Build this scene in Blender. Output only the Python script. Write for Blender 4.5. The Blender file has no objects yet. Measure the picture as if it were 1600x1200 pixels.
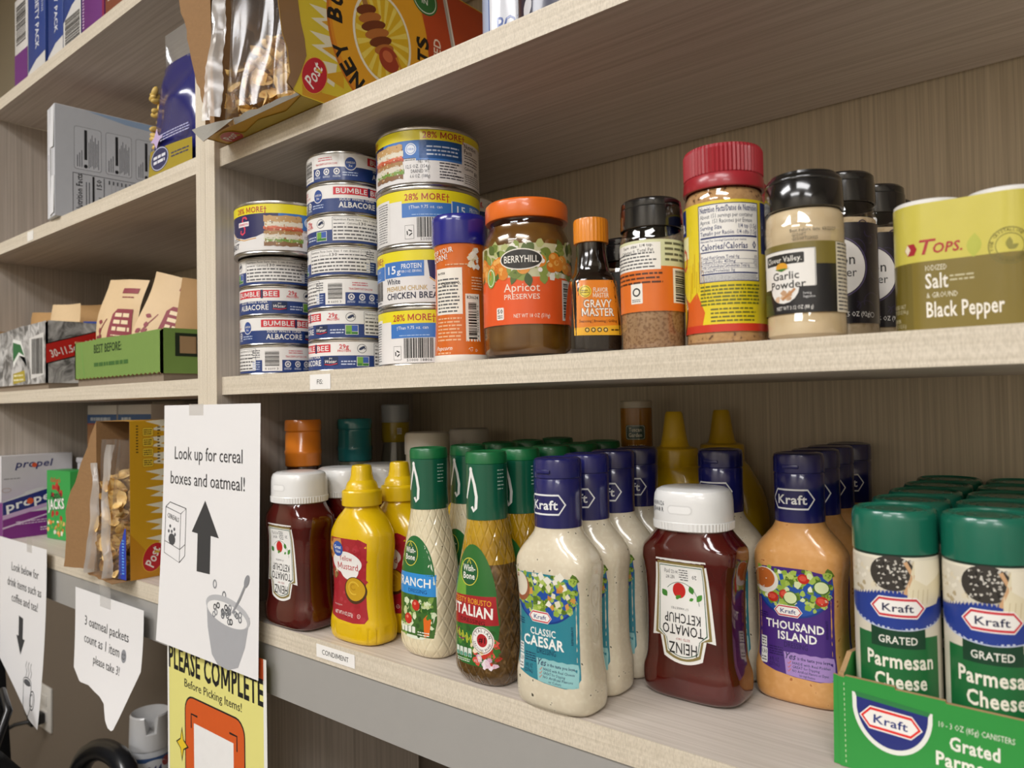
import bpy, bmesh, math, random
from math import sin, cos, pi, radians, sqrt, atan2
from mathutils import Vector, Matrix
from mathutils.geometry import tessellate_polygon

SC = bpy.context.scene
COL = SC.collection

# ------------------------------------------------------------------ camera
YAW, PITCH, ROLL = radians(-39.1882), radians(1.3594), radians(-1.0987)
FPX = 1161.65
fwd = Vector((sin(YAW)*cos(PITCH), cos(YAW)*cos(PITCH), sin(PITCH)))
rt0 = Vector((cos(YAW), -sin(YAW), 0)); up0 = rt0.cross(fwd)
right = cos(ROLL)*rt0 + sin(ROLL)*up0
up = cos(ROLL)*up0 - sin(ROLL)*rt0
cd = bpy.data.cameras.new('camera'); cam = bpy.data.objects.new('camera', cd); COL.objects.link(cam)
cam.matrix_world = Matrix(((right.x, up.x, -fwd.x, .7785), (right.y, up.y, -fwd.y, -.4339),
                           (right.z, up.z, -fwd.z, -.0168), (0, 0, 0, 1)))
cd.sensor_width = 36; cd.sensor_fit = 'HORIZONTAL'; cd.lens = FPX*36/1600
cd.clip_start = .02; cd.clip_end = 50
cd.dof.use_dof = True; cd.dof.focus_distance = .66; cd.dof.aperture_fstop = 9.0
SC.camera = cam

# ------------------------------------------------------------------ exposure and ambient
vs = SC.view_settings
SC.display_settings.display_device = 'sRGB'
vs.view_transform = 'Standard'; vs.look = 'None'; vs.gamma = 1.0; vs.use_curve_mapping = False
vs.exposure = EXPOSURE = 0.0
W = bpy.data.worlds.new('world'); SC.world = W; W.use_nodes = True
W.node_tree.nodes['Background'].inputs[0].default_value = (.9, .93, 1, 1)
W.node_tree.nodes['Background'].inputs[1].default_value = .03

# ------------------------------------------------------------------ ceiling lamps of the room
LAMPS = [(1.15, -1.5), (-.65, -1.5), (2.3, -2.6), (.3, -2.6)]
LAMP_Z = 1.33; LAMP_W = 30
def lamp_light(x, y, parent):
    l = bpy.data.lights.new('lamp_light', 'AREA'); l.shape = 'RECTANGLE'; l.size = 1.14; l.size_y = .54
    l.energy = LAMP_W*(1.22 if parent.location.x < 0 else .96); l.color = (1.0, .985, .985)
    o = bpy.data.objects.new('lamp_light', l); COL.objects.link(o)
    o.parent = parent; o.location = (0, 0, -.02)
    return o

# ------------------------------------------------------------------ materials
def lin(c): return c/12.92 if c <= .04045 else ((c+.055)/1.055)**2.4
def rgb(h):
    if not isinstance(h, str): return tuple(h)
    h = h.lstrip('#')
    if len(h) == 3: h = ''.join(q*2 for q in h)
    return tuple(lin(int(h[i:i+2], 16)/255) for i in (0, 2, 4))
def mat_new(name):
    m = bpy.data.materials.new(name); m.use_nodes = True
    return m, m.node_tree, m.node_tree.nodes['Principled BSDF']
_ink = {}
def ink(c, rough=.42, coat=0.0, metal=0.0):
    """flat printed colour with the faint unevenness of print"""
    k = (c, rough, coat, metal)
    if k in _ink: return _ink[k]
    m, nt, b = mat_new('print_' + str(c).strip('#'))
    r = rgb(c)
    tc = nt.nodes.new('ShaderNodeTexCoord'); no = nt.nodes.new('ShaderNodeTexNoise')
    no.inputs['Scale'].default_value = 90; nt.links.new(tc.outputs['Object'], no.inputs['Vector'])
    mx = nt.nodes.new('ShaderNodeMix'); mx.data_type = 'RGBA'
    mx.inputs['A'].default_value = (*[v*.94 for v in r], 1); mx.inputs['B'].default_value = (*r, 1)
    nt.links.new(no.outputs['Fac'], mx.inputs['Factor'])
    nt.links.new(mx.outputs['Result'], b.inputs['Base Color'])
    b.inputs['Roughness'].default_value = rough; b.inputs['Metallic'].default_value = metal
    b.inputs['Coat Weight'].default_value = coat; b.inputs['Coat Roughness'].default_value = .06
    _ink[k] = m
    return m
_pl = {}
def plastic(c, rough=.32, coat=.0, bump=0.0, bscale=60, sss=0.0, spec=.5):
    k = ('p', c, rough, coat, bump, bscale, sss, spec)
    if k in _pl: return _pl[k]
    m, nt, b = mat_new('plastic_' + str(c).strip('#')); r = rgb(c)
    tc = nt.nodes.new('ShaderNodeTexCoord'); no = nt.nodes.new('ShaderNodeTexNoise')
    no.inputs['Scale'].default_value = bscale; nt.links.new(tc.outputs['Object'], no.inputs['Vector'])
    mx = nt.nodes.new('ShaderNodeMix'); mx.data_type = 'RGBA'
    mx.inputs['A'].default_value = (*[v*.93 for v in r], 1); mx.inputs['B'].default_value = (*r, 1)
    nt.links.new(no.outputs['Fac'], mx.inputs['Factor']); nt.links.new(mx.outputs['Result'], b.inputs['Base Color'])
    if bump:
        bp = nt.nodes.new('ShaderNodeBump'); bp.inputs['Strength'].default_value = bump; bp.inputs['Distance'].default_value = .001
        nt.links.new(no.outputs['Fac'], bp.inputs['Height']); nt.links.new(bp.outputs['Normal'], b.inputs['Normal'])
    b.inputs['Roughness'].default_value = rough; b.inputs['Specular IOR Level'].default_value = spec
    b.inputs['Coat Weight'].default_value = coat; b.inputs['Coat Roughness'].default_value = .05
    if sss:
        b.inputs['Subsurface Weight'].default_value = sss; b.inputs['Subsurface Radius'].default_value = (.006, .004, .003)
        b.inputs['Subsurface Scale'].default_value = .5
    _pl[k] = m
    return m
def speckled(c1, c2, scale=160, thr=.62, rough=.22, coat=.4, lattice=0.0, c3=None, width=.03):
    """liquid or powder with specks; lattice adds the moulded diamond pattern of the bottle"""
    k = ('s', c1, c2, scale, thr, rough, coat, lattice, c3, width)
    if k in _pl: return _pl[k]
    m, nt, b = mat_new('speckled_' + str(c1).strip('#'))
    tc = nt.nodes.new('ShaderNodeTexCoord'); no = nt.nodes.new('ShaderNodeTexNoise')
    no.inputs['Scale'].default_value = scale; no.inputs['Detail'].default_value = 1.5
    nt.links.new(tc.outputs['Object'], no.inputs['Vector'])
    cr = nt.nodes.new('ShaderNodeValToRGB'); e = cr.color_ramp.elements
    e[0].position = thr; e[0].color = (*rgb(c1), 1); e[1].position = thr+width; e[1].color = (*rgb(c2), 1)
    if c3:
        x = e.new(max(.0, thr-.25)); x.color = (*rgb(c3), 1)
    nt.links.new(no.outputs['Fac'], cr.inputs['Fac']); nt.links.new(cr.outputs['Color'], b.inputs['Base Color'])
    b.inputs['Roughness'].default_value = rough; b.inputs['Coat Weight'].default_value = coat; b.inputs['Coat Roughness'].default_value = .05
    if lattice:
        hs = []
        for s in (1, -1):
            sep = nt.nodes.new('ShaderNodeSeparateXYZ'); nt.links.new(tc.outputs['Object'], sep.inputs[0])
            # angle around the bottle times a radius, plus or minus height
            at = nt.nodes.new('ShaderNodeMath'); at.operation = 'ARCTAN2'
            nt.links.new(sep.outputs['Y'], at.inputs[0]); nt.links.new(sep.outputs['X'], at.inputs[1])
            ma = nt.nodes.new('ShaderNodeMath'); ma.operation = 'MULTIPLY_ADD'; ma.inputs[1].default_value = s*16/(2*pi)*1.0
            zz = nt.nodes.new('ShaderNodeMath'); zz.operation = 'MULTIPLY'; zz.inputs[1].default_value = lattice
            nt.links.new(sep.outputs['Z'], zz.inputs[0]); nt.links.new(at.outputs[0], ma.inputs[0]); nt.links.new(zz.outputs[0], ma.inputs[2])
            fr = nt.nodes.new('ShaderNodeMath'); fr.operation = 'PINGPONG'; fr.inputs[1].default_value = .5
            nt.links.new(ma.outputs[0], fr.inputs[0]); hs.append(fr)
        mn = nt.nodes.new('ShaderNodeMath'); mn.operation = 'MINIMUM'
        nt.links.new(hs[0].outputs[0], mn.inputs[0]); nt.links.new(hs[1].outputs[0], mn.inputs[1])
        mr = nt.nodes.new('ShaderNodeMapRange'); mr.inputs['From Max'].default_value = .16; nt.links.new(mn.outputs[0], mr.inputs['Value'])
        bp = nt.nodes.new('ShaderNodeBump'); bp.inputs['Strength'].default_value = .45; bp.inputs['Distance'].default_value = .0009
        nt.links.new(mr.outputs[0], bp.inputs['Height']); nt.links.new(bp.outputs['Normal'], b.inputs['Normal'])
        nt.links.new(bp.outputs['Normal'], b.inputs['Coat Normal'])
    _pl[k] = m
    return m
def metal(c='#b9b6b0', rough=.28):
    m = ink(c, rough, 0.0, 1.0); return m
def clear(tint=(1, 1, 1), gloss=.10, rough=.04, milk=0.0, fold=0.0):
    """thin clear film or glass wall: mostly see-through, glossy towards grazing angles"""
    k = ('c', tint, gloss, rough, milk, fold)
    if k in _pl: return _pl[k]
    m = bpy.data.materials.new('clear_film'); m.use_nodes = True; nt = m.node_tree; nt.nodes.clear()
    out = nt.nodes.new('ShaderNodeOutputMaterial'); tr = nt.nodes.new('ShaderNodeBsdfTransparent'); tr.inputs[0].default_value = (*tint, 1)
    gl = nt.nodes.new('ShaderNodeBsdfGlossy'); gl.inputs['Roughness'].default_value = rough
    lw = nt.nodes.new('ShaderNodeLayerWeight'); lw.inputs[0].default_value = .25
    mr = nt.nodes.new('ShaderNodeMapRange'); mr.inputs['To Min'].default_value = gloss; mr.inputs['To Max'].default_value = .45
    nt.links.new(lw.outputs['Fresnel'], mr.inputs['Value'])
    mx = nt.nodes.new('ShaderNodeMixShader'); nt.links.new(mr.outputs[0], mx.inputs[0])
    nt.links.new(tr.outputs[0], mx.inputs[1]); nt.links.new(gl.outputs[0], mx.inputs[2])
    last = mx
    if milk:
        df = nt.nodes.new('ShaderNodeBsdfTranslucent'); df.inputs[0].default_value = (.9, .88, .85, 1)
        d2 = nt.nodes.new('ShaderNodeBsdfDiffuse'); d2.inputs[0].default_value = (.9, .88, .85, 1)
        ad = nt.nodes.new('ShaderNodeMixShader'); ad.inputs[0].default_value = .5
        nt.links.new(df.outputs[0], ad.inputs[1]); nt.links.new(d2.outputs[0], ad.inputs[2])
        m2 = nt.nodes.new('ShaderNodeMixShader'); m2.inputs[0].default_value = milk
        nt.links.new(mx.outputs[0], m2.inputs[1]); nt.links.new(ad.outputs[0], m2.inputs[2]); last = m2
    if fold:
        tc = nt.nodes.new('ShaderNodeTexCoord'); no = nt.nodes.new('ShaderNodeTexNoise'); no.inputs['Scale'].default_value = fold
        no.inputs['Detail'].default_value = 3
        nt.links.new(tc.outputs['Object'], no.inputs['Vector'])
        bp = nt.nodes.new('ShaderNodeBump'); bp.inputs['Distance'].default_value = .01; bp.inputs['Strength'].default_value = .9
        nt.links.new(no.outputs['Fac'], bp.inputs['Height']); nt.links.new(bp.outputs['Normal'], gl.inputs['Normal']); nt.links.new(bp.outputs['Normal'], lw.inputs['Normal'])
    nt.links.new(last.outputs[0], out.inputs[0])
    _pl[k] = m
    return m
def laminate(name, base, dark, axis, scale=260, rough=.5, cross=0.0, amt=(.35, .7)):
    """wood-grain laminate whose fine streaks run along the given axis"""
    m, nt, b = mat_new(name)
    tc = nt.nodes.new('ShaderNodeTexCoord'); mp = nt.nodes.new('ShaderNodeMapping')
    s = [scale]*3; s['xyz'.index(axis)] = scale*.012
    mp.inputs['Scale'].default_value = s; nt.links.new(tc.outputs['Object'], mp.inputs['Vector'])
    no = nt.nodes.new('ShaderNodeTexNoise'); no.inputs['Scale'].default_value = 1; no.inputs['Detail'].default_value = 3; no.inputs['Roughness'].default_value = .65
    nt.links.new(mp.outputs[0], no.inputs['Vector'])
    cr = nt.nodes.new('ShaderNodeValToRGB'); e = cr.color_ramp.elements
    e[0].position = amt[0]; e[0].color = (*rgb(dark), 1); e[1].position = amt[1]; e[1].color = (*rgb(base), 1)
    nt.links.new(no.outputs['Fac'], cr.inputs['Fac']); src = cr.outputs['Color']
    if cross:
        mp2 = nt.nodes.new('ShaderNodeMapping'); mp2.inputs['Scale'].default_value = [1500 if a == axis else 400 for a in 'xyz']
        nt.links.new(tc.outputs['Object'], mp2.inputs['Vector'])
        n2 = nt.nodes.new('ShaderNodeTexNoise'); n2.inputs['Scale'].default_value = 1; n2.inputs['Detail'].default_value = 2
        nt.links.new(mp2.outputs[0], n2.inputs['Vector'])
        mx = nt.nodes.new('ShaderNodeMix'); mx.data_type = 'RGBA'; mx.blend_type = 'MULTIPLY'; mx.inputs['Factor'].default_value = cross
        c2 = nt.nodes.new('ShaderNodeValToRGB'); c2.color_ramp.elements[0].position = .35; c2.color_ramp.elements[0].color = (.62, .6, .56, 1)
        c2.color_ramp.elements[1].position = .6; c2.color_ramp.elements[1].color = (1, 1, 1, 1)
        nt.links.new(n2.outputs['Fac'], c2.inputs['Fac'])
        nt.links.new(src, mx.inputs['A']); nt.links.new(c2.outputs['Color'], mx.inputs['B']); src = mx.outputs['Result']
    nt.links.new(src, b.inputs['Base Color']); b.inputs['Roughness'].default_value = rough
    bp = nt.nodes.new('ShaderNodeBump'); bp.inputs['Strength'].default_value = .12; bp.inputs['Distance'].default_value = .0005
    nt.links.new(no.outputs['Fac'], bp.inputs['Height']); nt.links.new(bp.outputs['Normal'], b.inputs['Normal'])
    return m
def rough_paint(name, c, bump=.15, scale=180, rough=.8, var=.9):
    m, nt, b = mat_new(name); r = rgb(c)
    tc = nt.nodes.new('ShaderNodeTexCoord'); no = nt.nodes.new('ShaderNodeTexNoise'); no.inputs['Scale'].default_value = scale; no.inputs['Detail'].default_value = 4
    nt.links.new(tc.outputs['Object'], no.inputs['Vector'])
    mx = nt.nodes.new('ShaderNodeMix'); mx.data_type = 'RGBA'
    mx.inputs['A'].default_value = (*[v*var for v in r], 1); mx.inputs['B'].default_value = (*r, 1)
    nt.links.new(no.outputs['Fac'], mx.inputs['Factor']); nt.links.new(mx.outputs['Result'], b.inputs['Base Color'])
    bp = nt.nodes.new('ShaderNodeBump'); bp.inputs['Strength'].default_value = bump; bp.inputs['Distance'].default_value = .002
    nt.links.new(no.outputs['Fac'], bp.inputs['Height']); nt.links.new(bp.outputs['Normal'], b.inputs['Normal'])
    b.inputs['Roughness'].default_value = rough
    return m

# ------------------------------------------------------------------ objects
def thing(name, label, cat, loc=(0, 0, 0), rotz=0.0, group=None):
    o = bpy.data.objects.new(name, None); COL.objects.link(o)
    o.empty_display_size = .02
    o.location = loc; o.rotation_euler = (0, 0, rotz)
    tag(o, label, cat, group)
    return o
def tag(o, label, cat, group=None, kind=None):
    o['label'] = label; o['category'] = cat
    if group: o['group'] = group
    if kind: o['kind'] = kind
    return o
def mk(name, bm, mats, parent=None, angle=35, weld=True):
    if weld: bmesh.ops.remove_doubles(bm, verts=bm.verts, dist=1e-6)
    me = bpy.data.meshes.new(name)
    bmesh.ops.recalc_face_normals(bm, faces=bm.faces) if weld else None
    bm.to_mesh(me); bm.free()
    for m in (mats if isinstance(mats, (list, tuple)) else [mats]): me.materials.append(m)
    if angle:
        me.polygons.foreach_set('use_smooth', [True]*len(me.polygons))
        me.set_sharp_from_angle(angle=radians(angle))
    o = bpy.data.objects.new(name, me); COL.objects.link(o)
    if parent: o.parent = parent
    return o
def kids(o): return [c for c in COL.objects if c.parent == o]
def dup(root, loc, label=None, rotz=None, group=None):
    def rec(o, par):
        c = o.copy(); COL.objects.link(c)
        if par: c.parent = par
        for ch in list(o.children): rec(ch, c)
        return c
    r = rec(root, None); r.location = loc
    if rotz is not None: r.rotation_euler = (0, 0, rotz)
    if label: r['label'] = label
    if group: r['group'] = group
    return r
def face_cam(x, y):
    """turn that brings the local front (-y) towards where the photographer stands"""
    return atan2(-.4339 - y, .7785 - x) + pi/2

# ------------------------------------------------------------------ mesh helpers (metres)
def box(bm, x0, y0, z0, x1, y1, z1, mat=0, bev=0.0):
    v = [bm.verts.new(p) for p in ((x0,y0,z0),(x1,y0,z0),(x1,y1,z0),(x0,y1,z0),(x0,y0,z1),(x1,y0,z1),(x1,y1,z1),(x0,y1,z1))]
    fs = [bm.faces.new([v[i] for i in f]) for f in ((3,2,1,0),(4,5,6,7),(0,1,5,4),(1,2,6,5),(2,3,7,6),(3,0,4,7))]
    for f in fs: f.material_index = mat
    if bev:
        es = list({e for f in fs for e in f.edges})
        r = bmesh.ops.bevel(bm, geom=es, offset=bev, segments=2, profile=.5, affect='EDGES')
        for f in r['faces']: f.material_index = mat
    return fs
def bx(*a, **k):
    bm = bmesh.new(); box(bm, *a, **k); return bm
def lathe(bm, prof, seg=56, mat=0, mats=None, cx=0, cy=0, close=True):
    """prof: (r, z) in mm from bottom to top"""
    rings = []
    for r, z in prof:
        if r <= 1e-6: rings.append([bm.verts.new((cx, cy, z*.001))])
        else: rings.append([bm.verts.new((cx+r*.001*cos(2*pi*i/seg), cy+r*.001*sin(2*pi*i/seg), z*.001)) for i in range(seg)])
    for k in range(len(rings)-1):
        a, b = rings[k], rings[k+1]; mi = mats[k] if mats else mat
        for i in range(seg):
            j = (i+1) % seg
            if len(a) == 1 and len(b) == 1: continue
            if len(a) == 1: f = bm.faces.new((a[0], b[j], b[i]))
            elif len(b) == 1: f = bm.faces.new((a[i], a[j], b[0]))
            else: f = bm.faces.new((a[i], a[j], b[j], b[i]))
            f.material_index = mi
    return rings
def lt(prof, **k):
    bm = bmesh.new(); lathe(bm, prof, **k); return bm
def catmull(keys, k=5):
    out = []
    n = len(keys)
    for i in range(n-1):
        p0 = keys[max(i-1, 0)]; p1 = keys[i]; p2 = keys[i+1]; p3 = keys[min(i+2, n-1)]
        for s in range(k):
            t = s/k; row = [p1[0]+(p2[0]-p1[0])*t]
            for c in range(1, len(p1)):
                # monotone-ish cubic
                d1 = (p2[c]-p0[c])/(p2[0]-p0[0]) if p2[0] != p0[0] else 0
                d2 = (p3[c]-p1[c])/(p3[0]-p1[0]) if p3[0] != p1[0] else 0
                h = p2[0]-p1[0]
                if (p2[c]-p1[c])*(p1[c]-p0[c]) <= 0: d1 = 0
                if (p3[c]-p2[c])*(p2[c]-p1[c]) <= 0: d2 = 0
                v = ((2*t**3-3*t**2+1)*p1[c] + (t**3-2*t**2+t)*h*d1 + (-2*t**3+3*t**2)*p2[c] + (t**3-t**2)*h*d2)
                row.append(v)
            out.append(tuple(row))
    out.append(tuple(keys[-1]))
    return out
def sup(a, b, n, t):
    c, s = cos(t), sin(t)
    return (a*(1 if c >= 0 else -1)*abs(c)**(2/n), b*(1 if s >= 0 else -1)*abs(s)**(2/n))
def loft(bm, rings, seg=64, mat=0, cap=(True, True), mats=None):
    """rings: (z, a, b, n) in mm, super-ellipse sections"""
    R = []
    for z, a, b, n in rings:
        R.append([bm.verts.new((p[0]*.001, p[1]*.001, z*.001)) for p in (sup(a, b, n, 2*pi*i/seg) for i in range(seg))])
    for k in range(len(R)-1):
        for i in range(seg):
            j = (i+1) % seg
            f = bm.faces.new((R[k][i], R[k][j], R[k+1][j], R[k+1][i])); f.material_index = mats[k] if mats else mat
    if cap[0]: bm.faces.new(R[0][::-1]).material_index = mat
    if cap[1]: bm.faces.new(R[-1]).material_index = mats[-1] if mats else mat
    return R
class Prof:
    """interpolates super-ellipse sections so labels can follow a bottle"""
    def __init__(s, rings): s.r = rings
    def at(s, z):
        r = s.r
        if z <= r[0][0]: return r[0][1:]
        for i in range(len(r)-1):
            if r[i][0] <= z <= r[i+1][0]:
                t = (z-r[i][0])/max(1e-9, r[i+1][0]-r[i][0])
                return tuple(r[i][c]+(r[i+1][c]-r[i][c])*t for c in (1, 2, 3))
        return r[-1][1:]
    def front(s, x, z, d):
        a, b, n = s.at(z); q = min(.995, abs(x)/a)
        return Vector((x*.001, -(b*(1-q**n)**(1/n)+d)*.001, z*.001))
    def side(s, y, z, d):
        a, b, n = s.at(z); q = min(.995, abs(y)/b)
        return Vector(((a*(1-q**n)**(1/n)+d)*.001, y*.001, z*.001))
def tube(bm, pts, r, seg=8, mat=0):
    pts = [Vector(p) for p in pts]; R = []
    for i, p in enumerate(pts):
        d = (pts[min(i+1, len(pts)-1)]-pts[max(i-1, 0)]).normalized()
        u = d.cross(Vector((0, 0, 1))); u = u.normalized() if u.length > 1e-4 else Vector((1, 0, 0)); v = d.cross(u)
        R.append([bm.verts.new(p+r*(cos(2*pi*k/seg)*u+sin(2*pi*k/seg)*v)) for k in range(seg)])
    for i in range(len(R)-1):
        for k in range(seg):
            bm.faces.new((R[i][k], R[i][(k+1) % seg], R[i+1][(k+1) % seg], R[i+1][k])).material_index = mat
    bm.faces.new(R[0][::-1]); bm.faces.new(R[-1])
def sheet(bm, grid, thick=.0, mat=0):
    """grid[i][j] of points -> surface"""
    V = [[bm.verts.new(p) for p in row] for row in grid]
    for i in range(len(V)-1):
        for j in range(len(V[0])-1):
            bm.faces.new((V[i][j], V[i][j+1], V[i+1][j+1], V[i+1][j])).material_index = mat
    return V

# ------------------------------------------------------------------ printed labels (mm)
_tc = {}
def _raw(s, bold, res, shear):
    k = (s, bold, res, shear)
    if k not in _tc:
        cu = bpy.data.curves.new('t', 'FONT'); cu.body = s; cu.offset = bold*.55; cu.space_character = 1+bold*1.6; cu.resolution_u = res; cu.shear = shear
        ob = bpy.data.objects.new('t', cu); me = ob.to_mesh()
        vs_ = [(v.co.x, v.co.y) for v in me.vertices]; fs = [tuple(p.vertices) for p in me.polygons]
        ob.to_mesh_clear(); bpy.data.objects.remove(ob); bpy.data.curves.remove(cu)
        _tc[k] = (vs_, fs)
    return _tc[k]
def _xmin(s, bold): return min(v[0] for v in _raw(s, bold, 1, 0)[0])
def _letter_m(w, t):
    """a broad open capital M, drawn from four strokes"""
    h = .70; d = t*1.12; c = w/2
    V = [(0, 0), (t, 0), (t, h), (0, h), (w-t, 0), (w, 0), (w, h), (w-t, h),
         (0, h), (d, h), (c+d/2, .12), (c-d/2, .12), (w-d, h), (w, h)]
    return V, [(0, 1, 2, 3), (4, 5, 6, 7), (8, 11, 10, 9), (12, 11, 10, 13)]
def glyphs(s, bold, res, shear):
    if 'M' not in s: return _raw(s, bold, res, shear)
    k = ('m', s, bold, res, shear)
    if k not in _tc:
        vs_, fs, x = [], [], 0.0
        i0 = _xmin('I', bold)
        parts = []; run = ''
        for ch in s:
            if ch == 'M': parts += [run, 'M']; run = ''
            else: run += ch
        parts.append(run)
        for p in parts:
            if p == 'M':
                w, t = .74+bold, .095+bold*1.0; V, F = _letter_m(w, t); V = [(a+.07+b*shear, b) for a, b in V]; adv = w+.14+bold
            elif p:
                V, F = _raw(p, bold, res, shear); adv = _xmin(p+'I', bold)*0+max(v[0] for v in _raw(p+'I', bold, 1, 0)[0])-max(v[0] for v in _raw('I', bold, 1, 0)[0])
            else: continue
            o = len(vs_); vs_ += [(a+x, b) for a, b in V]; fs += [tuple(q+o for q in f) for f in F]; x += adv
        _tc[k] = (vs_, fs)
    return _tc[k]
class Lab:
    def __init__(s, rough=.4, coat=0.0): s.f = []; s.rough = rough; s.coat = coat
    def tris(s, vs_, fs, col, l): s.f.append((col, l, vs_, fs)); return s
    def poly(s, pts, col, l=1):
        pts = [tuple(p) for p in pts]
        t = tessellate_polygon([[Vector((p[0], p[1], 0)) for p in pts]])
        return s.tris(pts, [tuple(q) for q in t], col, l)
    def rect(s, x0, y0, x1, y1, col, l=1): return s.tris([(x0,y0),(x1,y0),(x1,y1),(x0,y1)], [(0,1,2,3)], col, l)
    def ell(s, cx, cy, rx, ry, col, l=1, n=28, a0=0, a1=2*pi, rot=0):
        p = [(rx*cos(a0+(a1-a0)*i/n), ry*sin(a0+(a1-a0)*i/n)) for i in range(n + (0 if a1-a0 > 6.28 else 1))]
        return s.poly([(cx+x*cos(rot)-y*sin(rot), cy+x*sin(rot)+y*cos(rot)) for x, y in p], col, l)
    def ring(s, cx, cy, rx, ry, w, col, l=1, n=32, a0=0, a1=2*pi):
        vs_, fs = [], []
        for i in range(n+1):
            a = a0+(a1-a0)*i/n
            vs_ += [(cx+rx*cos(a), cy+ry*sin(a)), (cx+(rx-w)*cos(a), cy+(ry-w)*sin(a))]
        for i in range(n): fs.append((2*i, 2*i+2, 2*i+3, 2*i+1))
        return s.tris(vs_, fs, col, l)
    def rrect(s, x0, y0, x1, y1, r, col, l=1):
        p = []
        for cx, cy, a in ((x1-r, y0+r, -pi/2), (x1-r, y1-r, 0), (x0+r, y1-r, pi/2), (x0+r, y0+r, pi)):
            p += [(cx+r*cos(a+pi/2*i/5), cy+r*sin(a+pi/2*i/5)) for i in range(6)]
        return s.poly(p, col, l)
    def frame(s, x0, y0, x1, y1, w, col, l=1):
        s.rect(x0, y0, x1, y0+w, col, l); s.rect(x0, y1-w, x1, y1, col, l); s.rect(x0, y0+w, x0+w, y1-w, col, l); return s.rect(x1-w, y0+w, x1, y1-w, col, l)
    def line(s, pts, w, col, l=1):
        n = len(pts); L = []
        for i, p in enumerate(pts):
            a = pts[max(i-1, 0)]; b = pts[min(i+1, n-1)]
            d = Vector((b[0]-a[0], b[1]-a[1])); d = d.normalized() if d.length > 0 else Vector((1, 0))
            L += [(p[0]-d.y*w/2, p[1]+d.x*w/2), (p[0]+d.y*w/2, p[1]-d.x*w/2)]
        return s.tris(L, [(2*i, 2*i+1, 2*i+3, 2*i+2) for i in range(n-1)], col, l)
    def text(s, t, x, y, h, col, w=None, al='c', l=2, bold=.0, rot=0, res=2, shear=0, arc=None, hcap=None):
        """h: height of a capital; w: width the whole line is fitted to; arc=(radius, start angle) bends the baseline"""
        vs_, fs = glyphs(t, bold, res, shear)
        if not vs_: return s
        x0 = min(v[0] for v in vs_); x1 = max(v[0] for v in vs_)
        sy = h/.70; sx = w/(x1-x0) if w else sy*.92
        ww = (x1-x0)*sx; off = {'c': -ww/2, 'l': 0, 'r': -ww}[al]
        out = []
        for vx, vy in vs_:
            px, py = (vx-x0)*sx+off, vy*sy
            if arc:
                R = arc; a = px/R; px, py = (R+py)*sin(a), (R+py)*cos(a)-R
            if rot: px, py = px*cos(rot)-py*sin(rot), px*sin(rot)+py*cos(rot)
            out.append((x+px, y+py))
        return s.tris(out, fs, col, l)
    def micro(s, x0, y0, x1, y1, rows, col, l=2, seed=1, fill=.42, rag=.1, vert=False):
        """lines of print too small to read"""
        r = random.Random(seed); hgt = (y1-y0)/rows; col = {'#333': '#5c5c5e', '#222': '#505052', '#444': '#66666a', '#2b2b2b': '#57575a', '#4a4a4a': '#6c6c70'}.get(col, col)
        for i in range(rows):
            y = y1-(i+.5)*hgt; x = x0; xe = x1-(x1-x0)*rag*r.random()
            while x < xe-.3:
                q = min(xe-x, hgt*r.uniform(.5, 2.2)); s.rect(x, y-hgt*fill/2, x+q, y+hgt*fill/2, col, l); x += q+hgt*.28
        return s
    def bars(s, x0, y0, x1, y1, col='#1c1c1c', l=2, seed=3, vert=True):
        r = random.Random(seed); L = (x1-x0) if vert else (y1-y0); p = 0; m = L/62
        while p < L-m:
            q = m*r.choice((1, 1, 2, 3))
            if p+q > L: break
            if vert: s.rect(x0+p, y0, x0+p+q, y1, col, l)
            else: s.rect(x0, y0+p, x1, y0+p+q, col, l)
            p += q+m*r.choice((1, 1, 2))
        return s
    def blobs(s, x0, y0, x1, y1, n, cols, rmin, rmax, l=2, seed=1, inside=None, k=6):
        r = random.Random(seed)
        for i in range(n):
            x, y = r.uniform(x0, x1), r.uniform(y0, y1)
            if inside and not inside(x, y): continue
            R = r.uniform(rmin, rmax); a = r.random()*6
            p = [(x+R*r.uniform(.5, 1.1)*cos(a+2*pi*q/k), y+R*r.uniform(.5, 1.1)*sin(a+2*pi*q/k)) for q in range(k)]
            s.poly(p, r.choice(cols), l + (i % 4)*.25)
        return s
    def leaf(s, x, y, L, w, rot, col, l=3):
        p = [(L*t, w*sin(pi*t)) for t in [i/6 for i in range(7)]]+[(L*t, -w*sin(pi*t)) for t in [i/6 for i in range(5, 0, -1)]]
        return s.poly([(x+a*cos(rot)-b*sin(rot), y+a*sin(rot)+b*cos(rot)) for a, b in p], col, l)
    def build(s, name, fn, parent, gx=4.0, gy=0, eps=.09, clip=None, base=.12):
        """fn(x, y, d) maps label mm (and lift d mm) to metres"""
        bm = bmesh.new(); cols = []; lay = bm.verts.layers.float.new('lift')
        for col, l, vs_, fs in s.f:
            if col not in cols: cols.append(col)
            V = [bm.verts.new((p[0], p[1], 0)) for p in vs_]
            for v in V: v[lay] = base+l*eps
            for f in fs:
                try: bm.faces.new([V[i] for i in f]).material_index = cols.index(col)
                except ValueError: pass
        if clip:
            for (co, no) in clip:
                bmesh.ops.bisect_plane(bm, geom=bm.verts[:]+bm.edges[:]+bm.faces[:], plane_co=(*co, 0), plane_no=(*no, 0), clear_outer=True)
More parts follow.
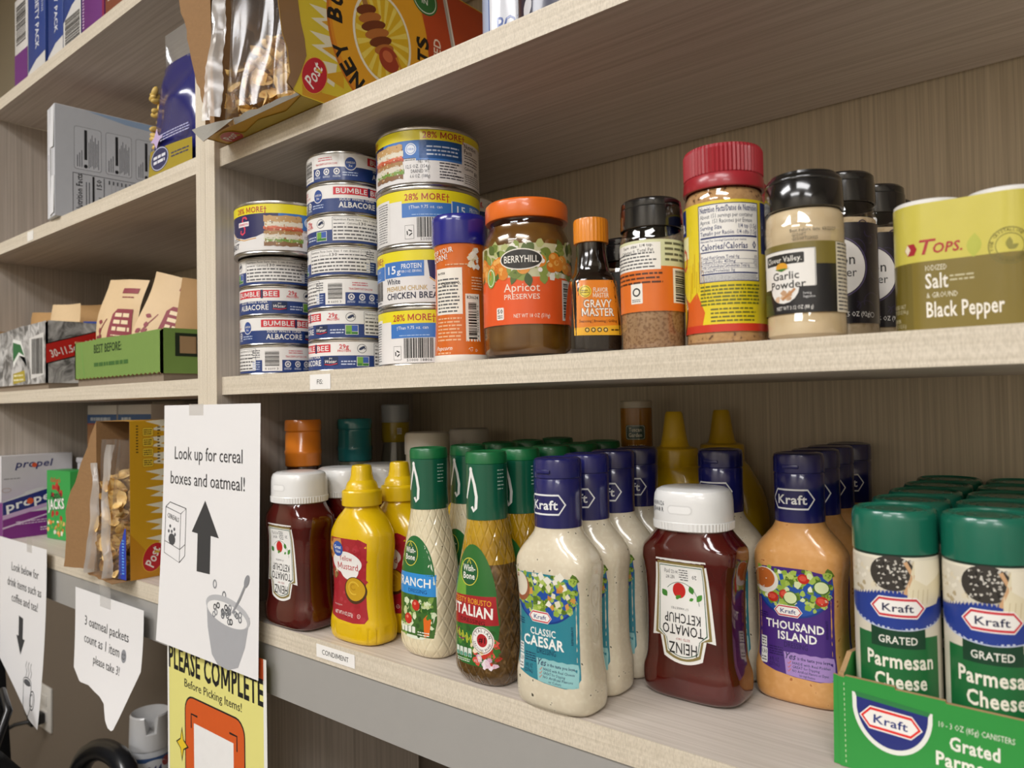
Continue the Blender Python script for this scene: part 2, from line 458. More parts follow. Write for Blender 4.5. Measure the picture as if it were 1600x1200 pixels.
        for ax, g in ((0, gx), (1, gy)):
            if not g: continue
            vals = [v.co[ax] for v in bm.verts]; k = math.ceil(min(vals)/g); hi = max(vals)
            while k*g < hi:
                c = k*g
                es = [e for e in bm.edges if (e.verts[0].co[ax]-c)*(e.verts[1].co[ax]-c) < -1e-9]
                if es:
                    fsx = {f for e in es for f in e.link_faces}
                    geo = list({v for f in fsx for v in f.verts})+list({e for f in fsx for e in f.edges})+list(fsx)
                    co = [0, 0, 0]; no = [0, 0, 0]; co[ax] = c; no[ax] = 1
                    bmesh.ops.bisect_plane(bm, geom=geo, plane_co=co, plane_no=no)
                k += 1
        for f in bm.faces:
            if f.normal.z < 0: f.normal_flip()
        for v in bm.verts: v.co = fn(v.co.x, v.co.y, v[lay])
        bm.normal_update()
        return mk(name, bm, [ink(c, s.rough, s.coat) for c in cols], parent, angle=40, weld=False)
def cylmap(R, th=0.0, z0=0.0, rz=None):
    """label centre on the local front (-y); R may depend on height"""
    def fn(x, y, d):
        r = (R(y) if callable(R) else R); a = -pi/2+th+x/(r if not callable(R) else R(0)) ; r = r+d
        return Vector((r*.001*cos(a), r*.001*sin(a), (z0+y)*.001))
    return fn
def planemap(o, ux, uy):
    o, ux, uy = Vector(o), Vector(ux).normalized(), Vector(uy).normalized(); n = ux.cross(uy)
    return lambda x, y, d: o+ux*x*.001+uy*y*.001+n*d*.001
def kraft(L, cx, cy, w, l=5, white='#f6f3ee', red='#d8232f', blue='#1b2f7a', rot=0.0, txt=True):
    """the hexagonal red and white brand badge"""
    h = w*.40
    def hexa(w_, h_, c, ll):
        p = [(-w_/2, 0), (-w_/2+h_*.42, h_/2), (w_/2-h_*.42, h_/2), (w_/2, 0), (w_/2-h_*.42, -h_/2), (-w_/2+h_*.42, -h_/2)]
        L.poly([(cx+a*cos(rot)-b*sin(rot), cy+a*sin(rot)+b*cos(rot)) for a, b in p], c, ll)
    hexa(w, h, white, l); hexa(w*.95, h*.88, red, l+.5); hexa(w*.86, h*.66, white, l+1)
    if txt: L.text('Kraft', cx, cy-h*.19, h*.36, blue, w=w*.54, bold=.025, l=l+1.5, rot=rot)
# ================================================================== room shell
LAM_X = laminate('laminate_shelf', '#d8cec4', '#beb3a7', 'x', 300, .45, amt=(.3, .62))
LAM_Z = laminate('laminate_panel', '#c2b8ad', '#a59b90', 'z', 300, .5, amt=(.32, .66))
LAM_B = laminate('laminate_back', '#d8cab0', '#b9ab92', 'z', 300, .5, amt=(.32, .66))
EDGE_X = laminate('edge_band_long', '#e4dac8', '#d3c8b4', 'x', 420, .5, cross=.45)
EDGE_Z = laminate('edge_band_upright', '#e4dac8', '#d5cab6', 'z', 420, .5, cross=.4)
APRON = rough_paint('apron_grey', '#a3a19d', .03, 60, .45, .95)
WALLP = rough_paint('wall_paint', '#b3a78f', .3, 170, .85, .93)
WALLD = rough_paint('wall_paint_plain', '#cfc6b6', .2, 120, .85, .95)
CEILP = rough_paint('ceiling_tile', '#d8d2c4', .5, 140, .9, .8)
FLOORP = rough_paint('floor_vinyl', '#4e4943', .1, 30, .4, .8)
X0, X1, Y0, Y1, ZF, ZC = -1.95, 3.2, -3.2, .325, -1.28, 1.36
def wall(name, b, m):
    o = mk(name, bx(*b), m, None, None); o['kind'] = 'structure'; return o
wall('floor', (X0, Y0, ZF-.05, X1, Y1, ZF), FLOORP)
wall('ceiling', (X0, Y0, ZC, X1, Y1, ZC+.05), CEILP)
wall('wall_back', (X0-.05, Y1, ZF-.05, X1+.05, Y1+.05, ZC+.05), WALLP)
wall('wall_front', (X0-.05, Y0-.05, ZF-.05, X1+.05, Y0, ZC+.05), WALLD)
wall('wall_left', (X0-.05, Y0, ZF-.05, X0, Y1, ZC+.05), WALLP)
wall('wall_right', (X1, Y0, ZF-.05, X1+.05, Y1, ZC+.05), WALLD)
wall('wall_shade_panel', (X0, Y1-.008, ZF, X1, Y1, -.300), rough_paint('wall_shade_taupe', '#75695b', .15, 150, .75, .92))  # added panel, darker than the wall, stands in for shade under the shelves
wall('trim_1', (X0, Y1-.03, ZC-.035, X1, Y1, ZC), WALLD)
wall('baseboard_back', (X0, Y1-.012, ZF, X1, Y1, ZF+.1), rough_paint('baseboard_vinyl', '#5b544b', .05, 40, .5))
FR = ink('#e8e6e0', .5)
for i, (x, y) in enumerate(LAMPS):
    t = thing('ceiling_light', ['ceiling light panel in front of the right shelves', 'ceiling light panel in front of the left shelves',
              'ceiling light panel at the right of the room behind the camera', 'ceiling light panel at the far side of the room behind the camera'][i],
              'ceiling light', (x, y, ZC-.0), 0, 'ceiling light panels')
    bm = bmesh.new()
    for b in ((-.6, -.3, -.03, .6, -.27, 0), (-.6, .27, -.03, .6, .3, 0), (-.6, -.27, -.03, -.57, .27, 0), (.57, -.27, -.03, .6, .27, 0)): box(bm, *b)
    mk('frame', bm, FR, t, None)
    lamp_light(0, 0, t)
# ================================================================== shelving
D = .297
def shelf_board(name, x0, x1, y0, y1, zb, zt, parent):
    bm = bmesh.new(); box(bm, x0, y0+.0008, zb, x1, y1, zt, 0)
    o = mk(name, bm, [LAM_X], parent, None)
    e = mk('edge_band', bx(x0, y0, zb, x1, y0+.0008, zt), EDGE_X, o, None)
    return o
def upright(name, x0, x1, zb, zt, parent, y0=0.0):
    o = mk(name, bx(x0, y0+.0008, zb, x1, D, zt), LAM_Z, parent, None)
    mk('edge_band', bx(x0, y0, zb, x1, y0+.0008, zt), EDGE_Z, o, None)
    return o
ZT = .536
R_ = thing('shelving_unit', 'right beige laminate shelf unit holding the cans, spices and dressing bottles', 'shelving unit', (0, 0, ZF), 0, None)
L_ = thing('shelving_unit', 'left beige laminate shelf unit holding the cereal, trays and oatmeal', 'shelving unit', (-.5, 0, ZF), 0, None)
def rel(o, p):
    o.parent = p; o.matrix_parent_inverse = Matrix.Translation(p.location).inverted(); return o
XR = 1.46
S = -.0204
def unit(p, xa, xb, uprights, boards, yf, ap):
    for (x0, x1, zb, zt) in uprights: rel(upright('side_panel', x0, x1, zb, zt, None), p)
    out = []
    for (zb, zt, y0) in boards: out.append(rel(shelf_board('shelf', xa, xb, y0, D-.006, zb, zt, None), p))
    rel(mk('back_panel', bx(xa, D, ap[0], xb, D+.006, ZT), LAM_B, None, None), p)
    rel(mk('apron', bx(xa, yf+.002, ap[0], xb, yf+.02, ap[1]), APRON, None, None), p)
    return out
rs = unit(R_, .0, XR, [(S+.0002, 0, ZF, ZT), (XR, XR+.0204, ZF, ZT)],
          [(.5160, ZT, .0065), (.2547, .2751, .0065), (-.0029, .0170, .0065), (-.2639, -.2431, .0065)], .0065, (-.316, -.2639))
ls = unit(L_, -.7902, -.0408, [(-.0408, S-.0002, -.3106, .5155), (-.8106, -.7902, -.3106, .5155)],
          [(.5160, ZT, .009), (.254, .2737, .0008), (-.0026, .0172, .009), (-.2616, -.2398, .009)], .009, (-.3106, -.2616))
# the top board of the left unit caps its uprights
tb = ls[0]
# adhesive labels, bits of tape and scuffs on the shelf edges
L = Lab(.6); L.rect(0, 0, 32.5, 14.5, '#f4f2ee'); L.text('FIS:', 16, 5, 4.6, '#2a2a2a', w=9, bold=.012)
e = L.build('shelf_label', planemap((.1640, .0063, -.0012), (1, 0, 0), (0, 0, 1)), None, gx=0); rel(e, R_); e['label'] = 'small white printed label on the edge of the middle shelf'
L = Lab(.6); L.rect(0, 0, 58, 12.6, '#f4f2ee'); L.text('CONDIMENT', 29, 3.9, 4.7, '#2a2a2a', w=40, bold=.004)
e = L.build('shelf_label', planemap((.1690, .0063, -.2598), (1, 0, 0), (0, 0, 1)), None, gx=0); rel(e, R_); e['label'] = 'white printed label on the edge of the lower shelf'
L = Lab(.3); L.rect(0, 0, 26, 15, '#f6f4ee')
e = L.build('tape_piece', planemap((-.5800, .0006, .2565), (1, 0, 0), (0, 0, 1)), None, gx=0); rel(e, L_); e['label'] = 'piece of white tape on the upper left shelf edge'
# wall socket under the shelves with its black plug
t = thing('wall_outlet', 'white wall outlet below the left shelves', 'outlet', (-1.44, Y1-.008, -.80))
mk('cover_plate', bx(-.04, -.006, -.0575, .04, 0, .0575, bev=.002), ink('#d9d6cf', .4), t)
for z in (-.02, .02):
    bm = bmesh.new(); box(bm, -.017, -.0085, z-.014, .017, -.005, z+.014, bev=.001)
    mk('socket', bm, ink('#cfccc5', .4), t)
t = thing('power_plug', 'black plug with its cord in the wall outlet', 'plug', (-1.44, Y1-.0165, -.822))
mk('plug_body', bx(-.016, -.035, -.014, .016, 0, .014, bev=.004), plastic('#141414', .45), t)
bm = bmesh.new(); tube(bm, [(0, -.032, -.002), (-.02, -.06, -.006), (-.06, -.08, -.03), (-.12, -.085, -.1), (-.16, -.08, -.3), (-.16, -.07, -.44)], .005)
mk('cord', bm, plastic('#141414', .5), t)
# ================================================================== middle shelf: cans, jars and spices
ZM = .0170 + .0002
CAN = metal('#c4c1ba', .25)
GREYT = '#55575c'; NAVY = '#1d3a78'; WHT = '#eceae6'; REDB = '#cf2033'
def tuna_label(parent, X):
    """fish can label, X = the part of the wrap that faces the local front"""
    P = 259.0
    L = Lab(.35, .2)
    def S(x): return (x - X + P/2) % P - P/2
    # split anything past the seam at the back
    L.rect(-P/2, 0, P/2, 27.4, WHT, 0); L.rect(-P/2, 0, P/2, 13.6, NAVY, .6)
    o = S(0)
    L.rect(o-28, 17.2, o+28, 25.2, REDB, 1.2)
    L.text('BUMBLE', o-9, 18.6, 5.2, WHT, w=32, bold=.03); L.text('BEE', o+18.5, 18.6, 5.2, WHT, w=15, bold=.03)
    L.rect(o+8, 16.4, o+10.6, 25.6, '#1a2650', 2.4)
    L.text('SOLID WHITE TUNA', o-3, 11.2, 2.7, WHT, w=37, bold=.02); L.text('ALBACORE', o-3, 4.0, 5.6, WHT, w=39, bold=.035)
    L.rrect(o+20, 3.6, o+36, 12.6, 1, '#14284f', 1.4); L.text('IN', o+28, 10, 1.6, WHT, w=3); L.text('Water', o+28, 6.2, 3.2, WHT, w=13, bold=.015, shear=.3)
    L.line([(o+21, 5), (o+28, 4.2), (o+35, 5.6)], .8, REDB, 2)
    L.text('29g', o+42, 20.5, 4.4, REDB, w=9.5, bold=.03); L.text('PROTEIN', o+42, 17.2, 2.2, REDB, w=13, bold=.02)
    L.micro(o+39, 3.4, o+54, 9, 2, '#c9d2e6', seed=4)
    o = S(60); L.ring(o, 20.5, 5, 4.6, .5, GREYT, 1.5); L.ell(o, 21, 3.6, 1.4, '#23304f', 2, rot=.5); L.poly([(o+2, 22), (o+4, 21), (o+3, 19)], '#23304f', 2)
    L.rect(o-5.5, 2.6, o+7.5, 12.4, WHT, 1.4); L.rect(o-5, 3, o+1, 12, '#74a844', 1.8); L.rect(o+1, 6, o+7, 12, '#3e5fae', 1.8); L.rect(o-5, 3, o+7, 5.6, '#3f7f3a', 2)
    o = S(108)
    L.rect(o-34.5, 2.2, o+34.5, 26.4, WHT, 1.2); L.frame(o-34.5, 2.2, o+34.5, 26.4, .4, '#3c3f47', 1.8)
    L.text('Nutrition Facts Serv. Size: 1 can drained (113g),', o, 22.6, 2.3, '#222', w=66, bold=.006, res=1)
    L.text('Calories', o-14, 18.8, 2.0, '#222', w=11, bold=.01, res=1); L.text('130', o-3.5, 18.6, 3.1, '#222', w=8, bold=.02, res=1)
    L.micro(o-33, 18.6, o-21, 20.8, 1, '#333', seed=5); L.micro(o+2, 18.4, o+33, 21.2, 1, '#333', seed=6)
    L.micro(o-33, 3, o+33, 17.8, 4, '#333', seed=7, fill=.42)
    o = S(160); L.rect(o-10, 1.6, o+11, 24.5, WHT, 1.2); L.bars(o-7, 7, o+8, 23, '#2a2a2a', seed=8, vert=False); L.text('8 6600 3', o, 3, 2.4, '#333', w=14, res=1)
    L.micro(o-22, 2.6, o-12, 12.4, 4, '#aebad6', seed=9); L.micro(o-22, 15.5, o-12, 25, 4, GREYT, seed=10)
    for k in range(3):
        q = S(177+k*11); L.ell(q, 9, 3.2, 3.4, WHT, 1.5); L.ell(q, 9, 2.1, 2.2, NAVY, 2); L.poly([(q-1.6, 8), (q+1.6, 8), (q, 10.8)], WHT, 2.5); L.micro(q-4, 2.8, q+4, 5.2, 2, '#d7deed', seed=11+k)
    q = S(187); L.micro(q-9, 20, q+9, 24.6, 2, '#d06a72', seed=15); L.text('TRACEMYCATCH.COM', q, 16.2, 2.1, '#c8323f', w=25, bold=.01, res=1)
    q = S(213); L.ell(q, 17.2, 6.4, 7.2, WHT, 1.5); L.ell(q, 17.2, 5.6, 6.4, '#2a4c94', 2); L.text('OMEGA', q, 17, 2.2, WHT, w=9, bold=.02, l=3, res=1); L.text('3x', q, 13.6, 2.4, WHT, w=4, l=3, bold=.02, res=1)
    L.micro(q-8, 4, q+8, 9, 2, '#b6c3de', seed=17)
    f = cylmap(41.5, 0, 2.3)
    L.build('label', f, parent, gx=4, clip=[((P/2, 0), (1, 0)), ((-P/2, 0), (-1, 0))])
TUNA_PROF = [(0, .6), (38, .6), (39.5, 0), (41.6, .2), (42, 1), (41.4, 2.2), (41.3, 2.6), (41.3, 29.2), (41.4, 29.6), (42, 30.4), (42, 31.6), (41.2, 31.9), (40.2, 31.4), (39.6, 29.8), (36, 29.6), (35.4, 30.2), (0, 30.2)]
def tuna(x, y, k, X, label):
    t = thing('tuna_can', label, 'can', (x, y, ZM+k*.032), face_cam(x, y), 'small fish cans in stacks')
    mk('can_body', lt(TUNA_PROF), CAN, t, 30)
    tuna_label(t, X)
    return t
lx, ly = .0435, .0516
tuna(lx, ly, 3, 112, 'small fish can directly under the big chicken can in the short left stack')
tuna(lx, ly, 2, 27, 'third fish can up in the left stack, red name panel cut by its left side')
tuna(lx, ly, 1, -9, 'second fish can up in the left stack, red name panel facing out')
tuna(lx, ly, 0, 168, 'small fish can at the bottom of the left stack, barcode facing out')
mx, my = .1450, .0698
for k, X, lb in ((6, 209, 'topmost small fish can of the tall middle stack'), (5, 245, 'second can from the top of the tall middle stack, red name panel at right'),
                 (4, 89, 'third can from the top of the tall middle stack, dolphin mark at left'), (3, 119, 'middle can of the tall middle stack, covered by its nutrition panel'),
                 (2, 174, 'third can from the bottom of the tall middle stack, barcode facing out'), (1, 58, 'second can from the bottom of the tall middle stack'),
                 (0, 47, 'bottom can of the tall middle stack standing on the shelf')):
    tuna(mx, my, k, X, lb)
for k in range(6):
    tuna(.2010, .1855, k, 20, ['lowest', 'second lowest', 'third', 'fourth', 'fifth', 'topmost'][k]+' small fish can of the stack hidden behind the chicken cans')

YEL = '#e9da1c'; BLU = '#3a76c2'; RED2 = '#b3262a'
def chicken_label(parent, X):
    P = 318.0; L = Lab(.35, .2)
    def S(x): return (x-X+P/2) % P - P/2
    L.rect(-P/2, 0, P/2, 49, '#e6e4e2', 0); L.rect(-P/2, 39.2, P/2, 49, YEL, .6)
    # barcode panel
    o = S(23)
    L.rect(o-24, 36.8, o+24, 49, YEL, 1.0); L.text('28% MORE\u2020', o+.5, 39.3, 6.2, RED2, w=43, bold=.02)
    L.rect(o-24, 23.4, o+24, 36.8, BLU, 1.0); L.text('\u2020Than 9.75 oz. can', o-1, 31.4, 3.0, '#e8eef7', w=32, bold=.01, res=1); L.micro(o-14, 24.6, o+20, 26.6, 1, '#9fc0ea', seed=2)
    L.bars(o-9, 4.4, o+21, 23, '#262626', seed=20); L.text('51000 18806', o+6, 1.4, 2.4, '#333', w=24, res=1)
    L.rect(o-21, 3, o-12, 16, '#e6e4e2', 1.2); L.frame(o-21, 3, o-12, 16, .3, '#444', 1.6)
    for a in range(3): L.line([(o-16.5+2.8*cos(a*2.1+.4), 9+2.8*sin(a*2.1+.4)), (o-16.5+2.8*cos(a*2.1+1.9), 9+2.8*sin(a*2.1+1.9))], 1.2, '#222', 2)
    # protein panel
    o = S(76)
    L.rect(o-28, 24.5, o+16, 39.2, BLU, 1.0); L.text('15', o-18, 28, 7.4, '#eef2f8', w=10, bold=.03); L.text('g', o-9.5, 27.4, 5, '#eef2f8', w=4.4, bold=.02)
    L.text('PROTEIN', o+3.5, 32, 4.6, '#eef2f8', w=20, bold=.02); L.text('PER 3 OZ. SERVING', o+3.5, 28.2, 2.3, '#eef2f8', w=20, bold=.01, res=1)
    L.text('White', o-25, 18.2, 5.2, '#2a3149', w=17, al='l', bold=.02); L.text('PREMIUM CHUNK', o-25, 11.6, 4.4, '#c3a462', w=44, al='l', bold=.015); L.text('CHICKEN BREAST', o-25, 4, 5.8, '#1d2440', w=62, al='l', bold=.035)
    L.micro(o+24, 12, o+40, 16, 2, '#444', seed=22)
    # shield and sandwich
    o = S(133)
    p = [(o-38, 39.2), (o+30, 39.2), (o+30, 30), (o+20, 20), (o+6, 14.6), (o-10, 13), (o-26, 17), (o-36, 24)]
    L.poly(p, '#1c1e56', 1.0); L.line([(o-36, 23), (o-26, 15.6), (o-10, 11.6), (o+6, 13)], 1.0, '#d9a24a', .9)
    L.text('28% MORE\u2020', o-2, 40.6, 6.0, RED2, w=40, bold=.02)
    L.line([(o-6, 34), (o-8, 36.4), (o-12, 36.2), (o-13, 33), (o-11, 29), (o-9, 24), (o-9.5, 20), (o-13, 18.4), (o-16, 20.4), (o-15, 23)], 2.0, '#e0405c', 2)
    L.rect(o-20, 26.6, o-3, 31.6, '#f2eeee', 2.6); L.text('SWANSON', o-11.5, 27.8, 2.6, '#d4304f', w=14.5, bold=.02, l=3.6, res=1)
    L.rect(o+14, 22, o+114, 39.2, BLU, .9); L.rect(o+68, 20, o+114, 39.2, BLU, .9)
    s = S(168)
    for (y0, y1, c, d) in ((4, 9.5, '#8a6443', 0), (8.6, 12.6, '#7fa04d', 1.2), (11, 17, '#ddd6c6', .4), (16.6, 20.6, '#a9814f', -.3), (20.4, 23.6, '#b5502f', .8), (22.6, 25.4, '#d9704f', -.6), (24.8, 30, '#e2dcc8', .6), (29.6, 36.6, '#c9a16a', -.4)):
        rr = random.Random(int(y0*10)); n = 12
        up_ = [(s-20+40*i/n, y1+rr.uniform(-.7, .7)) for i in range(n, -1, -1)]; dn = [(s-20+40*i/n, y0+rr.uniform(-.7, .7)) for i in range(n+1)]
        L.poly([(a+d, b) for a, b in dn+up_], c, 3+y0*.02)
    L.blobs(s-19, 5, s+19, 35, 60, ['#e9dfc4', '#c79c63', '#9a6d3c', '#efe9da'], .5, 1.5, 4, seed=31); L.blobs(s-20, 8.5, s+21, 12, 30, ['#6d9a3a', '#95b85a', '#dfe5c6'], .6, 1.7, 4.4, seed=32)
    q = S(196); L.ell(q, 31, 5.4, 5.6, '#e6ecf6', 2); L.ring(q, 31, 4.4, 4.6, .5, BLU, 2.6); L.text('USDA', q, 30, 2.0, BLU, w=6, bold=.02, l=2.6, res=1)
    L.micro(q-6, 20, q+5, 23, 2, '#555', seed=33)
    o = S(210)
    for i, tx in enumerate(('NET WT.', '12.5 OZ. (354g)', 'DRAINED WT.', '6.6 OZ. (188g)')): L.text(tx, o+4, 17.6-i*4.6, 3.3, '#3a3d48', w=[11, 23, 18, 19][i], al='r', bold=.004, res=1)
    o = S(233)
    L.text('28% MORE\u2020', o-4, 41.2, 6.0, RED2, w=43, bold=.02)
    L.micro(o-22, 24, o+12, 35, 3, '#c9dbf1', seed=34, fill=.4)
    L.micro(o-10, 3, o+16, 19.4, 6, '#4a4a52', seed=35, rag=.35); L.text('1-800-442-7684', o+3, 6.0, 2.1, '#222', w=20, bold=.01, res=1)
    o = S(276)
    L.rect(o-28, 1, o+26, 42, '#e4e2df', 1.3); L.text('Nutrition', o-26, 36.4, 4.4, '#1e1e1e', w=20, al='l', bold=.03, res=1); L.text('Facts', o-26, 31.4, 4.2, '#1e1e1e', w=12, al='l', bold=.03, res=1)
    L.micro(o-26, 26, o-2, 30.4, 2, '#333', seed=36); L.micro(o-26, 19.6, o-2, 25, 2, '#222', seed=37)
    L.text('Calories', o-26, 15.6, 3.2, '#1e1e1e', w=14, al='l', bold=.03, res=1); L.text('80', o-6, 12.4, 5, '#1e1e1e', w=8, bold=.03, res=1)
    L.micro(o-26, 2, o+2, 12, 5, '#333', seed=38); L.micro(o+6, 2, o+24, 40, 16, '#4a4a4a', seed=39)
    L.build('label', cylmap(51.0, 0, 3.9), parent, gx=4, clip=[((P/2, 0), (1, 0)), ((-P/2, 0), (-1, 0))])
CH_PROF = [(0, 1), (46, 1), (47.5, 0), (51, .3), (51.6, 1.4), (51.3, 3), (50.8, 3.6), (50.8, 53), (51.3, 53.4), (51.6, 54.6), (51.4, 56), (50.4, 56.2), (49.4, 55.6), (48.8, 53.4), (44, 53.2), (43, 54), (0, 54)]
def chicken(x, y, z, X, label):
    t = thing('chicken_can', label, 'can', (x, y, z), face_cam(x, y), 'large chicken cans')
    mk('can_body', lt(CH_PROF, seg=64), CAN, t, 30); chicken_label(t, X); return t
chicken(.0525, .0515, ZM+4*.032, 167, 'large chicken can with sandwich picture, on top of the short left stack')
for k, X, lb in ((3, 212, 'topmost large chicken can of the right stack, sandwich at its left edge'), (2, 25, 'second chicken can from the top of the right stack, its barcode in view'),
                 (1, 97, 'third chicken can down of the right stack, white and gold wording facing out'), (0, 40, 'bottom chicken can of the right stack standing on the shelf')):
    chicken(.2491, .0887, ZM+k*.0563, X, lb)

def fillprof(r, h, edge=2.5): return [(0, 0), (r-edge, 0), (r-.6, .7), (r, edge), (r, h)]
# ---- orange popcorn seasoning shaker
x, y = .3407, .0354
t = thing('seasoning_shaker', 'orange popcorn seasoning shaker with a dark blue lid in front of the chicken cans', 'seasoning', (x, y, ZM), face_cam(x, y))
mk('bottle', lt([(0, 0), (21.5, 0), (22.8, .8), (23.2, 3), (23, 10), (22.2, 30), (21.7, 55), (21.6, 85), (22.4, 97), (23, 101), (20, 103), (0, 103)]), plastic('#d9691a', .25, .5), t)
mk('base', lt([(22.9, .1), (23.4, 1.2), (23.5, 4), (23.3, 6)]), plastic('#ece6dc', .3, .3), t)
mk('lid', lt([(22.2, 99), (23.8, 99.5), (24.2, 102), (24, 112), (24.4, 118), (24.2, 122), (23, 124.6), (20, 125.4), (0, 125.2)], mat=0), plastic('#1b1f86', .22, .6), t)
L = Lab(.25, .4); WT = '#f2ece0'
L.rect(-26, 40, 1.5, 79, WT, .5); L.text('acts', -19, 74, 2.4, '#222', w=9, bold=.02, res=1); L.micro(-24, 41, -1, 71, 10, '#333', seed=41)
L.text('Calories 0,', -9.5, 64.6, 3, '#222', w=19, bold=.02, rot=.03, res=1)
L.text('POP YOUR', -18, 91, 4.2, WT, w=24, bold=.02, rot=.12); L.text('CORN!', -21, 85.4, 4.6, WT, w=19, bold=.03, rot=.12); L.micro(-14, 80.5, 8, 83, 1, '#e8b487', seed=42)
L.blobs(9, 79, 18, 94, 16, ['#f3ead2', '#e3d0a4', '#fbf6ea'], 2, 4, 1, seed=43)
L.rect(4, 17, 18, 57, WT, .5); L.bars(6.5, 19, 14.5, 50, '#222', seed=44, vert=False); L.text('R30634', 11, 52.6, 2.8, '#222', w=11, bold=.01, res=1); L.text('4  70171 11455  6', 16.8, 34, 2, '#333', w=27, rot=pi/2, res=1)
L.micro(-24, 17, 1, 38, 7, '#f0b98b', seed=45); L.micro(10, 60, 22, 72, 5, '#f3c69e', seed=46)
L.text('Popcorn', -17, 10, 3.4, WT, w=18, bold=.02, shear=.3); L.ring(8.5, 9.5, 2.6, 2.6, .5, WT, 1); L.text('U', 8.5, 8.4, 2, WT, w=1.8, res=1); L.text('D', 13.4, 8.4, 2.2, WT, w=2, res=1)
L.micro(-24, 6, -9, 9, 1, '#f0b98b', seed=47)
L.build('printing', cylmap(lambda z: 23.2 if z < 3 else (22.95-(z-3)*.028 if z < 45 else 21.85 + max(0, z-85)*.07), 0, 0), t, gx=3, gy=8)
# ---- jar of apricot preserves
x, y = .4041, .0484
t = thing('preserves_jar', 'glass jar of apricot preserves with an orange lid and orange label', 'jar', (x, y, ZM), face_cam(x, y))
jar = [(0, 1.5), (26, 1.5), (29, 0), (33, 1), (35.5, 4), (36.4, 9), (36.4, 84), (36.2, 92), (35.4, 97), (33.6, 101), (32, 104), (31.2, 107), (31.4, 112)]
mk('glass', lt(jar, seg=72), clear((1, .97, .9), .06, .03), t)
mk('preserves', lt([(0, 2.4), (27, 2.4), (33, 3.2), (35, 6), (35.6, 10), (35.6, 84), (35.3, 91), (34.4, 96), (32.4, 101), (30.4, 104.6), (30.2, 106.5), (0, 106.5)], seg=72), speckled('#6e4a16', '#8a6528', 45, .52, .2, .7, 0, '#5a3810', .25), t)
mk('lid', lt([(30, 111), (33.6, 111.2), (34.2, 112.4), (34, 117), (34.2, 121), (33.6, 124.6), (31.8, 126.4), (28, 126.8), (0, 126.4)], seg=72), plastic('#e9701d', .3, .3), t)
L = Lab(.35, .2); OR = '#ea5a22'
L.rect(-57, 26, 57, 78, OR, 0); L.rect(-57, 62.6, 57, 89, '#c9c79f', .4)
L.blobs(-56, 63, 56, 89, 60, ['#8a9a48', '#e9e6d6', '#efece0', '#b3b878'], 3, 6, .8, seed=51)
rr = random.Random(8)
for i in range(60): L.leaf(rr.uniform(-56, 52), rr.uniform(64, 86), rr.uniform(7, 12), rr.uniform(2.4, 4), rr.uniform(0, 6), rr.choice(['#55682a', '#6f8236', '#8a9a48', '#3f5420']), 1.9+.02*i)
for i in range(22):
    a, b, q = rr.uniform(-54, 54), rr.uniform(64.5, 78), rr.uniform(4.2, 6.2); L.ell(a, b, q, q*.95, rr.choice(['#dd8426', '#d4701c', '#e0922f']), 3.2+.03*i); L.ell(a-q*.25, b+q*.3, q*.45, q*.4, '#ecb05a', 3.3+.03*i)
for (a, b) in ((8, 72), (12, 75), (10, 68)): L.ell(a, b, 1.8, 1.8, '#f5f0ea', 3.4)
L.ell(-5, 76.5, 17.4, 8.4, '#f0ebe0', 4, n=36); L.ell(-5, 76.5, 16.4, 7.5, '#23211f', 4.5, n=36); L.text('BERRYHILL', -5, 74, 5.4, '#f3efe6', w=27.5, bold=.015, l=5)
L.ell(-33, 64, 5.4, 8, '#86a94a', 4); L.ring(-33, 64, 4.4, 6.8, .7, '#e9efd8', 4.6)
L.text('Apricot', -5, 51.4, 6.4, '#f8e3d2', w=29, bold=.005, l=1.4); L.text('PRESERVES', -5, 45.4, 4.0, '#f8e3d2', w=28.5, bold=.01, l=1.4)
L.rrect(-27, 30, -20, 39.6, 1, '#f4ece4', 1.2); L.text('50', -23.5, 35, 3.4, '#222', w=5, bold=.02, l=2, res=1); L.micro(-26, 31, -21, 34, 2, '#333', seed=53)
L.text('NET WT 18 OZ (510g)', 3, 31, 3.0, '#f8e3d2', w=29, bold=.01, l=1.4, res=1)
L.rect(30, 29, 40, 61, '#f2ede6', 1); L.bars(31.5, 31, 38, 59, '#222', seed=54, vert=False)
L.build('label', cylmap(36.55, 0, 0), t, gx=4)
# ---- browning sauce bottle
x, y = .4713, .0412
t = thing('sauce_bottle', 'small dark gravy sauce bottle with a ridged orange cap beside the preserves', 'bottle', (x, y, ZM), face_cam(x, y)+.22)
GR = [(0, 18, 17, 3.4), (1.5, 19.8, 18.8, 3.6), (5, 20.4, 19.2, 4), (18, 20.2, 19, 4.2), (40, 18.6, 17.6, 4.2), (52, 17.4, 16.6, 4), (57, 16.4, 15.8, 3.4), (62, 13.4, 13, 2.8), (70, 12.2, 12.2, 2.2), (78, 11.4, 11.4, 2), (86, 11.2, 11.2, 2)]
bm = bmesh.new(); loft(bm, catmull(GR, 4)); mk('bottle', bm, plastic('#160d08', .12, .9), t)
bm = bmesh.new(); lathe(bm, [(11, 84), (13, 84.2), (13.2, 86), (13.2, 100.6), (12.6, 102.2), (11, 102.8), (0, 102.6)], seg=60)
for v in bm.verts:
    a = atan2(v.co.y, v.co.x); k = round(a/(2*pi)*60)
    if k % 2 and .0852 < v.co.z < .1008 and Vector((v.co.x, v.co.y)).length > .01: v.co.x *= .965; v.co.y *= .965
mk('cap', bm, plastic('#e58a1c', .35, .2), t, 20)
L = Lab(.3, .3); G = Prof(catmull(GR, 4))
L.rect(-17.5, 13.5, 17.5, 54.5, '#e8861f', 0); L.poly([(-17.5, 13.5), (17.5, 13.5), (17.5, 21), (-17.5, 19)], '#f0b52a', .4)
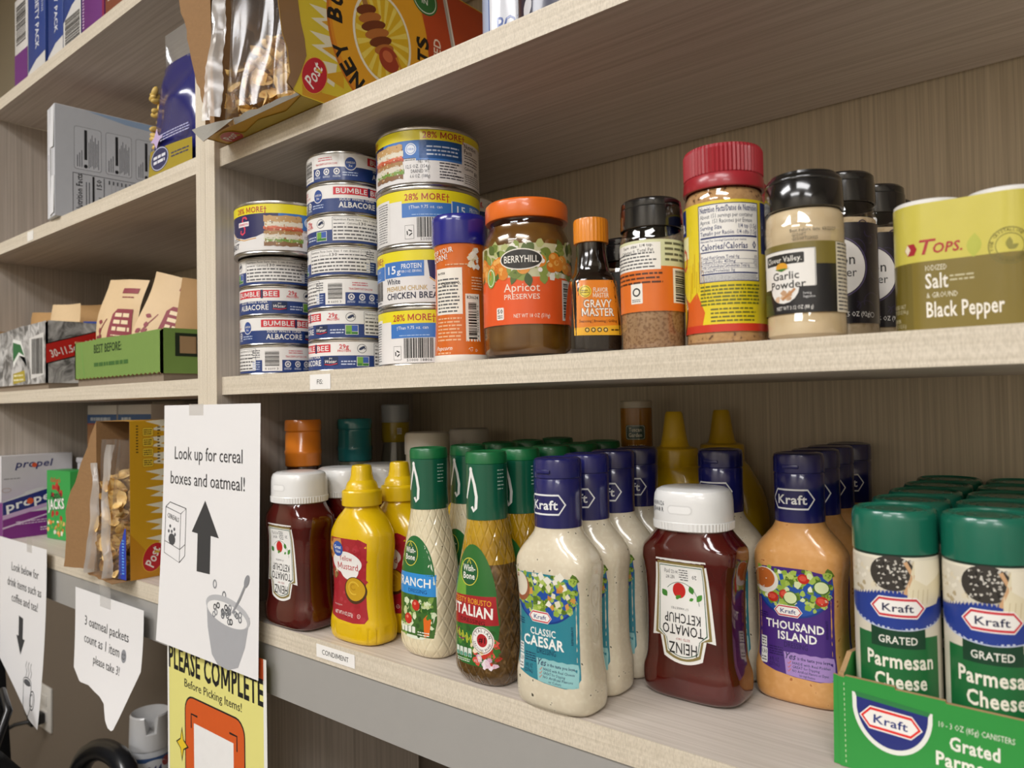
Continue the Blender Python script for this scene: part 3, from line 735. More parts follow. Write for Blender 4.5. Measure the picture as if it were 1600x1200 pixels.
L.ell(-9, 46, 4.6, 4.6, '#e9d23a', 1); L.ring(-9, 46, 3.8, 3.8, .4, '#6b4a12', 1.5); L.micro(-12, 44.6, -6, 47.4, 2, '#5a3a10', seed=61)
L.text('FLAVOR', 2.6, 45.4, 3.4, '#f4ead8', w=11, bold=.02); L.text('MASTER', 2.6, 41.4, 3.4, '#f4ead8', w=12, bold=.02)
for (tt, yy) in (('GRAVY', 34), ('MASTER', 27.6)):
    L.text(tt, 0, yy-.2, 6.2, '#5b1d0c', w=24.6 if tt == 'MASTER' else 21.6, bold=.06, l=1.5); L.text(tt, 0, yy, 5.8, '#f8f2e6', w=24 if tt == 'MASTER' else 21, bold=.03, l=2.2)
L.text('Seasoning | Browning | Grilling', 0, 23, 2.0, '#4a1d08', w=28, bold=.01, res=1)
for k in range(4): L.ell(-8.5+k*4.6, 17.4, 1.7, 1.7, '#2d1a0c', 1.2); L.ell(-8.5+k*4.6, 17.4, 1.0, 1.0, '#f0d27a', 1.7)
L.micro(9.5, 16, 16, 18.6, 1, '#3d2410', seed=62)
L.build('label', lambda a, b, d: G.front(a, b, d), t, gx=2.5, gy=4)
L = Lab(.3, .3); L.rect(-16, 13.5, 16, 54.5, '#df7f22', 0); L.micro(-13, 36, 10, 52, 7, '#5a2c0c', seed=63); L.rect(2, 15, 12, 33, '#f0e9dd', .6); L.bars(3, 16, 11, 32, '#222', l=1, seed=64)
L.build('back_label', lambda a, b, d: G.side(a, b, d), t, gx=2.5, gy=4)
# ---- ground spice with black lid and orange label
def lid_ribbed(name, r, z0, z1, m, t, n=60, depth=.97, ztop=3):
    bm = bmesh.new(); lathe(bm, [(r-1.2, z0), (r, z0+.3), (r, z0+1.6), (r, z1-ztop-.4), (r-.5, z1-ztop), (r-.7, z1-1), (r-2.4, z1), (0, z1)], seg=n*2)
    for v in bm.verts:
        q = Vector((v.co.x, v.co.y)); k = round(atan2(v.co.y, v.co.x)/(2*pi)*n*2)
        if k % 2 and (z0+1)*.001 < v.co.z < (z1-ztop-.2)*.001 and q.length > (r-.8)*.001: v.co.x *= depth; v.co.y *= depth
    return mk(name, bm, m, t, 18)
BLK = plastic('#121213', .16, .6)
CLR = clear((1, .99, .97), .09, .03)
def spice(x, y, r, h, zl, powder, label, name='spice_jar', gap=6, cat='spice jar', group=None, capr=None):
    t = thing(name, label, cat, (x, y, ZM), face_cam(x, y), group)
    capr = capr or r-.6
    mk('jar', lt([(0, .2), (r-3, .2), (r-.8, .8), (r, 3), (r, zl-gap-1), (r-.6, zl-gap+1.2), (capr-1.6, zl-1), (capr-1.6, zl+1)], seg=56), CLR, t)
    mk('spice', lt([(0, .8), (r-3.2, .8), (r-1.2, 1.6), (r-.7, 3.4), (r-.7, zl-gap-3), (r-1.2, zl-gap-2.2), (0, zl-gap-1.6)], seg=56), powder, t)
    mk('lid', lt([(capr-1.2, zl-.2), (capr, zl), (capr+.1, zl+2), (capr-.2, h-7), (capr-.8, h-6.4), (capr-.6, h-5.4), (capr-.8, h-2), (capr-2.2, h-.4), (capr-5, h), (0, h-.3)], seg=56), BLK, t)
    return t
x, y = .5219, .0425
t = spice(x, y, 22.6, 107, 86, speckled('#a3805a', '#8a6541', 500, .55, .8, .1, 0, '#b18e68'), 'brown ground spice jar with black lid and orange and cream label', gap=8)
L = Lab(.35, .2); L.rect(-35, 26.4, 35, 76, '#d9dbaf', 0); L.rect(-35, 26.4, 35, 57.4, '#e0701f', .5)
L.rect(-35, 55.2, 6, 74, '#f3f0e8', 1); L.micro(-33, 56, 4, 68, 5, '#333', seed=71, rag=.2); L.text('Calories 0, Total Fat', -12, 67.6, 2.3, '#222', w=26, bold=.01, res=1, rot=.03); L.text('Serv. size: 1/4 tsp.', -11, 71, 2.2, '#222', w=24, bold=.01, res=1, rot=.03)
L.micro(9, 60, 32, 75, 4, '#5c5c44', seed=72, rag=.2); L.micro(-32, 45, 8, 54, 3, '#4d2508', seed=73)
L.rrect(-16, 32, -7, 46, .6, '#f0ece2', 1); L.ring(-11.5, 40, 3, 3, 1, '#222', 1.6); L.micro(-15, 33, -8, 35.4, 2, '#222', seed=74)
L.rect(15, 32, 31, 56, '#f3f0e8', 1); L.bars(17, 33, 29, 55, '#222', seed=75, vert=False)
L.build('label', cylmap(22.6, 0, 0), t, gx=3)
# ---- large chile and salt seasoning, red ridged lid
def big_seasoning(x, y, label, group=None):
    t = thing('seasoning_jar', label, 'seasoning', (x, y, ZM), face_cam(x, y), group)
    r = 27
    mk('jar', lt([(0, .2), (r-3, .2), (r-.8, .8), (r, 3.5), (r-.2, 12), (r-.5, 60), (r-.4, 96), (r-1, 101), (r-2.6, 105), (r-3, 110)], seg=64), CLR, t)
    mk('seasoning', lt([(0, .8), (r-3.2, .8), (r-.9, 3), (r-1, 12), (r-1.2, 60), (r-1.2, 96), (r-2.2, 101), (r-3.4, 104), (0, 104.5)], seg=64), speckled('#b98f5e', '#6b4526', 300, .62, .85, .15, 0, '#c9a06c', .05), t)
    bm = bmesh.new(); lathe(bm, [(r-2, 104.5), (r-.2, 104.8), (r, 106), (r-.4, 112), (r-1.2, 114)], seg=120)
    lathe(bm, [(r-1.3, 114), (r-.5, 114.6), (r-.5, 131), (r-1.6, 133.2), (r-4, 134), (0, 133.6)], seg=120)
    for v in bm.verts:
        q = Vector((v.co.x, v.co.y)); k = round(atan2(v.co.y, v.co.x)/(2*pi)*120)
        if k % 2 and .1142 < v.co.z < .1315 and q.length > .02: v.co.x *= .965; v.co.y *= .965
    mk('lid', bm, plastic('#a32530', .3, .2), t, 18)
    L = Lab(.35, .25); Y = '#e6cf23'; C = '#1d2f68'
    L.rect(-60, 9, 60, 95, Y, 0); L.rect(-60, 9, 60, 14, '#c9341f', .5); L.poly([(-40, 14), (-16, 14), (-14, 22), (-20, 36), (-28, 30), (-40, 38)], '#d9601f', .4)
    L.rect(-60, 76, -31, 94, '#1d2f78', .6); L.text('a', -37, 79, 9, '#f2efe8', w=8, bold=.03, l=1.2)
    L.rect(-60, 60, -28, 75, '#efe9b8', .5); L.text('O', -35, 52, 16, '#c5342c', w=10, bold=.01, l=1); L.ell(-42, 24, 11, 15, '#20201c', 1); L.ell(-42, 24, 9, 12.5, '#e0b52a', 1.4); L.text('PEPPER', -35, 30, 2.8, '#efe3b0', w=12, rot=-1.1, l=2, res=1, bold=.02)
    for k in range(7): L.line([(-27+k*2.1, 32+k % 3*4), (-26+k*2, 40+k % 2*5), (-25+k*1.7, 50+k % 3*6)], .5, '#c99b1d', .8)
    L.rect(-17.5, 41.5, 24, 93, '#f0eee8', .8); L.frame(-17.5, 41.5, 24, 93, .6, C, 1.3)
    x0 = -16; wv = 38.6
    L.text('Nutrition Facts/Datos de Nutrici\u00f3n', x0, 87.6, 4.0, C, w=wv, al='l', bold=.03, res=1)
    L.text('About 151 servings per container', x0, 83.6, 2.9, '#3a4256', w=wv*.92, al='l', res=1); L.text('Aprox. 151 Raciones por Envase', x0, 80, 2.9, '#3a4256', w=wv*.9, al='l', res=1)
    L.text('Serving Size', x0, 76.2, 2.8, C, w=14.5, al='l', bold=.02, res=1); L.text('1/4 tsp (1.5g)', x0+wv, 76.2, 2.8, C, w=13.5, al='r', bold=.01, res=1)
    L.text('Tama\u00f1o por Raci\u00f3n', x0, 72.4, 2.8, C, w=22, al='l', bold=.02, res=1); L.text('1/4 cdta (1.5g)', x0+wv, 72.4, 2.8, C, w=14.5, al='r', bold=.01, res=1)
    L.rect(x0, 70.2, x0+wv, 71.4, C, 1.6); L.text('Amount Per Serving/Cantidad por raci\u00f3n', x0, 68, 1.5, C, w=30, al='l', bold=.01, res=1)
    L.text('Calories/Calor\u00edas', x0, 62.8, 4.2, C, w=31, al='l', bold=.03, res=1); L.text('0', x0+wv-1, 62.8, 5, C, w=3, al='r', bold=.03, res=1); L.rect(x0, 61, x0+wv, 61.8, C, 1.6)
    for i, (a, b) in enumerate((('Total Fat/Grasa Total 0g', '0%'), ('Sodium/Sodio 450mg', '20%'), ('Total Carbohydrate/Carbohidrato Total 0g', '0%'), ('Protein/Prote\u00ednas 0g', ''))):
        L.text(a, x0, 56.6-i*2.9, 2.1, C, w=[25, 22.5, 32, 22][i], al='l', bold=.012, res=1)
        if b: L.text(b, x0+wv, 56.6-i*2.9, 2.1, C, w=[2.6, 3.6, 2.6][i], al='r', res=1)
        L.rect(x0, 55.9-i*2.9, x0+wv, 56.1-i*2.9, C, 1.5)
    L.rect(x0, 46.4, x0+wv, 47.2, C, 1.6); L.micro(x0, 42.2, x0+wv, 46, 4, '#555d72', seed=81, rag=.05)
    L.micro(-17, 26, 24, 40, 6, '#6d7024', seed=82, rag=.06, fill=.5); L.micro(-10, 14.8, 20, 25, 4, '#6d6a24', seed=83, rag=.15, fill=.42)
    L.rect(27, 60, 60, 94, '#1d2f78', .6)
    L.build('label', cylmap(27, 0, 0), t, gx=3)
    return t
big_seasoning(.5723, .0526, 'large yellow labelled chile seasoning jar with a ridged red lid, front row')
big_seasoning(.5430, .1400, 'second red lidded seasoning jar half hidden behind the front one')
# ---- garlic powder
x, y = .6305, .0371
t = thing('spice_jar', 'garlic powder jar with glossy black lid and olive and black label', 'spice jar', (x, y, ZM), face_cam(x, y), None)
r = 23.2
mk('jar', lt([(0, .2), (r-3, .2), (r-.8, .8), (r, 3), (r, 11), (r-.4, 12), (r-.4, 60), (r+.1, 61.5), (r-.1, 70), (r-.6, 71), (r-.6, 78), (r-2, 80), (r-2.4, 82)], seg=64), CLR, t)
mk('garlic_powder', lt([(0, .8), (r-3.2, .8), (r-.8, 3), (r-.8, 70), (r-1.2, 76), (r-2.4, 78), (0, 78.4)], seg=64), speckled('#d9c6a3', '#cdb68e', 60, .55, .75, .25, 0, '#e0cfae', .2), t)
mk('lid', lt([(r-1.6, 78.6), (r-.4, 78.9), (r-.2, 81), (r-.6, 94), (r-1.2, 95), (r-.8, 95.6), (r-.8, 97), (r-2.4, 99.4), (r-3.6, 99.6), (r-4, 101.2), (r-6, 101.8), (0, 101.6)], seg=64), BLK, t)
L = Lab(.35, .3)
L.rect(-60, 15.4, 60, 57.4, '#14151a', 0); L.rect(-60, 44, 60, 57.4, '#786b2c', .4); L.poly([(-60, 15.4), (-20, 15.4), (-24, 28), (-60, 30)], '#2d3a26', .5)
p = [(-30, 53.6), (5.5, 53.6), (6, 53), (6, 31.4), (5.4, 31), (-4, 31)]+[(-13+9.5*cos(a), 31+9.5*sin(a)) for a in [-pi*i/8 for i in range(0, 9)]]+[(-30, 31)]
L.poly(p, '#efece6', 1); L.line([(a*.97-.3, b*.985+.7) for a, b in p[:5]], .35, '#777', 1.5)
L.rrect(-27, 45, -.5, 51.4, .8, '#1b1b1b', 1.6); L.text('Clover Valley.', -13.8, 46.6, 3.4, '#f2efe6', w=24, bold=.01, l=2.4, res=1)
L.ell(-14, 43.6, 4, 2.6, '#e0a129', 2); L.poly([(-19, 42.6), (-9, 42.6), (-14, 40.8)], '#3f7a2e', 2.4)
L.text('Garlic', -12, 36, 4.6, '#1d1d1d', w=17, bold=.02, l=2); L.text('Powder', -11, 30.6, 4.6, '#1d1d1d', w=22.5, bold=.02, l=2)
L.blobs(-18, 23.6, -8, 28, 8, ['#d9b99a', '#ecdfd0', '#c69f7c'], 1.4, 2.6, 2, seed=91); L.line([(-14, 24), (-9, 27), (-6, 30)], 1.4, '#c08a5a', 3.2)
L.text('Serving', -1.6, 26.2, 1.5, '#ddd', w=4.6, al='l', res=1); L.text('Suggestion', -1.6, 24.2, 1.5, '#ddd', w=6.6, al='l', res=1)
L.text('NET WT 3.12 OZ (88 g)', -18, 17.6, 2.3, '#efece6', w=22, al='l', bold=.005, res=1)
L.rect(19, 15.4, 34, 57, '#e6dfce', .9); L.micro(20, 16, 33, 57, 18, '#2b2b2b', seed=92)
L.text('Best before date: 03/22/27', -8, 63.6, 2.0, '#222', w=27, al='l', bold=.004, res=1); L.text('GI1500PT', -7, 60.8, 2.0, '#222', w=8, al='l', res=1); L.text('GI1500PT220325', -7, 58.4, 2.0, '#222', w=14.5, al='l', bold=.004, res=1)
L.build('label', cylmap(23.2, 0, 0), t, gx=3)
# ---- onion powder jars behind it
def onion(x, y, label):
    t = spice(x, y, 23.8, 118, 97, speckled('#cbb795', '#b7a07a', 200, .55, .8, .2, 0, '#d6c4a4', .1), label, gap=9, capr=23.4, group='black and purple labelled powder jars')
    L = Lab(.3, .35); L.rect(-60, 14, 60, 82, '#15121b', 0)
    r = random.Random(5)
    for i in range(26):
        cx, cy, R = r.uniform(-40, 40), r.uniform(18, 80), r.uniform(3, 8); a = r.uniform(0, 6)
        L.ring(cx, cy, R, R, .7, '#2b2340', .4+.1*(i % 5), n=10, a0=a, a1=a+2.6)
    L.ell(-5, 52, 21, 20, '#f1eee9', 1.5, n=36); L.ring(-5, 52, 22.4, 21.4, .7, '#5b4f78', 1.4, n=36)
    L.text('Onion', -3, 53.6, 7.2, '#1b1b1b', w=24, bold=.01, l=2.2); L.text('Powder', -2, 45.4, 6, '#1b1b1b', w=24, l=2.2)
    L.text('NET WT 3.25 OZ (92g)', 2, 18.6, 3.2, '#efece6', w=34, bold=.008, res=1, l=1.5); L.ring(21, 19.6, 1.8, 1.8, .4, '#ccc', 1.4)
    L.build('label', cylmap(23.8, 0, 0), t, gx=3)
    return t
o = onion(.6302, .1150, 'onion powder jar just behind the garlic powder, white oval on its label')
dup(o, (.6392, .1640, ZM), 'powder jar third in the row behind the garlic powder', face_cam(.6392, .164))
dup(o, (.6352, .2140, ZM), 'powder jar last in the row behind the garlic powder, only its lid edge showing', face_cam(.6352, .214))
# a dark spice jar further back
t = spice(.4480, .1300, 22, 104, 84, speckled('#4a3018', '#2e1c0e', 300, .55, .8, .1), 'dark spice jar with black lid standing behind the gravy sauce bottle', gap=6)
L = Lab(.4); L.rect(-40, 14, 40, 74, '#1d1a18', 0); L.build('label', cylmap(22, 0, 0), t, gx=3)
# ---- salt and pepper twin pack
t = thing('salt_pepper_pack', 'yellow and olive shrink wrapped twin pack of salt and pepper', 'seasoning', (.6966, .0500, ZM), 0)
def stad(r, pinch, n=96, gap=36.4):
    out = []; per = [(-pi/2+0, 'x')]
    # outline of two touching cylinders with a shallow waist, starting at the middle of the front
    N = n//4
    for i in range(N): x = gap*(.5+.5*i/N); out.append((x, -r+pinch*max(0, cos((x/gap-.5)*pi))**2))
    for i in range(2*N): a = -pi/2+pi*i/(2*N); out.append((gap+r*cos(a), r*sin(a)))
    for i in range(2*N): x = gap*(1-i/(2*N)); out.append((x, r-pinch*max(0, cos((x/gap-.5)*pi))**2))
    for i in range(2*N): a = pi/2+pi*i/(2*N); out.append((r*cos(a), r*sin(a)))
    for i in range(N): x = gap*.5*i/N; out.append((x, -r+pinch*max(0, cos((x/gap-.5)*pi))**2))
    return out
st = stad(18.2, .9)
acc = [0]
for i in range(len(st)): a, b = st[i], st[(i+1) % len(st)]; acc.append(acc[-1]+sqrt((b[0]-a[0])**2+(b[1]-a[1])**2))
def wrap(s, d):
    s %= acc[-1]
    lo, hi = 0, len(st)
    while hi-lo > 1:
        m = (lo+hi)//2
        if acc[m] <= s: lo = m
        else: hi = m
    a, b = st[lo], st[(lo+1) % len(st)]; tt = (s-acc[lo])/max(1e-9, acc[lo+1]-acc[lo])
    tx, ty = b[0]-a[0], b[1]-a[1]; q = sqrt(tx*tx+ty*ty); return a[0]+tx*tt+ty/q*d, a[1]+ty*tt-tx/q*d
for i, (cx, nm) in enumerate(((0, 'salt_canister'), (.0364, 'pepper_canister'))):
    c = mk(nm, lt([(0, .4), (16.6, .4), (17.6, 1.2), (17.6, 71.6), (17.9, 72), (17.9, 74.2), (17, 74.8), (15.6, 74), (0, 73.8)], cx=cx), plastic('#efeeea', .35), t)
L = Lab(.22, .5); PL = acc[-1]; YG = '#cfc455'; OL = '#7d6d2b'; G2 = acc[len(st)//8*0]
h0, h1 = .4, 72.2
L.rect(-PL/2, h0, PL/2, h1, YG, 0); L.rect(-PL/2, h0, PL/2, 39.6, OL, .5)
L.rect(-PL/2, h0, -24.5, 39.6, '#6d6024', .7)
L.poly([(-28.5, 47), (-26.6, 43.6), (-23, 43.6), (-21.6, 47), (-23, 50.2), (-26.6, 50.2)], '#a82330', 1.2); L.poly([(-28.3, 47), (-26.6, 44), (-25, 47), (-26.6, 50)], '#e9ddc0', 1.6)
L.text('T', -20.4, 43.6, 8.2, '#b0272f', w=8.4, al='l', bold=.02, shear=.25); L.text('OPS.', -13.6, 43.8, 5.4, '#b0272f', w=14, al='l', bold=.04, shear=.2)
L.text('IODIZED', -17.6, 34.2, 3.0, '#e9e2c8', w=10.4, al='l', res=1, bold=.004); L.text('Salt', -17.8, 24.4, 8.2, '#f1ece0', w=11, al='l', bold=.03); L.micro(-6, 27, 6, 31.4, 2, '#c9c09a', seed=101)
L.text('& GROUND', -17.4, 19, 3.0, '#e9e2c8', w=15, al='l', res=1, bold=.004); L.text('Black Pepper', -17.6, 8.4, 8.4, '#f1ece0', w=36.5, al='l', bold=.03)
L.leaf(5.4, 39, 13, 3.6, 1.5, '#b9bd4a', .9)
L.ring(22, 43, 9.8, 9.8, .4, '#6f6a2c', 1.2, n=40); L.ring(22, 43, 6.6, 6.6, .35, '#6f6a2c', 1.2, n=40); L.leaf(21.5, 41, 6.4, 1.6, 1.5, '#8f8a3a', 1.4); L.leaf(21.5, 41, 5, 1.3, .5, '#8f8a3a', 1.4)
for i, ch in enumerate('FINE CRYSTALLINE SALT '):
    a = pi*1.06-i*pi*1.12/21; L.text(ch, 22+7.5*cos(a), 43+7.5*sin(a), 1.7, '#6a6428', rot=a-pi/2, res=1) if ch != ' ' else None
for i, ch in enumerate('& FINE BLACK PEPPER'):
    a = pi*1.2+i*pi*.6/18; L.text(ch, 22+8.8*cos(a), 43+8.8*sin(a), 1.7, '#6a6428', rot=a+pi/2, res=1) if ch != ' ' else None
L.text('IODIZED SALT', -35, 14.6, 2.2, '#cfc7a4', w=12, res=1); L.text('NET WT 3.75 OZ (106 g)', -35, 11.6, 2.2, '#cfc7a4', w=15, res=1); L.text('PEPPER', -37, 6.6, 2.2, '#cfc7a4', w=8, res=1); L.text('NET WT 1.25 OZ (35 g)', -36, 3.6, 2.2, '#cfc7a4', w=14, res=1)
def wf(x, yv, d):
    p = wrap(x, d); return Vector((p[0]*.001, p[1]*.001, yv*.001))
L.build('wrapper', wf, t, gx=2.0)
# ================================================================== lower shelf: bottles and cheese
ZL = -.2431 + .0002
def oval(c, k=4): return Prof(catmull(c, k))
# ---- dressing bottles with blue caps
KR = [(0, 28, 16.5, 3), (1.2, 31, 18.8, 3.2), (4, 33, 20.4, 3.3), (12, 34, 21.2, 3.4), (22, 34, 21.2, 3.4), (31, 32.6, 20.4, 3.4), (40, 31.4, 19.8, 3.4), (62, 31, 19.6, 3.4), (84, 31.4, 19.8, 3.4), (94, 32.4, 20.4, 3.3), (102, 33.6, 21, 3.1), (109, 33.2, 20.8, 2.9), (116, 29.4, 19.8, 2.6), (122, 24.4, 18.8, 2.3), (128, 19.6, 17.8, 2.05), (133, 17.6, 17.6, 2), (140, 17.2, 17.2, 2)]
KP = oval(KR, 4)
DKB = plastic('#1a1c5e', .22, .5)
def dressing(x, y, kind, label, group, logo=0.0):
    body = {'caesar': speckled('#e0d7c0', '#4a463a', 260, .715, .2, .6, 0, '#d9ceb6', .02), 'island': speckled('#d9a264', '#b06a38', 200, .70, .2, .6, 0, '#d39a5a', .03)}[kind]
    t = thing('dressing_bottle', label, 'bottle', (x, y, ZL), 0, group)
    bm = bmesh.new(); loft(bm, KP.r, seg=72); mk('bottle', bm, body, t, 50)
    CP = [(17.4, 132.4), (18.0, 132.8), (18.1, 138), (17.9, 155), (18.1, 167.6), (17.7, 168.2), (17.7, 168.8), (18.3, 169.4), (18.3, 180), (17.6, 182.6), (15.6, 183.6), (13, 183.8), (12, 183.2), (0, 183)]
    mk('cap', lt(CP, seg=64), DKB, t)
    L = Lab(.2, .5)
    p = [(-16.5, 0), (-11.6, 7), (11.6, 7), (16.5, 0), (11.6, -7), (-11.6, -7), (-16.5, 0)]
    L.line(p, 1.3, '#eef0f2', 1); L.text('Kraft', 0, -3.4, 6.6, '#eef0f2', w=22, bold=.04)
    L.build('cap_logo', cylmap(18.0, logo, 150), t, gx=2)
    bm = bmesh.new(); box(bm, -.006, -.0192, .1725, .006, -.0172, .1755, bev=.0008); mk('cap_tab', bm, DKB, t)
    L = Lab(.3, .3)
    bg, dk, lt_, tx = {'caesar': ('#2d8393', '#1a2a50', '#8fc3c4', ('CLASSIC', 'CAESAR')), 'island': ('#4a2a7d', '#231450', '#a888c6', ('THOUSAND', 'ISLAND'))}[kind]
    zt, zb = 100, 21
    out = [(-26.5, zt-1), (-10, zt), (10, zt), (26.5, zt-3), (27.6, 88), (27, 62), (27.4, 40), (28.6, 28), (26, 22.5), (18, zb-.6), (0, zb), (-14, zb+2), (-24, zb+5), (-28, 32), (-27.4, 46), (-27, 66), (-27.6, 90)]
    L.poly(out, bg, 0)
    # plate and salad
    L.poly([(-27.5, 92)]+[(-1+27*cos(a), 84+20.5*sin(a)) for a in [pi+.12+i*(pi-.24)/18 for i in range(19)]]+[(27.4, 88), (27, 96), (-27, 96)], '#2250a4', .5)
    L.ring(-1, 84, 27, 20.5, 1.4, '#173a86', 1, a0=pi+.2, a1=2*pi-.2)
    ins = lambda a, b: ((a+1)/27)**2+((b-84)/17)**2 < 1 or (b > 84 and abs(a) < 26)
    L.blobs(-26, 70.5, 26.5, 98.5, 130, ['#6f8f2c', '#93b142', '#b9cc6a', '#557322', '#a5bf52'], 1.6, 4, 1.2, seed=7, inside=ins)
    if kind == 'caesar':
        L.blobs(-16, 76, 24, 99, 18, ['#f0ecdc', '#e6dfc4'], 2, 4, 3, seed=8, k=4); L.blobs(-14, 76, 26, 94, 7, ['#d69a4a', '#c98638'], 2.6, 3.8, 3.6, seed=9, k=4)
        L.ell(-22, 88, 9, 10.5, '#9a5a3c', 4.4); L.ell(-22.5, 90, 7.4, 9, '#e2dac6', 4.8)
    else:
        L.blobs(-20, 74, 26, 97, 12, ['#e9ecd0', '#d7e2ae'], 2, 3.4, 3, seed=8)
        for (a, b) in ((8, 93), (20, 78), (-6, 80), (-15, 77)): L.ell(a, b, 4.2, 3.6, '#c22c1f', 3.6); L.ell(a-.4, b+.4, 2.6, 2.0, '#dd5340', 4)
        for (a, b) in ((20, 88), (-2, 78)): L.ell(a, b, 5.4, 5, '#3f6a24', 3.8); L.ell(a, b, 4.6, 4.2, '#dbe6b2', 4.2)
        L.ell(-21, 89, 10.5, 9.6, '#ece8e0', 4.4); L.ell(-21.5, 90.4, 8.4, 7.6, '#c1692f', 4.8)
    L.poly([(-30, 102), (-26.5, 102), (-26.5, 78), (-30, 78)], body and ('#dcd3bd' if kind == 'caesar' else '#d9a264'), 5.6)
    kraft(L, -4, 68, 21, 5, red='#c9283a')
    L.micro(-26, 60, -19, 65, 3, dk, seed=11)
    if kind == 'caesar': L.text(tx[0], -2, 54.6, 5.0, '#f4f3ee', w=23, bold=.03); L.text(tx[1], -2, 46.2, 7.2, '#f4f3ee', w=37, bold=.05)
    else: L.text(tx[0], 0, 54.4, 5.8, '#f4f3ee', w=42, bold=.05); L.text(tx[1], 2, 46.8, 5.8, '#f4f3ee', w=28, bold=.05)
    L.text('DRESSING', 1, 41.4, 4.0, dk, w=17, bold=.0)
    L.rrect(-25.6, 38.6, -20.8, 46.4, .4, '#e8e8e4', 1.5); L.micro(-25, 39.4, -21.4, 45.8, 3, '#333', seed=14)
    L.rrect(-25.6, 27, -20.4, 38, 1, '#e8e8e4', 1.5); L.text('120' if kind == 'caesar' else '130', -23, 33.4, 3, '#222', w=4.4, res=1, bold=.01); L.micro(-25, 28, -21, 32, 2, '#333', seed=15)
    L.micro(-19, 34, -8, 41, 4, dk, seed=12); L.text('8 FL OZ', -15, 29.6, 2.8, dk, w=7, res=1, bold=.02); L.text('(237mL)', -15, 26.2, 2.6, dk, w=8, res=1, bold=.02)
    p = [(-8, 38)]+[(-8+34.5*i/9, 38.4-(i % 2)*.6) for i in range(1, 10)]+[(27.2, 34), (27.6, 22.3), (24, 21.4), (18, 20.9), (2, 21.2), (-6, 22)]
    L.poly(p, lt_, 1)
    L.text('Yes', -6.6, 33.2, 4.6, '#1c2452', w=7.6, al='l', bold=.02, shear=.35); L.text('is the taste you love.', 2, 33.6, 2.3, '#1c2452', w=23, al='l', bold=.03, res=1)
    for i, tt in enumerate(('MADE with Real Cheese', 'GREAT for Dipping', 'NO Artificial Flavors') if kind == 'caesar' else ('MADE with Real Pickles', 'GREAT for Dipping', 'NO Artificial Flavors or Dyes')):
        L.text(tt, -1.5, 30-i*2.7, 1.9, '#2a3d5a', w=[26, 19, 25][i], al='l', bold=.012, res=1); L.line([(-5, 30.6-i*2.7), (-4.2, 29.8-i*2.7), (-2.6, 32-i*2.7)], .5, '#d2693e', 2)
    L.text('or Colors' if kind == 'caesar' else 'NO High Fructose', 9, 22, 1.8, '#2a3d5a', w=11, bold=.012, res=1)
    L.text('REFRIGERATE', 23.4, 58, 1.5, dk, w=13, rot=pi/2, res=1, bold=.02)
    L.build('label', lambda a, b, d: KP.front(a, b, d), t, gx=3, gy=6, eps=.05)
    # moulded loops on the flank
    L = Lab(.2, .6); c = '#dcd3bd' if kind == 'caesar' else '#d9a264'
    for (a, b, ra, rb) in ((0, 60, 6, 9), (0, 60, 3, 5), (0, 34, 6, 8), (0, 34, 3, 4.4), (0, 84, 5, 8)): L.ring(a, b, ra, rb, 1.0, c, 1, n=24)
    L.build('moulded_mark', lambda a, b, d: KP.side(a, b, d), t, gx=2, gy=4, base=.45)
    return t
ca = dressing(.4490, .0225, 'caesar', 'creamy caesar dressing bottle at the front of its row, teal label in full view', 'caesar dressing bottles')
dup(ca, (.4460, .0660, ZL), 'second caesar dressing bottle, directly behind the front one')
dup(ca, (.4440, .1095, ZL), 'third caesar dressing bottle back, salad picture peeking past the ketchup')
dup(ca, (.4430, .1530, ZL), 'fourth caesar dressing bottle, last in its row')
dup(ca, (.5195, .1560, ZL), 'creamy dressing bottle hidden behind the large front ketchup bottle')
ti = dressing(.5890, .1400, 'island', 'thousand island dressing bottle at the front of its row, purple label in view', 'thousand island bottles')
dup(ti, (.5880, .1835, ZL), 'second thousand island bottle, directly behind the front one')
dup(ti, (.5870, .2270, ZL), 'third thousand island bottle back in its row')
dup(ti, (.5900, .2715, ZL), 'last thousand island bottle, against the shelf back')

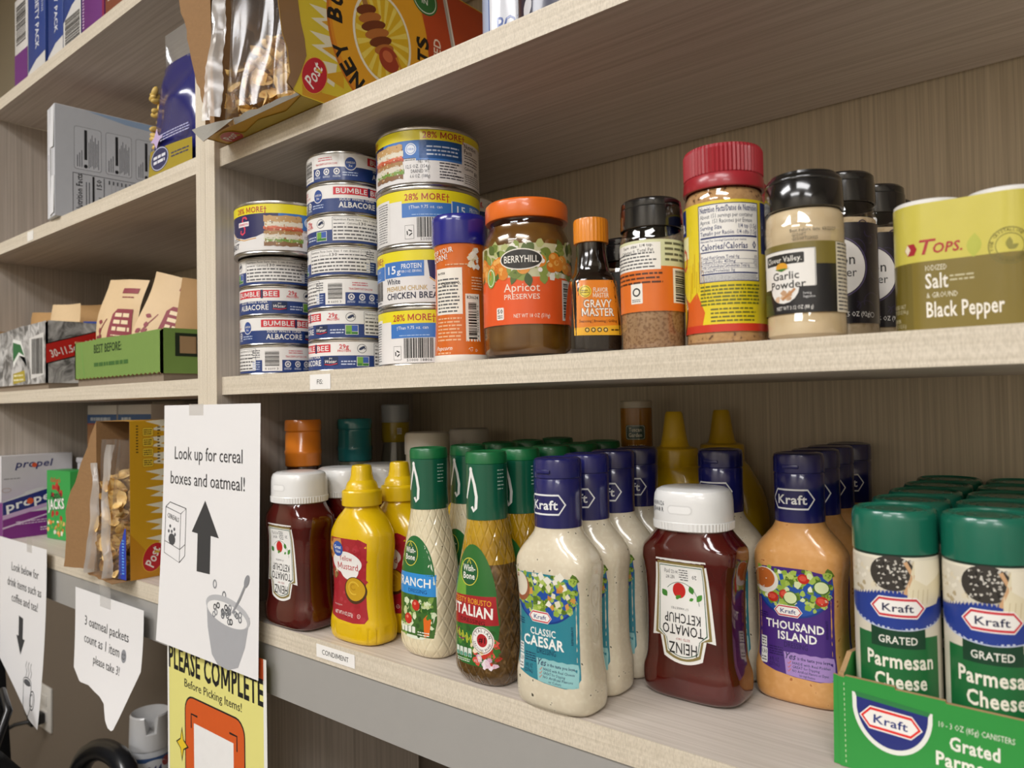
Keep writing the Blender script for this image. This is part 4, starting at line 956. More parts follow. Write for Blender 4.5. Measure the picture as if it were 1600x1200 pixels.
# ---- ketchup, standing upside down
HZ = [(0, 31, 18, 3), (1.5, 36, 22, 3.2), (5, 39, 24.6, 3.4), (12, 40, 25.6, 3.5), (20, 39.6, 25.2, 3.6), (26, 37.6, 24, 3.8), (32, 36.2, 23.2, 4), (60, 35.2, 22.6, 4), (90, 36, 23, 4), (98, 37.6, 24, 3.7), (106, 39.2, 25.2, 3.4), (113, 38.8, 25, 3.1), (119, 34, 24, 2.8), (124, 30, 23.6, 2.5), (128, 28, 24, 2.3)]
HP = oval(HZ, 4)
KETCH = speckled('#4d0f0a', '#561510', 30, .6, .12, .8, 0, '#430c08', .3)
def ketchup(x, y, label, rz=0.0):
    t = thing('ketchup_bottle', label, 'bottle', (x, y, ZL), rz, 'ketchup bottles')
    bm = bmesh.new(); loft(bm, HP.r, seg=80); mk('bottle', bm, KETCH, t, 50)
    WC = plastic('#e9e9e7', .3, .3)
    C = [(126.5, 28.6, 25, 2.3), (127.4, 30.4, 26.6, 2.3), (133, 30.6, 26.8, 2.3), (133.6, 29.9, 26.2, 2.3), (134.6, 29.9, 26.2, 2.3), (148, 29.6, 26, 2.3), (153, 29, 25.4, 2.3), (156, 27.4, 24, 2.3), (157.8, 24, 20.6, 2.3), (158.2, 18, 15, 2.3)]
    bm = bmesh.new(); R = loft(bm, C, seg=120)
    for rg in (R[1], R[2]):
        for i, v in enumerate(rg):
            if i % 2: v.co.x *= .982; v.co.y *= .982
    mk('cap', bm, WC, t, 30)
    CPf = Prof(C)
    L = Lab(.35); L.rrect(-9, 139.6, 11, 146.4, 3.2, '#dcdcda', 0); L.rrect(-8, 140.2, 10, 145.4, 2.4, '#f1f1ef', 1)
    L.build('flip_recess', lambda a, b, d: CPf.front(a, b, d), t, gx=2, gy=2)
    L = Lab(.4)
    G, GD = '#1f5a3e', '#8a7b48'
    top = 70
    def key(s, cx=0):   # keystone outline, upright: small head on top, shoulders, body tapering to the foot
        q = s
        head = [(-15.5+q*.7+31*i/10-(q*1.4*i/10), 35.5-q+4.2*(1-((i-5)/5)**2)) for i in range(11)]
        return head+[(18.6-q, 20.4+q*.2), (25.4-q*1.2, 21.6-q), (20-q*.6, -38+q), (-20+q*.6, -38+q), (-25.4+q*1.2, 21.6-q), (-18.6+q, 20.4+q*.2)]
    def flip(L0): return L0
    L.poly(key(0), '#e9e8e4', 0); L.poly(key(2.2), GD, 1); L.poly(key(4.0), '#e9e8e4', 2); L.poly(key(4.9), G, 3); L.poly(key(5.5), '#eeede9', 4)
    L.text('HEINZ', 0, 24.4, 8.2, '#1c1c1c', w=22.5, bold=.015, l=5); L.text('ESTD 1869', 0, 20.8, 1.8, '#a32b32', w=11, l=5, bold=.01, res=1)
    L.text('TOMATO', 0, 11.2, 7.4, '#1c1c1c', w=33, bold=.015, l=5); L.text('KETCHUP', 0, 2.6, 7.2, '#1c1c1c', w=29, bold=.015, l=5)
    L.text('57 VARIETIES', 2, -2, 1.7, '#444', w=14, l=5, res=1)
    L.ring(1, -4, 15, 17, .4, G, 5, a0=pi*1.02, a1=1.75*pi); L.ell(2, -14.6, 5.2, 5.8, '#c22421', 5.4); L.blobs(1, -10.4, 4, -9, 5, ['#4d8a2c'], .8, 1.8, 6, seed=3)
    L.leaf(-12, -8, 7, 2, -2.2, '#4b9136', 5.4); L.leaf(-9, -13, 6.4, 2.2, -1.2, '#3f8130', 5.6); L.leaf(12, -9, 6.4, 2.4, -.9, '#3f8130', 5.4); L.leaf(-6, -8, 4, 1.2, -2.6, '#4b9136', 5.6)
    L.rrect(-13.6, -30.6, -7.6, -23.4, 1.6, '#f2f1ee', 5.2); L.text('20', -10.6, -27, 3, '#222', w=3.6, l=6, bold=.02, res=1); L.micro(-5.6, -31, 2, -22, 5, '#333', l=6, seed=6)
    L.text('NET WT', 9, -25.6, 2.6, '#222', w=7, l=5, bold=.01, res=1); L.text('14 OZ (397g)', 8, -29.6, 2.6, '#222', w=11, l=5, bold=.01, res=1); L.micro(-10, -34.4, 10, -33, 1, '#f1ead2', seed=7, l=2)
    # the bottle stands on its head, so the label does too
    L.build('label', lambda a, b, d: HP.front(-a, 68-b, d), t, gx=4, gy=8, eps=.06)
    global CAPP
    CAPP = CPf
    return t
k1 = ketchup(.1120, .0285, 'ketchup bottle standing cap up at the far left of the lower shelf')
dup(k1, (.1130, .0840, ZL), 'second ketchup bottle, behind the far left one')
dup(k1, (.1170, .1400, ZL), 'third ketchup bottle back at the left end')
kf = dup(k1, (.5215, .1000, ZL), 'large front ketchup bottle between the caesar and thousand island bottles')

L = Lab(.4); L.text('03/01/26', -24, 145.4, 3.4, '#55585c', w=12, al='l', bold=.004, res=1); L.text('J5008 R', -24, 140.8, 3.4, '#55585c', w=11.5, al='l', bold=.004, res=1)
L.build('date_print', lambda a, b, d: CAPP.front(a, b, d), kf, gx=2)
# ---- mustard
MU = [(0, 29, 17.5, 2.8), (1.4, 33, 20, 2.9), (5, 35, 21.6, 3), (14, 35.6, 22, 3), (19, 35.2, 21.8, 3), (26, 33.6, 20.8, 3), (50, 31.4, 19.6, 3), (72, 32.6, 20.2, 3), (92, 35, 21.6, 2.9), (101, 35, 21.6, 2.7), (109, 32, 20.6, 2.5), (117, 26, 19.4, 2.3), (123, 19.6, 17.6, 2.1), (127, 16.4, 16.4, 2), (131, 16, 16, 2)]
MP = oval(MU, 4)
MY = plastic('#dfb80b', .22, .45); MY2 = plastic('#e3bd10', .3, .3)
def mustard(x, y, label, rz=0.0):
    t = thing('mustard_bottle', label, 'bottle', (x, y, ZL), rz, 'yellow mustard bottles')
    bm = bmesh.new(); R = loft(bm, MP.r, seg=96)
    for k, rg in enumerate(R):
        z = MP.r[k][0]
        if 2 < z < 17.5:
            for i, v in enumerate(rg):
                if i % 6 == 0: v.co.x *= .975; v.co.y *= .975
    mk('bottle', bm, MY, t, 40)
    bm = bmesh.new(); lathe(bm, [(16, 128.6), (19.2, 129), (19.4, 130.4), (19.2, 142), (18.4, 143.4), (15.8, 144.4), (15.2, 147), (14, 150.4), (11.6, 153), (10.4, 158), (9.6, 165.4), (8.8, 167), (6, 167.6), (0, 167.4)], seg=48)
    mk('cap', bm, MY2, t, 28)
    L = Lab(.3, .3); R_ = '#a51f2c'
    out = [(-26, 97), (-20, 99), (20, 99), (27, 96), (27, 88), (25, 72), (23.6, 52), (25, 36), (27, 26), (24, 21.6), (10, 20.4), (-12, 21.4), (-24, 24), (-27, 30), (-25.4, 44), (-24, 60), (-25.6, 80)]
    L.poly(out, R_, 0); L.blobs(-24, 24, 24, 96, 60, ['#ad2834', '#9c1b28', '#b23340'], 2, 5, .3, seed=21)
    L.poly([(-25, 97), (-6, 98.6), (-4, 90), (-12, 84), (-22, 78), (-25.4, 80)], '#c98a4a', 1); L.blobs(-24, 82, -6, 97, 12, ['#d8a35c', '#8d4b22', '#e6cfa0'], 2, 4, 1.4, seed=22)
    L.blobs(-25, 56, -14, 70, 8, ['#7d5a34', '#b18a52', '#e2d3b4'], 2, 4, 1.4, seed=23)
    L.ell(0, 76, 21, 10.6, '#f1eeea', 2.4, n=36); L.ell(4, 70, 13, 10, '#f1eeea', 2.5); L.text('Yellow', 0, 77.8, 5, '#b9262f', w=19, bold=.005, l=3.4); L.text('Mustard', 2, 69.6, 6.2, '#b9262f', w=29, bold=.008, l=3.4)
    L.ell(-11, 88.4, 8, 7.2, '#2a54a6', 3.6); L.text('Great', -11, 88.4, 3.4, '#f4f4f4', w=11, bold=.02, l=4.4); L.text('Value', -11, 84.6, 2.8, '#f4f4f4', w=8.4, bold=.02, l=4.4)
    L.ell(11, 51, 14, 12.6, '#4a2d16', 2.8); L.ell(11, 52, 12.4, 10.8, '#c99d1c', 3.2); L.ring(10, 53, 7.4, 6.4, 1.2, '#e0bb3c', 3.6, a0=.4, a1=5.2); L.ring(9.4, 54, 3.6, 3, 1, '#b4860f', 3.8, a0=1, a1=5.8)
    L.text('serving suggestion', -13, 34.4, 1.6, '#e9c7c0', w=13, res=1); L.text('NET WT 8 OZ (227g)', -4, 26.4, 3.2, '#f4ece6', w=27, bold=.012, res=1); L.ring(17, 27.6, 2, 2, .4, '#f0d8d0', 1.5); L.text('U', 17, 26.8, 1.7, '#f0d8d0', w=1.4, res=1)
    L.build('label', lambda a, b, d: MP.front(a, b, d), t, gx=3, gy=6, eps=.05)
    return t
m1 = mustard(.2040, .0360, 'small yellow mustard bottle at the front with a pointed cap')
dup(m1, (.2080, .0815, ZL), 'second small yellow mustard bottle, right behind the front one')
dup(m1, (.2450, .1460, ZL), 'third small mustard bottle, in shadow behind the ranch bottle', pi/2)
# large mustard bottles at the back
def big_mustard(x, y, label, rz=0.0):
    t = thing('large_mustard_bottle', label, 'bottle', (x, y, ZL), rz, 'large mustard bottles')
    G = catmull([(0, 38, 20, 2.8), (2, 43, 23, 2.9), (10, 45, 24, 2.9), (60, 44, 23.6, 2.9), (100, 44, 23.6, 2.8), (125, 42, 23, 2.6), (140, 37, 22, 2.4), (152, 30, 21, 2.2), (160, 25, 20.6, 2.1), (164, 21, 20, 2), (166, 20, 20, 2)], 4)
    bm = bmesh.new(); loft(bm, G, seg=64); mk('bottle', bm, plastic('#d4ac10', .25, .4), t, 45)
    mk('cap', lt([(19, 163), (21, 163.4), (21.2, 165), (21.2, 178), (20.4, 180), (14, 181.6), (12.6, 184), (11, 192), (9, 206), (8, 212), (7, 214), (0, 214)], seg=48), plastic('#d8b016', .3, .3), t, 28)
    L = Lab(.3, .3); L.rect(-30, 30, 30, 112, '#a81f26', 0); L.rect(-30, 104, 30, 112, '#d9c23a', .5); L.micro(-26, 66, 26, 98, 2, '#f1e6c8', seed=130, fill=.6)
    g = Prof(G); L.build('label', lambda a, b, d: g.front(a, b, d), t, gx=4)
    return t
bm1 = big_mustard(.4560, .2000, 'large mustard bottle with a pointed cap, left of the two at the back')
dup(bm1, (.4720, .2700, ZL), 'large mustard bottle with a pointed cap, right of the two at the back')

# ---- green capped dressing bottles
WB = [(0, 20, 13, 2.5), (1, 23, 16, 2.6), (8, 26.6, 20, 3), (14, 27.4, 20.8, 3.2), (40, 27, 20.6, 3), (64, 27.4, 20.8, 2.8), (84, 25.6, 20.2, 2.6), (102, 22, 19, 2.4), (118, 18.8, 17.6, 2.2), (130, 17, 16.6, 2.05), (136, 16.6, 16.4, 2), (142, 16.2, 16.2, 2)]
WP = oval(WB, 4)
GRN = plastic('#0d5a41', .28, .4); GRN2 = plastic('#0f6b3b', .35, .2)
def herb(x, y, kind, label, group):
    t = thing('herb_dressing_bottle', label, 'bottle', (x, y, ZL), 0, group)
    cream = kind == 'ranch'
    if cream: body = speckled('#e2d8ba', '#8d8468', 220, .74, .18, .7, 55, '#ddd1b0', .02)
    else: body = speckled('#5f4520', '#7d6038', 200, .6, .15, .8, 55, '#523a18', .12)
    oil = speckled('#a8800a', '#c29c1c', 40, .5, .1, .9, 55, '#8c6a06', .3)
    bm = bmesh.new()
    lower = [r for r in WP.r if r[0] <= 100.1]; upper = [r for r in WP.r if r[0] >= 99.9]
    if cream: loft(bm, WP.r, seg=72); mk('bottle', bm, body, t, 50)
    else:
        # bottle flank settles in two layers: herbs below, oil above
        cut = [r for r in WP.r if r[0] <= 96]; cut.append((96.5,)+WP.at(96.5)); rest = [(96.5,)+WP.at(96.5)]+[r for r in WP.r if r[0] > 96.6]
        loft(bm, cut, seg=72, cap=(True, False)); o = mk('bottle', bm, body, t, 50)
        bm = bmesh.new(); loft(bm, rest, seg=72, cap=(False, True)); mk('oil_layer', bm, oil, t, 50)
    mk('cap_sleeve', lt([(16.6, 131), (17.2, 131.4), (17.0, 150), (17.1, 175.6), (16.6, 176.2)], seg=56), GRN, t)
    mk('cap', lt([(16.4, 175.8), (17.2, 176.4), (17.2, 183), (16.2, 185.4), (13.6, 186), (12.6, 185.4), (0, 185.2)], seg=56), GRN2, t)
    L = Lab(.28, .4); wt = '#eeeeea'
    L.line([(-10.5, -12), (-8.6, -15.5), (-6.4, -13), (-5.8, -4), (-7.6, 6), (-10, 13.5), (-11.2, 17.5)], 2.6, wt, 1); L.line([(-11.2, 17.5), (-12, 12), (-14.8, 2), (-17.6, -6)], 2.2, wt, 1.2); L.ell(-11.2, 17.8, 1.7, 2, wt, 1.4)
    for i in range(6): L.micro(12, 16-i*3, 19-i % 2, 18-i*3, 1, '#a9c6b8', seed=30+i)
    L.build('wishbone_mark', cylmap(17.1, .55, 154), t, gx=2)
    L = Lab(.3, .3); G1 = '#1f6b35'
    if cream:
        out = [(22*cos(a)*(1-.12*max(0, sin(a))), 62+46*sin(a)) if sin(a) > 0 else (23.5*(1 if cos(a) > 0 else -1)*abs(cos(a))**.5, 62+45*(-abs(sin(a))**1.0)) for a in [2*pi*i/40 for i in range(40)]]
        L.poly(out, '#dfe6d2', 0)
        L.poly([p for p in out if p[1] >= 72] if False else [(22.2*cos(a), 62+46*sin(a)) for a in [.26+(pi-.52)*i/20 for i in range(21)]], G1, .6)
        L.rect(-22.4, 56, 22.4, 75, '#2f8fd8', 1); L.text('RANCH', 0, 63.6, 7.6, '#f5f5f2', w=37, bold=.03); L.text('DRESSING', 4, 58, 3.4, '#123a72', w=22, l=2)
        L.poly([(-22.8, 56), (22.8, 56), (23, 34), (21, 20), (-21, 20), (-23, 34)], '#3e6a2a', .8)
        L.blobs(-20, 20, 20, 54, 70, ['#7fa24a', '#d8e4bf', '#436b2d', '#c9d49a', '#2f5423'], 2, 4.6, 1.2, seed=24)
        for (a, b) in ((2, 47), (-8, 34)): L.ell(a, b, 4.8, 4.8, '#c42d1f', 3); L.ell(a-1, b+1.4, 1.6, 1.4, '#e9806a', 3.4)
        L.poly([(12, 20), (17, 22), (19, 38), (15, 40), (11, 36)], '#e06a1c', 3); L.blobs(10, 36, 20, 44, 14, ['#3b7a2a', '#2c5f22'], 1.4, 2.6, 3.4, seed=25)
        for k in range(4): L.rrect(-18+k*5, 22, -14+k*5, 27.6, .8, '#e9ece0', 3.4)
        L.micro(4, 20.5, 18, 25, 2, '#e9ece0', seed=26, l=3.4)
    else:
        out = [(20*cos(a), 62+48*sin(a)**1.0) if sin(a) >= 0 else (23*(1 if cos(a) > 0 else -1)*abs(cos(a))**.4, 62-44*abs(sin(a))) for a in [2*pi*i/44 for i in range(44)]]
        out = [(23*cos(a)*(1-.1*sin(a)), 62+50*sin(a)) if sin(a) >= 0 else (24*(1 if cos(a) > 0 else -1)*abs(cos(a))**.35, 62-46*abs(sin(a))) for a in [2*pi*i/44 for i in range(44)]]
        L.poly(out, '#2a6b2e', 0); L.poly([(-21, 70), (-12, 99), (-6, 88), (-6, 70)], '#6fa53a', .5)
        L.poly([(-22.6, 70.5), (21.6, 72.5), (23.4, 50), (-23.6, 47)], '#a8222a', 1); L.text('ZESTY ROBUSTO', -.5, 65, 4.4, '#e8a62e', w=38, bold=.012, rot=-.02); L.text('ITALIAN', -.5, 55.4, 8.4, '#f6f3ec', w=40, bold=.05, rot=-.03); L.text('DRESSING', 0, 49.6, 3.4, '#3a0f12', w=26, rot=-.03)
        L.blobs(-22, 18, 22, 46, 60, ['#356f2b', '#4f8a34', '#2a5a26'], 2, 4, 1.2, seed=27)
        L.blobs(0, 18, 23, 40, 26, ['#c8382c', '#d85646', '#b32a22'], 2, 5, 2, seed=28); L.blobs(2, 16.5, 22, 24, 12, ['#e3c3d2', '#c99ab4', '#f0e4ea'], 2, 4, 3, seed=29)
        for k in range(5): L.line([(-20+k*4.6, 44-k), (-18+k*4.6, 38-k), (-16.4+k*4.6, 41-k), (-14.6+k*4.6, 35-k)], 1.1, '#cdd13e', 3)
        L.blobs(-2, 22, 10, 34, 6, ['#efe6c8', '#e4d5a6'], 1.6, 2.6, 3.4, seed=33); L.ring(-12, 40, 6, 5, 1, '#8a2a5e', 3.2, a0=2, a1=5.4)
        L.ell(10, 37.4, 10.4, 10.8, '#f4f0ea', 3.6, n=32); L.ring(10, 37.4, 9.6, 10, .5, '#6b1c1c', 4, n=32); L.ell(10, 37.4, 5, 5.2, '#b3242b', 4.2); L.text('#1', 10, 35.6, 4.2, '#1c1212', w=6.4, l=5, bold=.03)
        for i, ch in enumerate('ITALIAN'): a = pi*.86-i*pi*.72/6; L.text(ch, 10+6.4*cos(a), 37.4+6.6*sin(a), 2.4, '#22201f', rot=a-pi/2, l=5, bold=.02, res=1)
        for i, ch in enumerate('DRESSING BRAND'): a = pi*1.1+i*pi*.8/13; L.text(ch, 10+8.4*cos(a), 37.4+8.6*sin(a), 1.7, '#22201f', rot=a+pi/2, l=5, bold=.01, res=1) if ch != ' ' else None
        for k in range(4): L.rrect(-19+k*4.8, 22, -15.2+k*4.8, 29, .8, '#dfe7dc', 3.6); L.ell(-17.1+k*4.8, 23.6, 1.7, 1.6, '#5fa08a', 4)
        L.micro(-18, 17.6, -2, 20.6, 2, '#e3e8dc', seed=31, l=3.6); L.text('8 FL OZ (237mL)', 9, 19.4, 2.2, '#f0ece4', w=14, l=4.4, res=1, bold=.01)
    oy = 90 if not cream else 92
    L.ell(-3 if not cream else -5, oy, 9.6, 11, '#e5d84a', 1.6, n=32); L.ell(-3 if not cream else -5, oy, 9.0, 10.4, '#1d5a33', 2, n=32)
    cx = -3 if not cream else -5
    L.text('Wish-', cx, oy+.6, 5.0, '#f3f2ea', w=13.6, bold=.03, l=3); L.text('Bone', cx, oy-5.6, 5.0, '#f3f2ea', w=12.6, bold=.03, l=3); L.line([(cx-2, oy+6.4), (cx, oy+10), (cx+2, oy+6.4)], .7, '#e5d84a', 3)
    L.build('label', lambda a, b, d: WP.front(a, b, d), t, gx=2.5, gy=5, eps=.05)
    return t
rn = herb(.2870, .0460, 'ranch', 'ranch dressing bottle at the front with green cap and blue label band', 'ranch dressing bottles')
for i, (x, y) in enumerate(((.2930, .0925), (.2950, .1360), (.2980, .1800), (.3000, .2300))):
    dup(rn, (x, y, ZL), ['second ranch bottle, behind the front one', 'third ranch bottle back under the shelf', 'fourth ranch bottle back under the shelf', 'rearmost ranch bottle in the row'][i])
it = herb(.3720, .0290, 'italian', 'zesty italian dressing bottle at the front, oil floating above brown herbs', 'italian dressing bottles')
for i, (x, y) in enumerate(((.3740, .0710), (.3770, .1130), (.3800, .1550), (.3790, .1970))):
    dup(it, (x, y, ZL), ['second italian bottle, right behind the front one', 'third italian bottle back in its row', 'fourth italian bottle back in its row', 'rearmost italian bottle in the row'][i])

# ---- tall sleeve-capped bottles at the back left
def tall(x, y, h, rc, cap_h, col, label, kind):
    t = thing('sauce_bottle', label, 'bottle', (x, y, ZL), face_cam(x, y))
    rb = rc+2.4
    zc = h-cap_h
    body = {'orange': '#3a1d0e', 'teal': '#8b8f7a', 'grey': '#6d6a60', 'honey': '#a8771f'}[kind]
    mk('bottle', lt([(0, .5), (rb-3, .3), (rb-.6, 1), (rb, 3), (rb, zc-40), (rb-.8, zc-26), (rc-1.5, zc-8), (rc-2, zc+4)], seg=48), plastic(body, .15, .7), t, 40)
    if kind in ('orange', 'teal'):
        P = [(rc-1, zc), (rc, zc+1), (rc, zc+cap_h*.24), (rc+.5, zc+cap_h*.27), (rc+.5, zc+cap_h*.33), (rc-.3, zc+cap_h*.36), (rc-.4, zc+cap_h*.68), (rc-1, zc+cap_h*.71), (rc-1, zc+cap_h*.74), (rc+.2, zc+cap_h*.77), (rc+.2, zc+cap_h*.94), (rc-.8, zc+cap_h), (rc-4, zc+cap_h), (0, zc+cap_h-.6)]
        mk('cap', lt(P, seg=48), plastic(col, .2, .5), t, 30)
    else:
        cut = .5 if kind == 'grey' else .12
        mk('cap', lt([(rc-.6, h-cap_h*cut), (rc, h-cap_h*cut+.4), (rc, h-1.4), (rc-1.2, h), (0, h-.4)], seg=48), plastic(col, .35, .3), t, 30)
        mk('neck_sleeve', lt([(rc-1, zc-2), (rc-.2, zc), (rc-.2, h-cap_h*cut)], seg=48), plastic({'grey': '#a88f1c', 'honey': '#a8701a'}[kind], .25, .4), t, 30)
        L = Lab(.3, .3)
        if kind == 'grey': L.rect(2, zc+8, 8, zc+16, '#d8d0c0', 0); L.micro(2.4, zc+9, 7.6, zc+15, 3, '#333', seed=5)
        else:
            L.rrect(-11.6, h-40, 9, h-25, 2, '#1d3a2a', 0); L.rrect(-11, h-39.4, 8.4, h-25.6, 2, '#e7dfc4', .3); L.rrect(-10.6, h-39, 8, h-26, 2, '#23402f', .6)
            L.text('Tuscan', -1.3, h-31.6, 4, '#e9e2c8', w=13, bold=.02); L.text('Garden', -1.3, h-37, 4, '#e9e2c8', w=13.4, bold=.02)
            L.text('HONEY', 0, h-50, 5.4, '#ead9a2', w=17, bold=.01); L.text('MUSTARD', 0, h-58, 5.4, '#ead9a2', w=24, bold=.02)
        L.build('sleeve_print', cylmap(rc-.1, 0, 0), t, gx=2)
    return t
tall(.0480, .0790, 210, 20.5, 53, '#dd7d22', 'dark bottle with a ribbed orange cap in the back left corner', 'orange')
tall(.0440, .1570, 209, 21, 52, '#2a8386', 'bottle with a ribbed teal cap in the back left corner', 'teal')
tall(.0540, .2150, 225.5, 17.8, 46, '#a4a8aa', 'bottle with a grey cap and yellow neck band, deep in the corner', 'grey')
tall(.3920, .2420, 225, 16.4, 66, '#c9bca4', 'honey mustard bottle with a golden neck sleeve against the back', 'honey')
# ---- jars with pale lids
def pale(x, y, h, r, label):
    t = thing('mayonnaise_jar', label, 'jar', (x, y, ZL), 0, 'pale lidded jars')
    mk('jar', lt([(0, .4), (r, .4), (r+2.6, 2), (r+3, 8), (r+3, h-52), (r+1, h-40), (r-1, h-30), (r-1, h-20)], seg=48), plastic('#d9d2c0', .25, .4), t, 40)
    mk('lid', lt([(r-1.4, h-24.5), (r, h-24), (r+.2, h-20), (r, h-4), (r-1.6, h-.8), (r-5, h), (0, h-.4)], seg=64), plastic('#cfc9bd', .35, .2), t, 30)
    return t
p1 = pale(.1890, .1400, 195, 24.6, 'jar with a pale lid behind the small mustard bottles')
dup(p1, (.1680, .2310, ZL), 'jar with a pale lid close to the shelf back')

# ---- grated cheese canisters in a green carton
PR = 24.2
def cheese(x, y, label):
    t = thing('cheese_canister', label, 'canister', (x, y, ZL+.0008), face_cam(x, y), 'grated cheese canisters')
    mk('canister', lt([(0, .6), (PR-2, .4), (PR-.6, 1), (PR-.4, 3), (PR-.4, 128), (PR-1.4, 130)], seg=56), plastic('#e3dcc8', .4), t, 35)
    mk('shadow_seal', lt([(PR-1, 127.4), (PR-.7, 128.6), (PR-1, 130.4)], seg=56), plastic('#1c3a30', .4), t, 35)  # dark ring at the seal, coloured as the shadow line under the lid
    mk('lid', lt([(PR-.8, 129.8), (PR, 130.2), (PR+.1, 134), (PR, 150), (PR-.4, 152.6), (PR-1.4, 154.8), (PR-3, 155.6), (PR-3.6, 154.4), (PR-6, 154), (0, 154.2)], seg=64), plastic('#176a54', .25, .35), t, 30)
    L = Lab(.3, .1)
    for k in range(3): L.ring(0, 0, 17-k*5, 17-k*5, .9, '#1b7a60', 0, n=40)
    L.rect(-18, -.6, 18, .6, '#155c49', .3)
    L.build('lid_pattern', lambda a, b, d: Vector((a*.001, b*.001, (154.3+d)*.001)), t, gx=0)
    L = Lab(.38, .12); GN = '#1c6b38'; P = PR*pi
    L.rect(-P, 3, P, 127, '#ddd6c4', 0)
    L.blobs(-P, 98, P, 126, 220, ['#cfc2a2', '#ece6d6', '#b8a886', '#e0d6bd'], .9, 2.2, .3, seed=5)
    L.ell(-2, 119, 12.5, 10.5, '#3a3632', 2, n=26); L.blobs(-11, 111, 8, 127, 90, ['#bdb8ae', '#141414', '#d8d4ca'], .4, 1.0, 2.3, seed=6)
    L.line([(5, 126), (9, 118), (4.5, 107)], 2.2, '#d3a87e', 3.6)
    L.poly([(10, 127), (30, 127), (31, 112), (25, 101), (14, 99), (5.6, 103), (6, 112)], '#e9dfbf', 3.8); L.poly([(10, 127), (30, 127), (30, 119), (17, 112), (10, 116)], '#f3ecd6', 4.2)
    for k in range(4): L.line([(8+k*3, 101+k*.2), (9+k*3, 110)], .5, '#d3c59d', 4.6)
    arc = [(-P, 101)]+[(x, 101+2.2*sin(x*1.7)+1.2*sin(x*4.1)) for x in [-33+i*.9 for i in range(60)]]
    L.poly([(-33, 103)]+[(-33+66*i/160, 106-2.4*cos(i*.04)+.8*sin(i*2.3)+.7*sin(i*5.1)) for i in range(161)]+[(33, 99)]+[(33*cos(a), 99-13*sin(a)) for a in [pi*i/20 for i in range(21)]], '#253e93', 3)
    L.ring(0, 99, 33.6, 13.6, 1.6, '#c9d2e6', 2.6, a0=pi, a1=2*pi, n=40)
    L.rect(-25, 3, 25, 82, GN, 1.2); L.rect(-15, 75, 15.4, 88, '#12402a', 2)
    L.rect(30, 3, 33, 70, '#e7e1d0', .8)
    kraft(L, .5, 99, 31, 5, red='#d23340', blue='#1d2348')
    L.text('GRATED', 0, 77.6, 4.4, '#efeee4', w=21, bold=.02, l=4); L.text('Parmesan', 1, 63.4, 8.4, '#f2efdf', w=38, bold=.045, l=3); L.text('Cheese', 1, 51.4, 8.4, '#f2efdf', w=29, bold=.045, l=3)
    L.micro(-16, 38, 16, 44, 2, '#d9dcc8', seed=8)
    L.build('label', cylmap(PR-.35, 0, 0), t, gx=3, eps=.06)
    return t
c0 = cheese(.6680, .0752, 'grated parmesan canister at the front left of the green carton')
for i in range(5):
    for j in range(2):
        if i == 0 and j == 0: continue
        dup(c0, (.6680+j*.0496, .0752+i*.0486, ZL+.0008), ('grated parmesan canister at the front right of the green carton' if i == 0 else
            ['second', 'third', 'fourth', 'last'][i-1]+' grated parmesan canister back in the '+('right' if j else 'left')+' row of the carton'), face_cam(.668+j*.0496, .0752+i*.0486))
t = thing('carton_tray', 'open green cardboard tray holding the parmesan canisters', 'carton', (.6400, .0465, ZL), 0)
CG = rough_paint('carton_green', '#2f9440', .1, 60, .5, .96); KRAFTC = rough_paint('corrugated_brown', '#b39166', .25, 300, .85, .85)
TW, TD = .1070, .2472
def wallz(name, pts, th, axis, m, parent):
    """upright cardboard panel: outline in its own plane, given thickness"""
    bm = bmesh.new(); A = []; B = []
    for (a, z) in pts:
        A.append(bm.verts.new((a, 0, z) if axis == 'x' else (0, a, z))); B.append(bm.verts.new((a, th, z) if axis == 'x' else (th, a, z)))
    tri = tessellate_polygon([[Vector((p[0], p[1], 0)) for p in pts]]); n = len(pts)
    for q in tri:
        bm.faces.new([A[i] for i in q]); bm.faces.new([B[i] for i in q][::-1])
    for i in range(n):
        f = bm.faces.new((A[i], A[(i+1) % n], B[(i+1) % n], B[i])); f.material_index = 1
    return mk(name, bm, [m, KRAFTC], parent, None)
mk('tray_floor', bx(.003, .003, 0, TW-.003, TD, .0007), KRAFTC, t, None)
fw = wallz('front_panel', [(0, .0003)]+[(TW*i/12, .0003) for i in range(1, 13)]+[(TW, .0505), (.058, .0512), (.0575, .0525), (.032, .0530), (.0315, .0545), (.004, .0552), (.0035, .0542), (0, .0545)], .003, 'x', CG, t)
sl = wallz('side_panel', [(.003, .0003), (TD, .0003), (TD, .06), (.20, .0605), (.12, .0595), (.06, .058), (.022, .0635), (.006, .0560), (.003, .0555)], .003, 'y', CG, t); sl.location = (-.0003, 0, 0)
sr = wallz('side_panel', [(.003, .0003), (TD, .0003), (TD, .06), (.1, .06), (.003, .0535)], .003, 'y', CG, t); sr.location = (TW-.003, 0, 0)
bk = wallz('back_panel', [(0, .0003), (TW, .0003), (TW, .06), (0, .06)], .002, 'x', CG, t); bk.location = (0, TD, 0)
gl = wallz('glue_flap', [(-.0035, .0004), (.0035, .0002), (.0045, .0535), (-.0025, .0548)], .0018, 'x', CG, t); gl.location = (-.0005, .0012, 0)
L = Lab(.45, .1); wt = '#eceee6'
hb = [(-17.5, 13)]+[(17.5*cos(a), 4-20*sin(a)) for a in [pi*i/24 for i in range(0, 25)]][::1]
L.poly([(8, 47), (51, 43.6)]+[(29.5+21.5*cos(a), 41-26*sin(a)) for a in [pi*i/24 for i in range(1, 24)]], wt, 0)
L.poly([(10.4, 46.4), (48.8, 43.2)]+[(29.5+19.2*cos(a), 41-23.2*sin(a)) for a in [pi*i/24 for i in range(1, 24)]], '#26307c', .6)
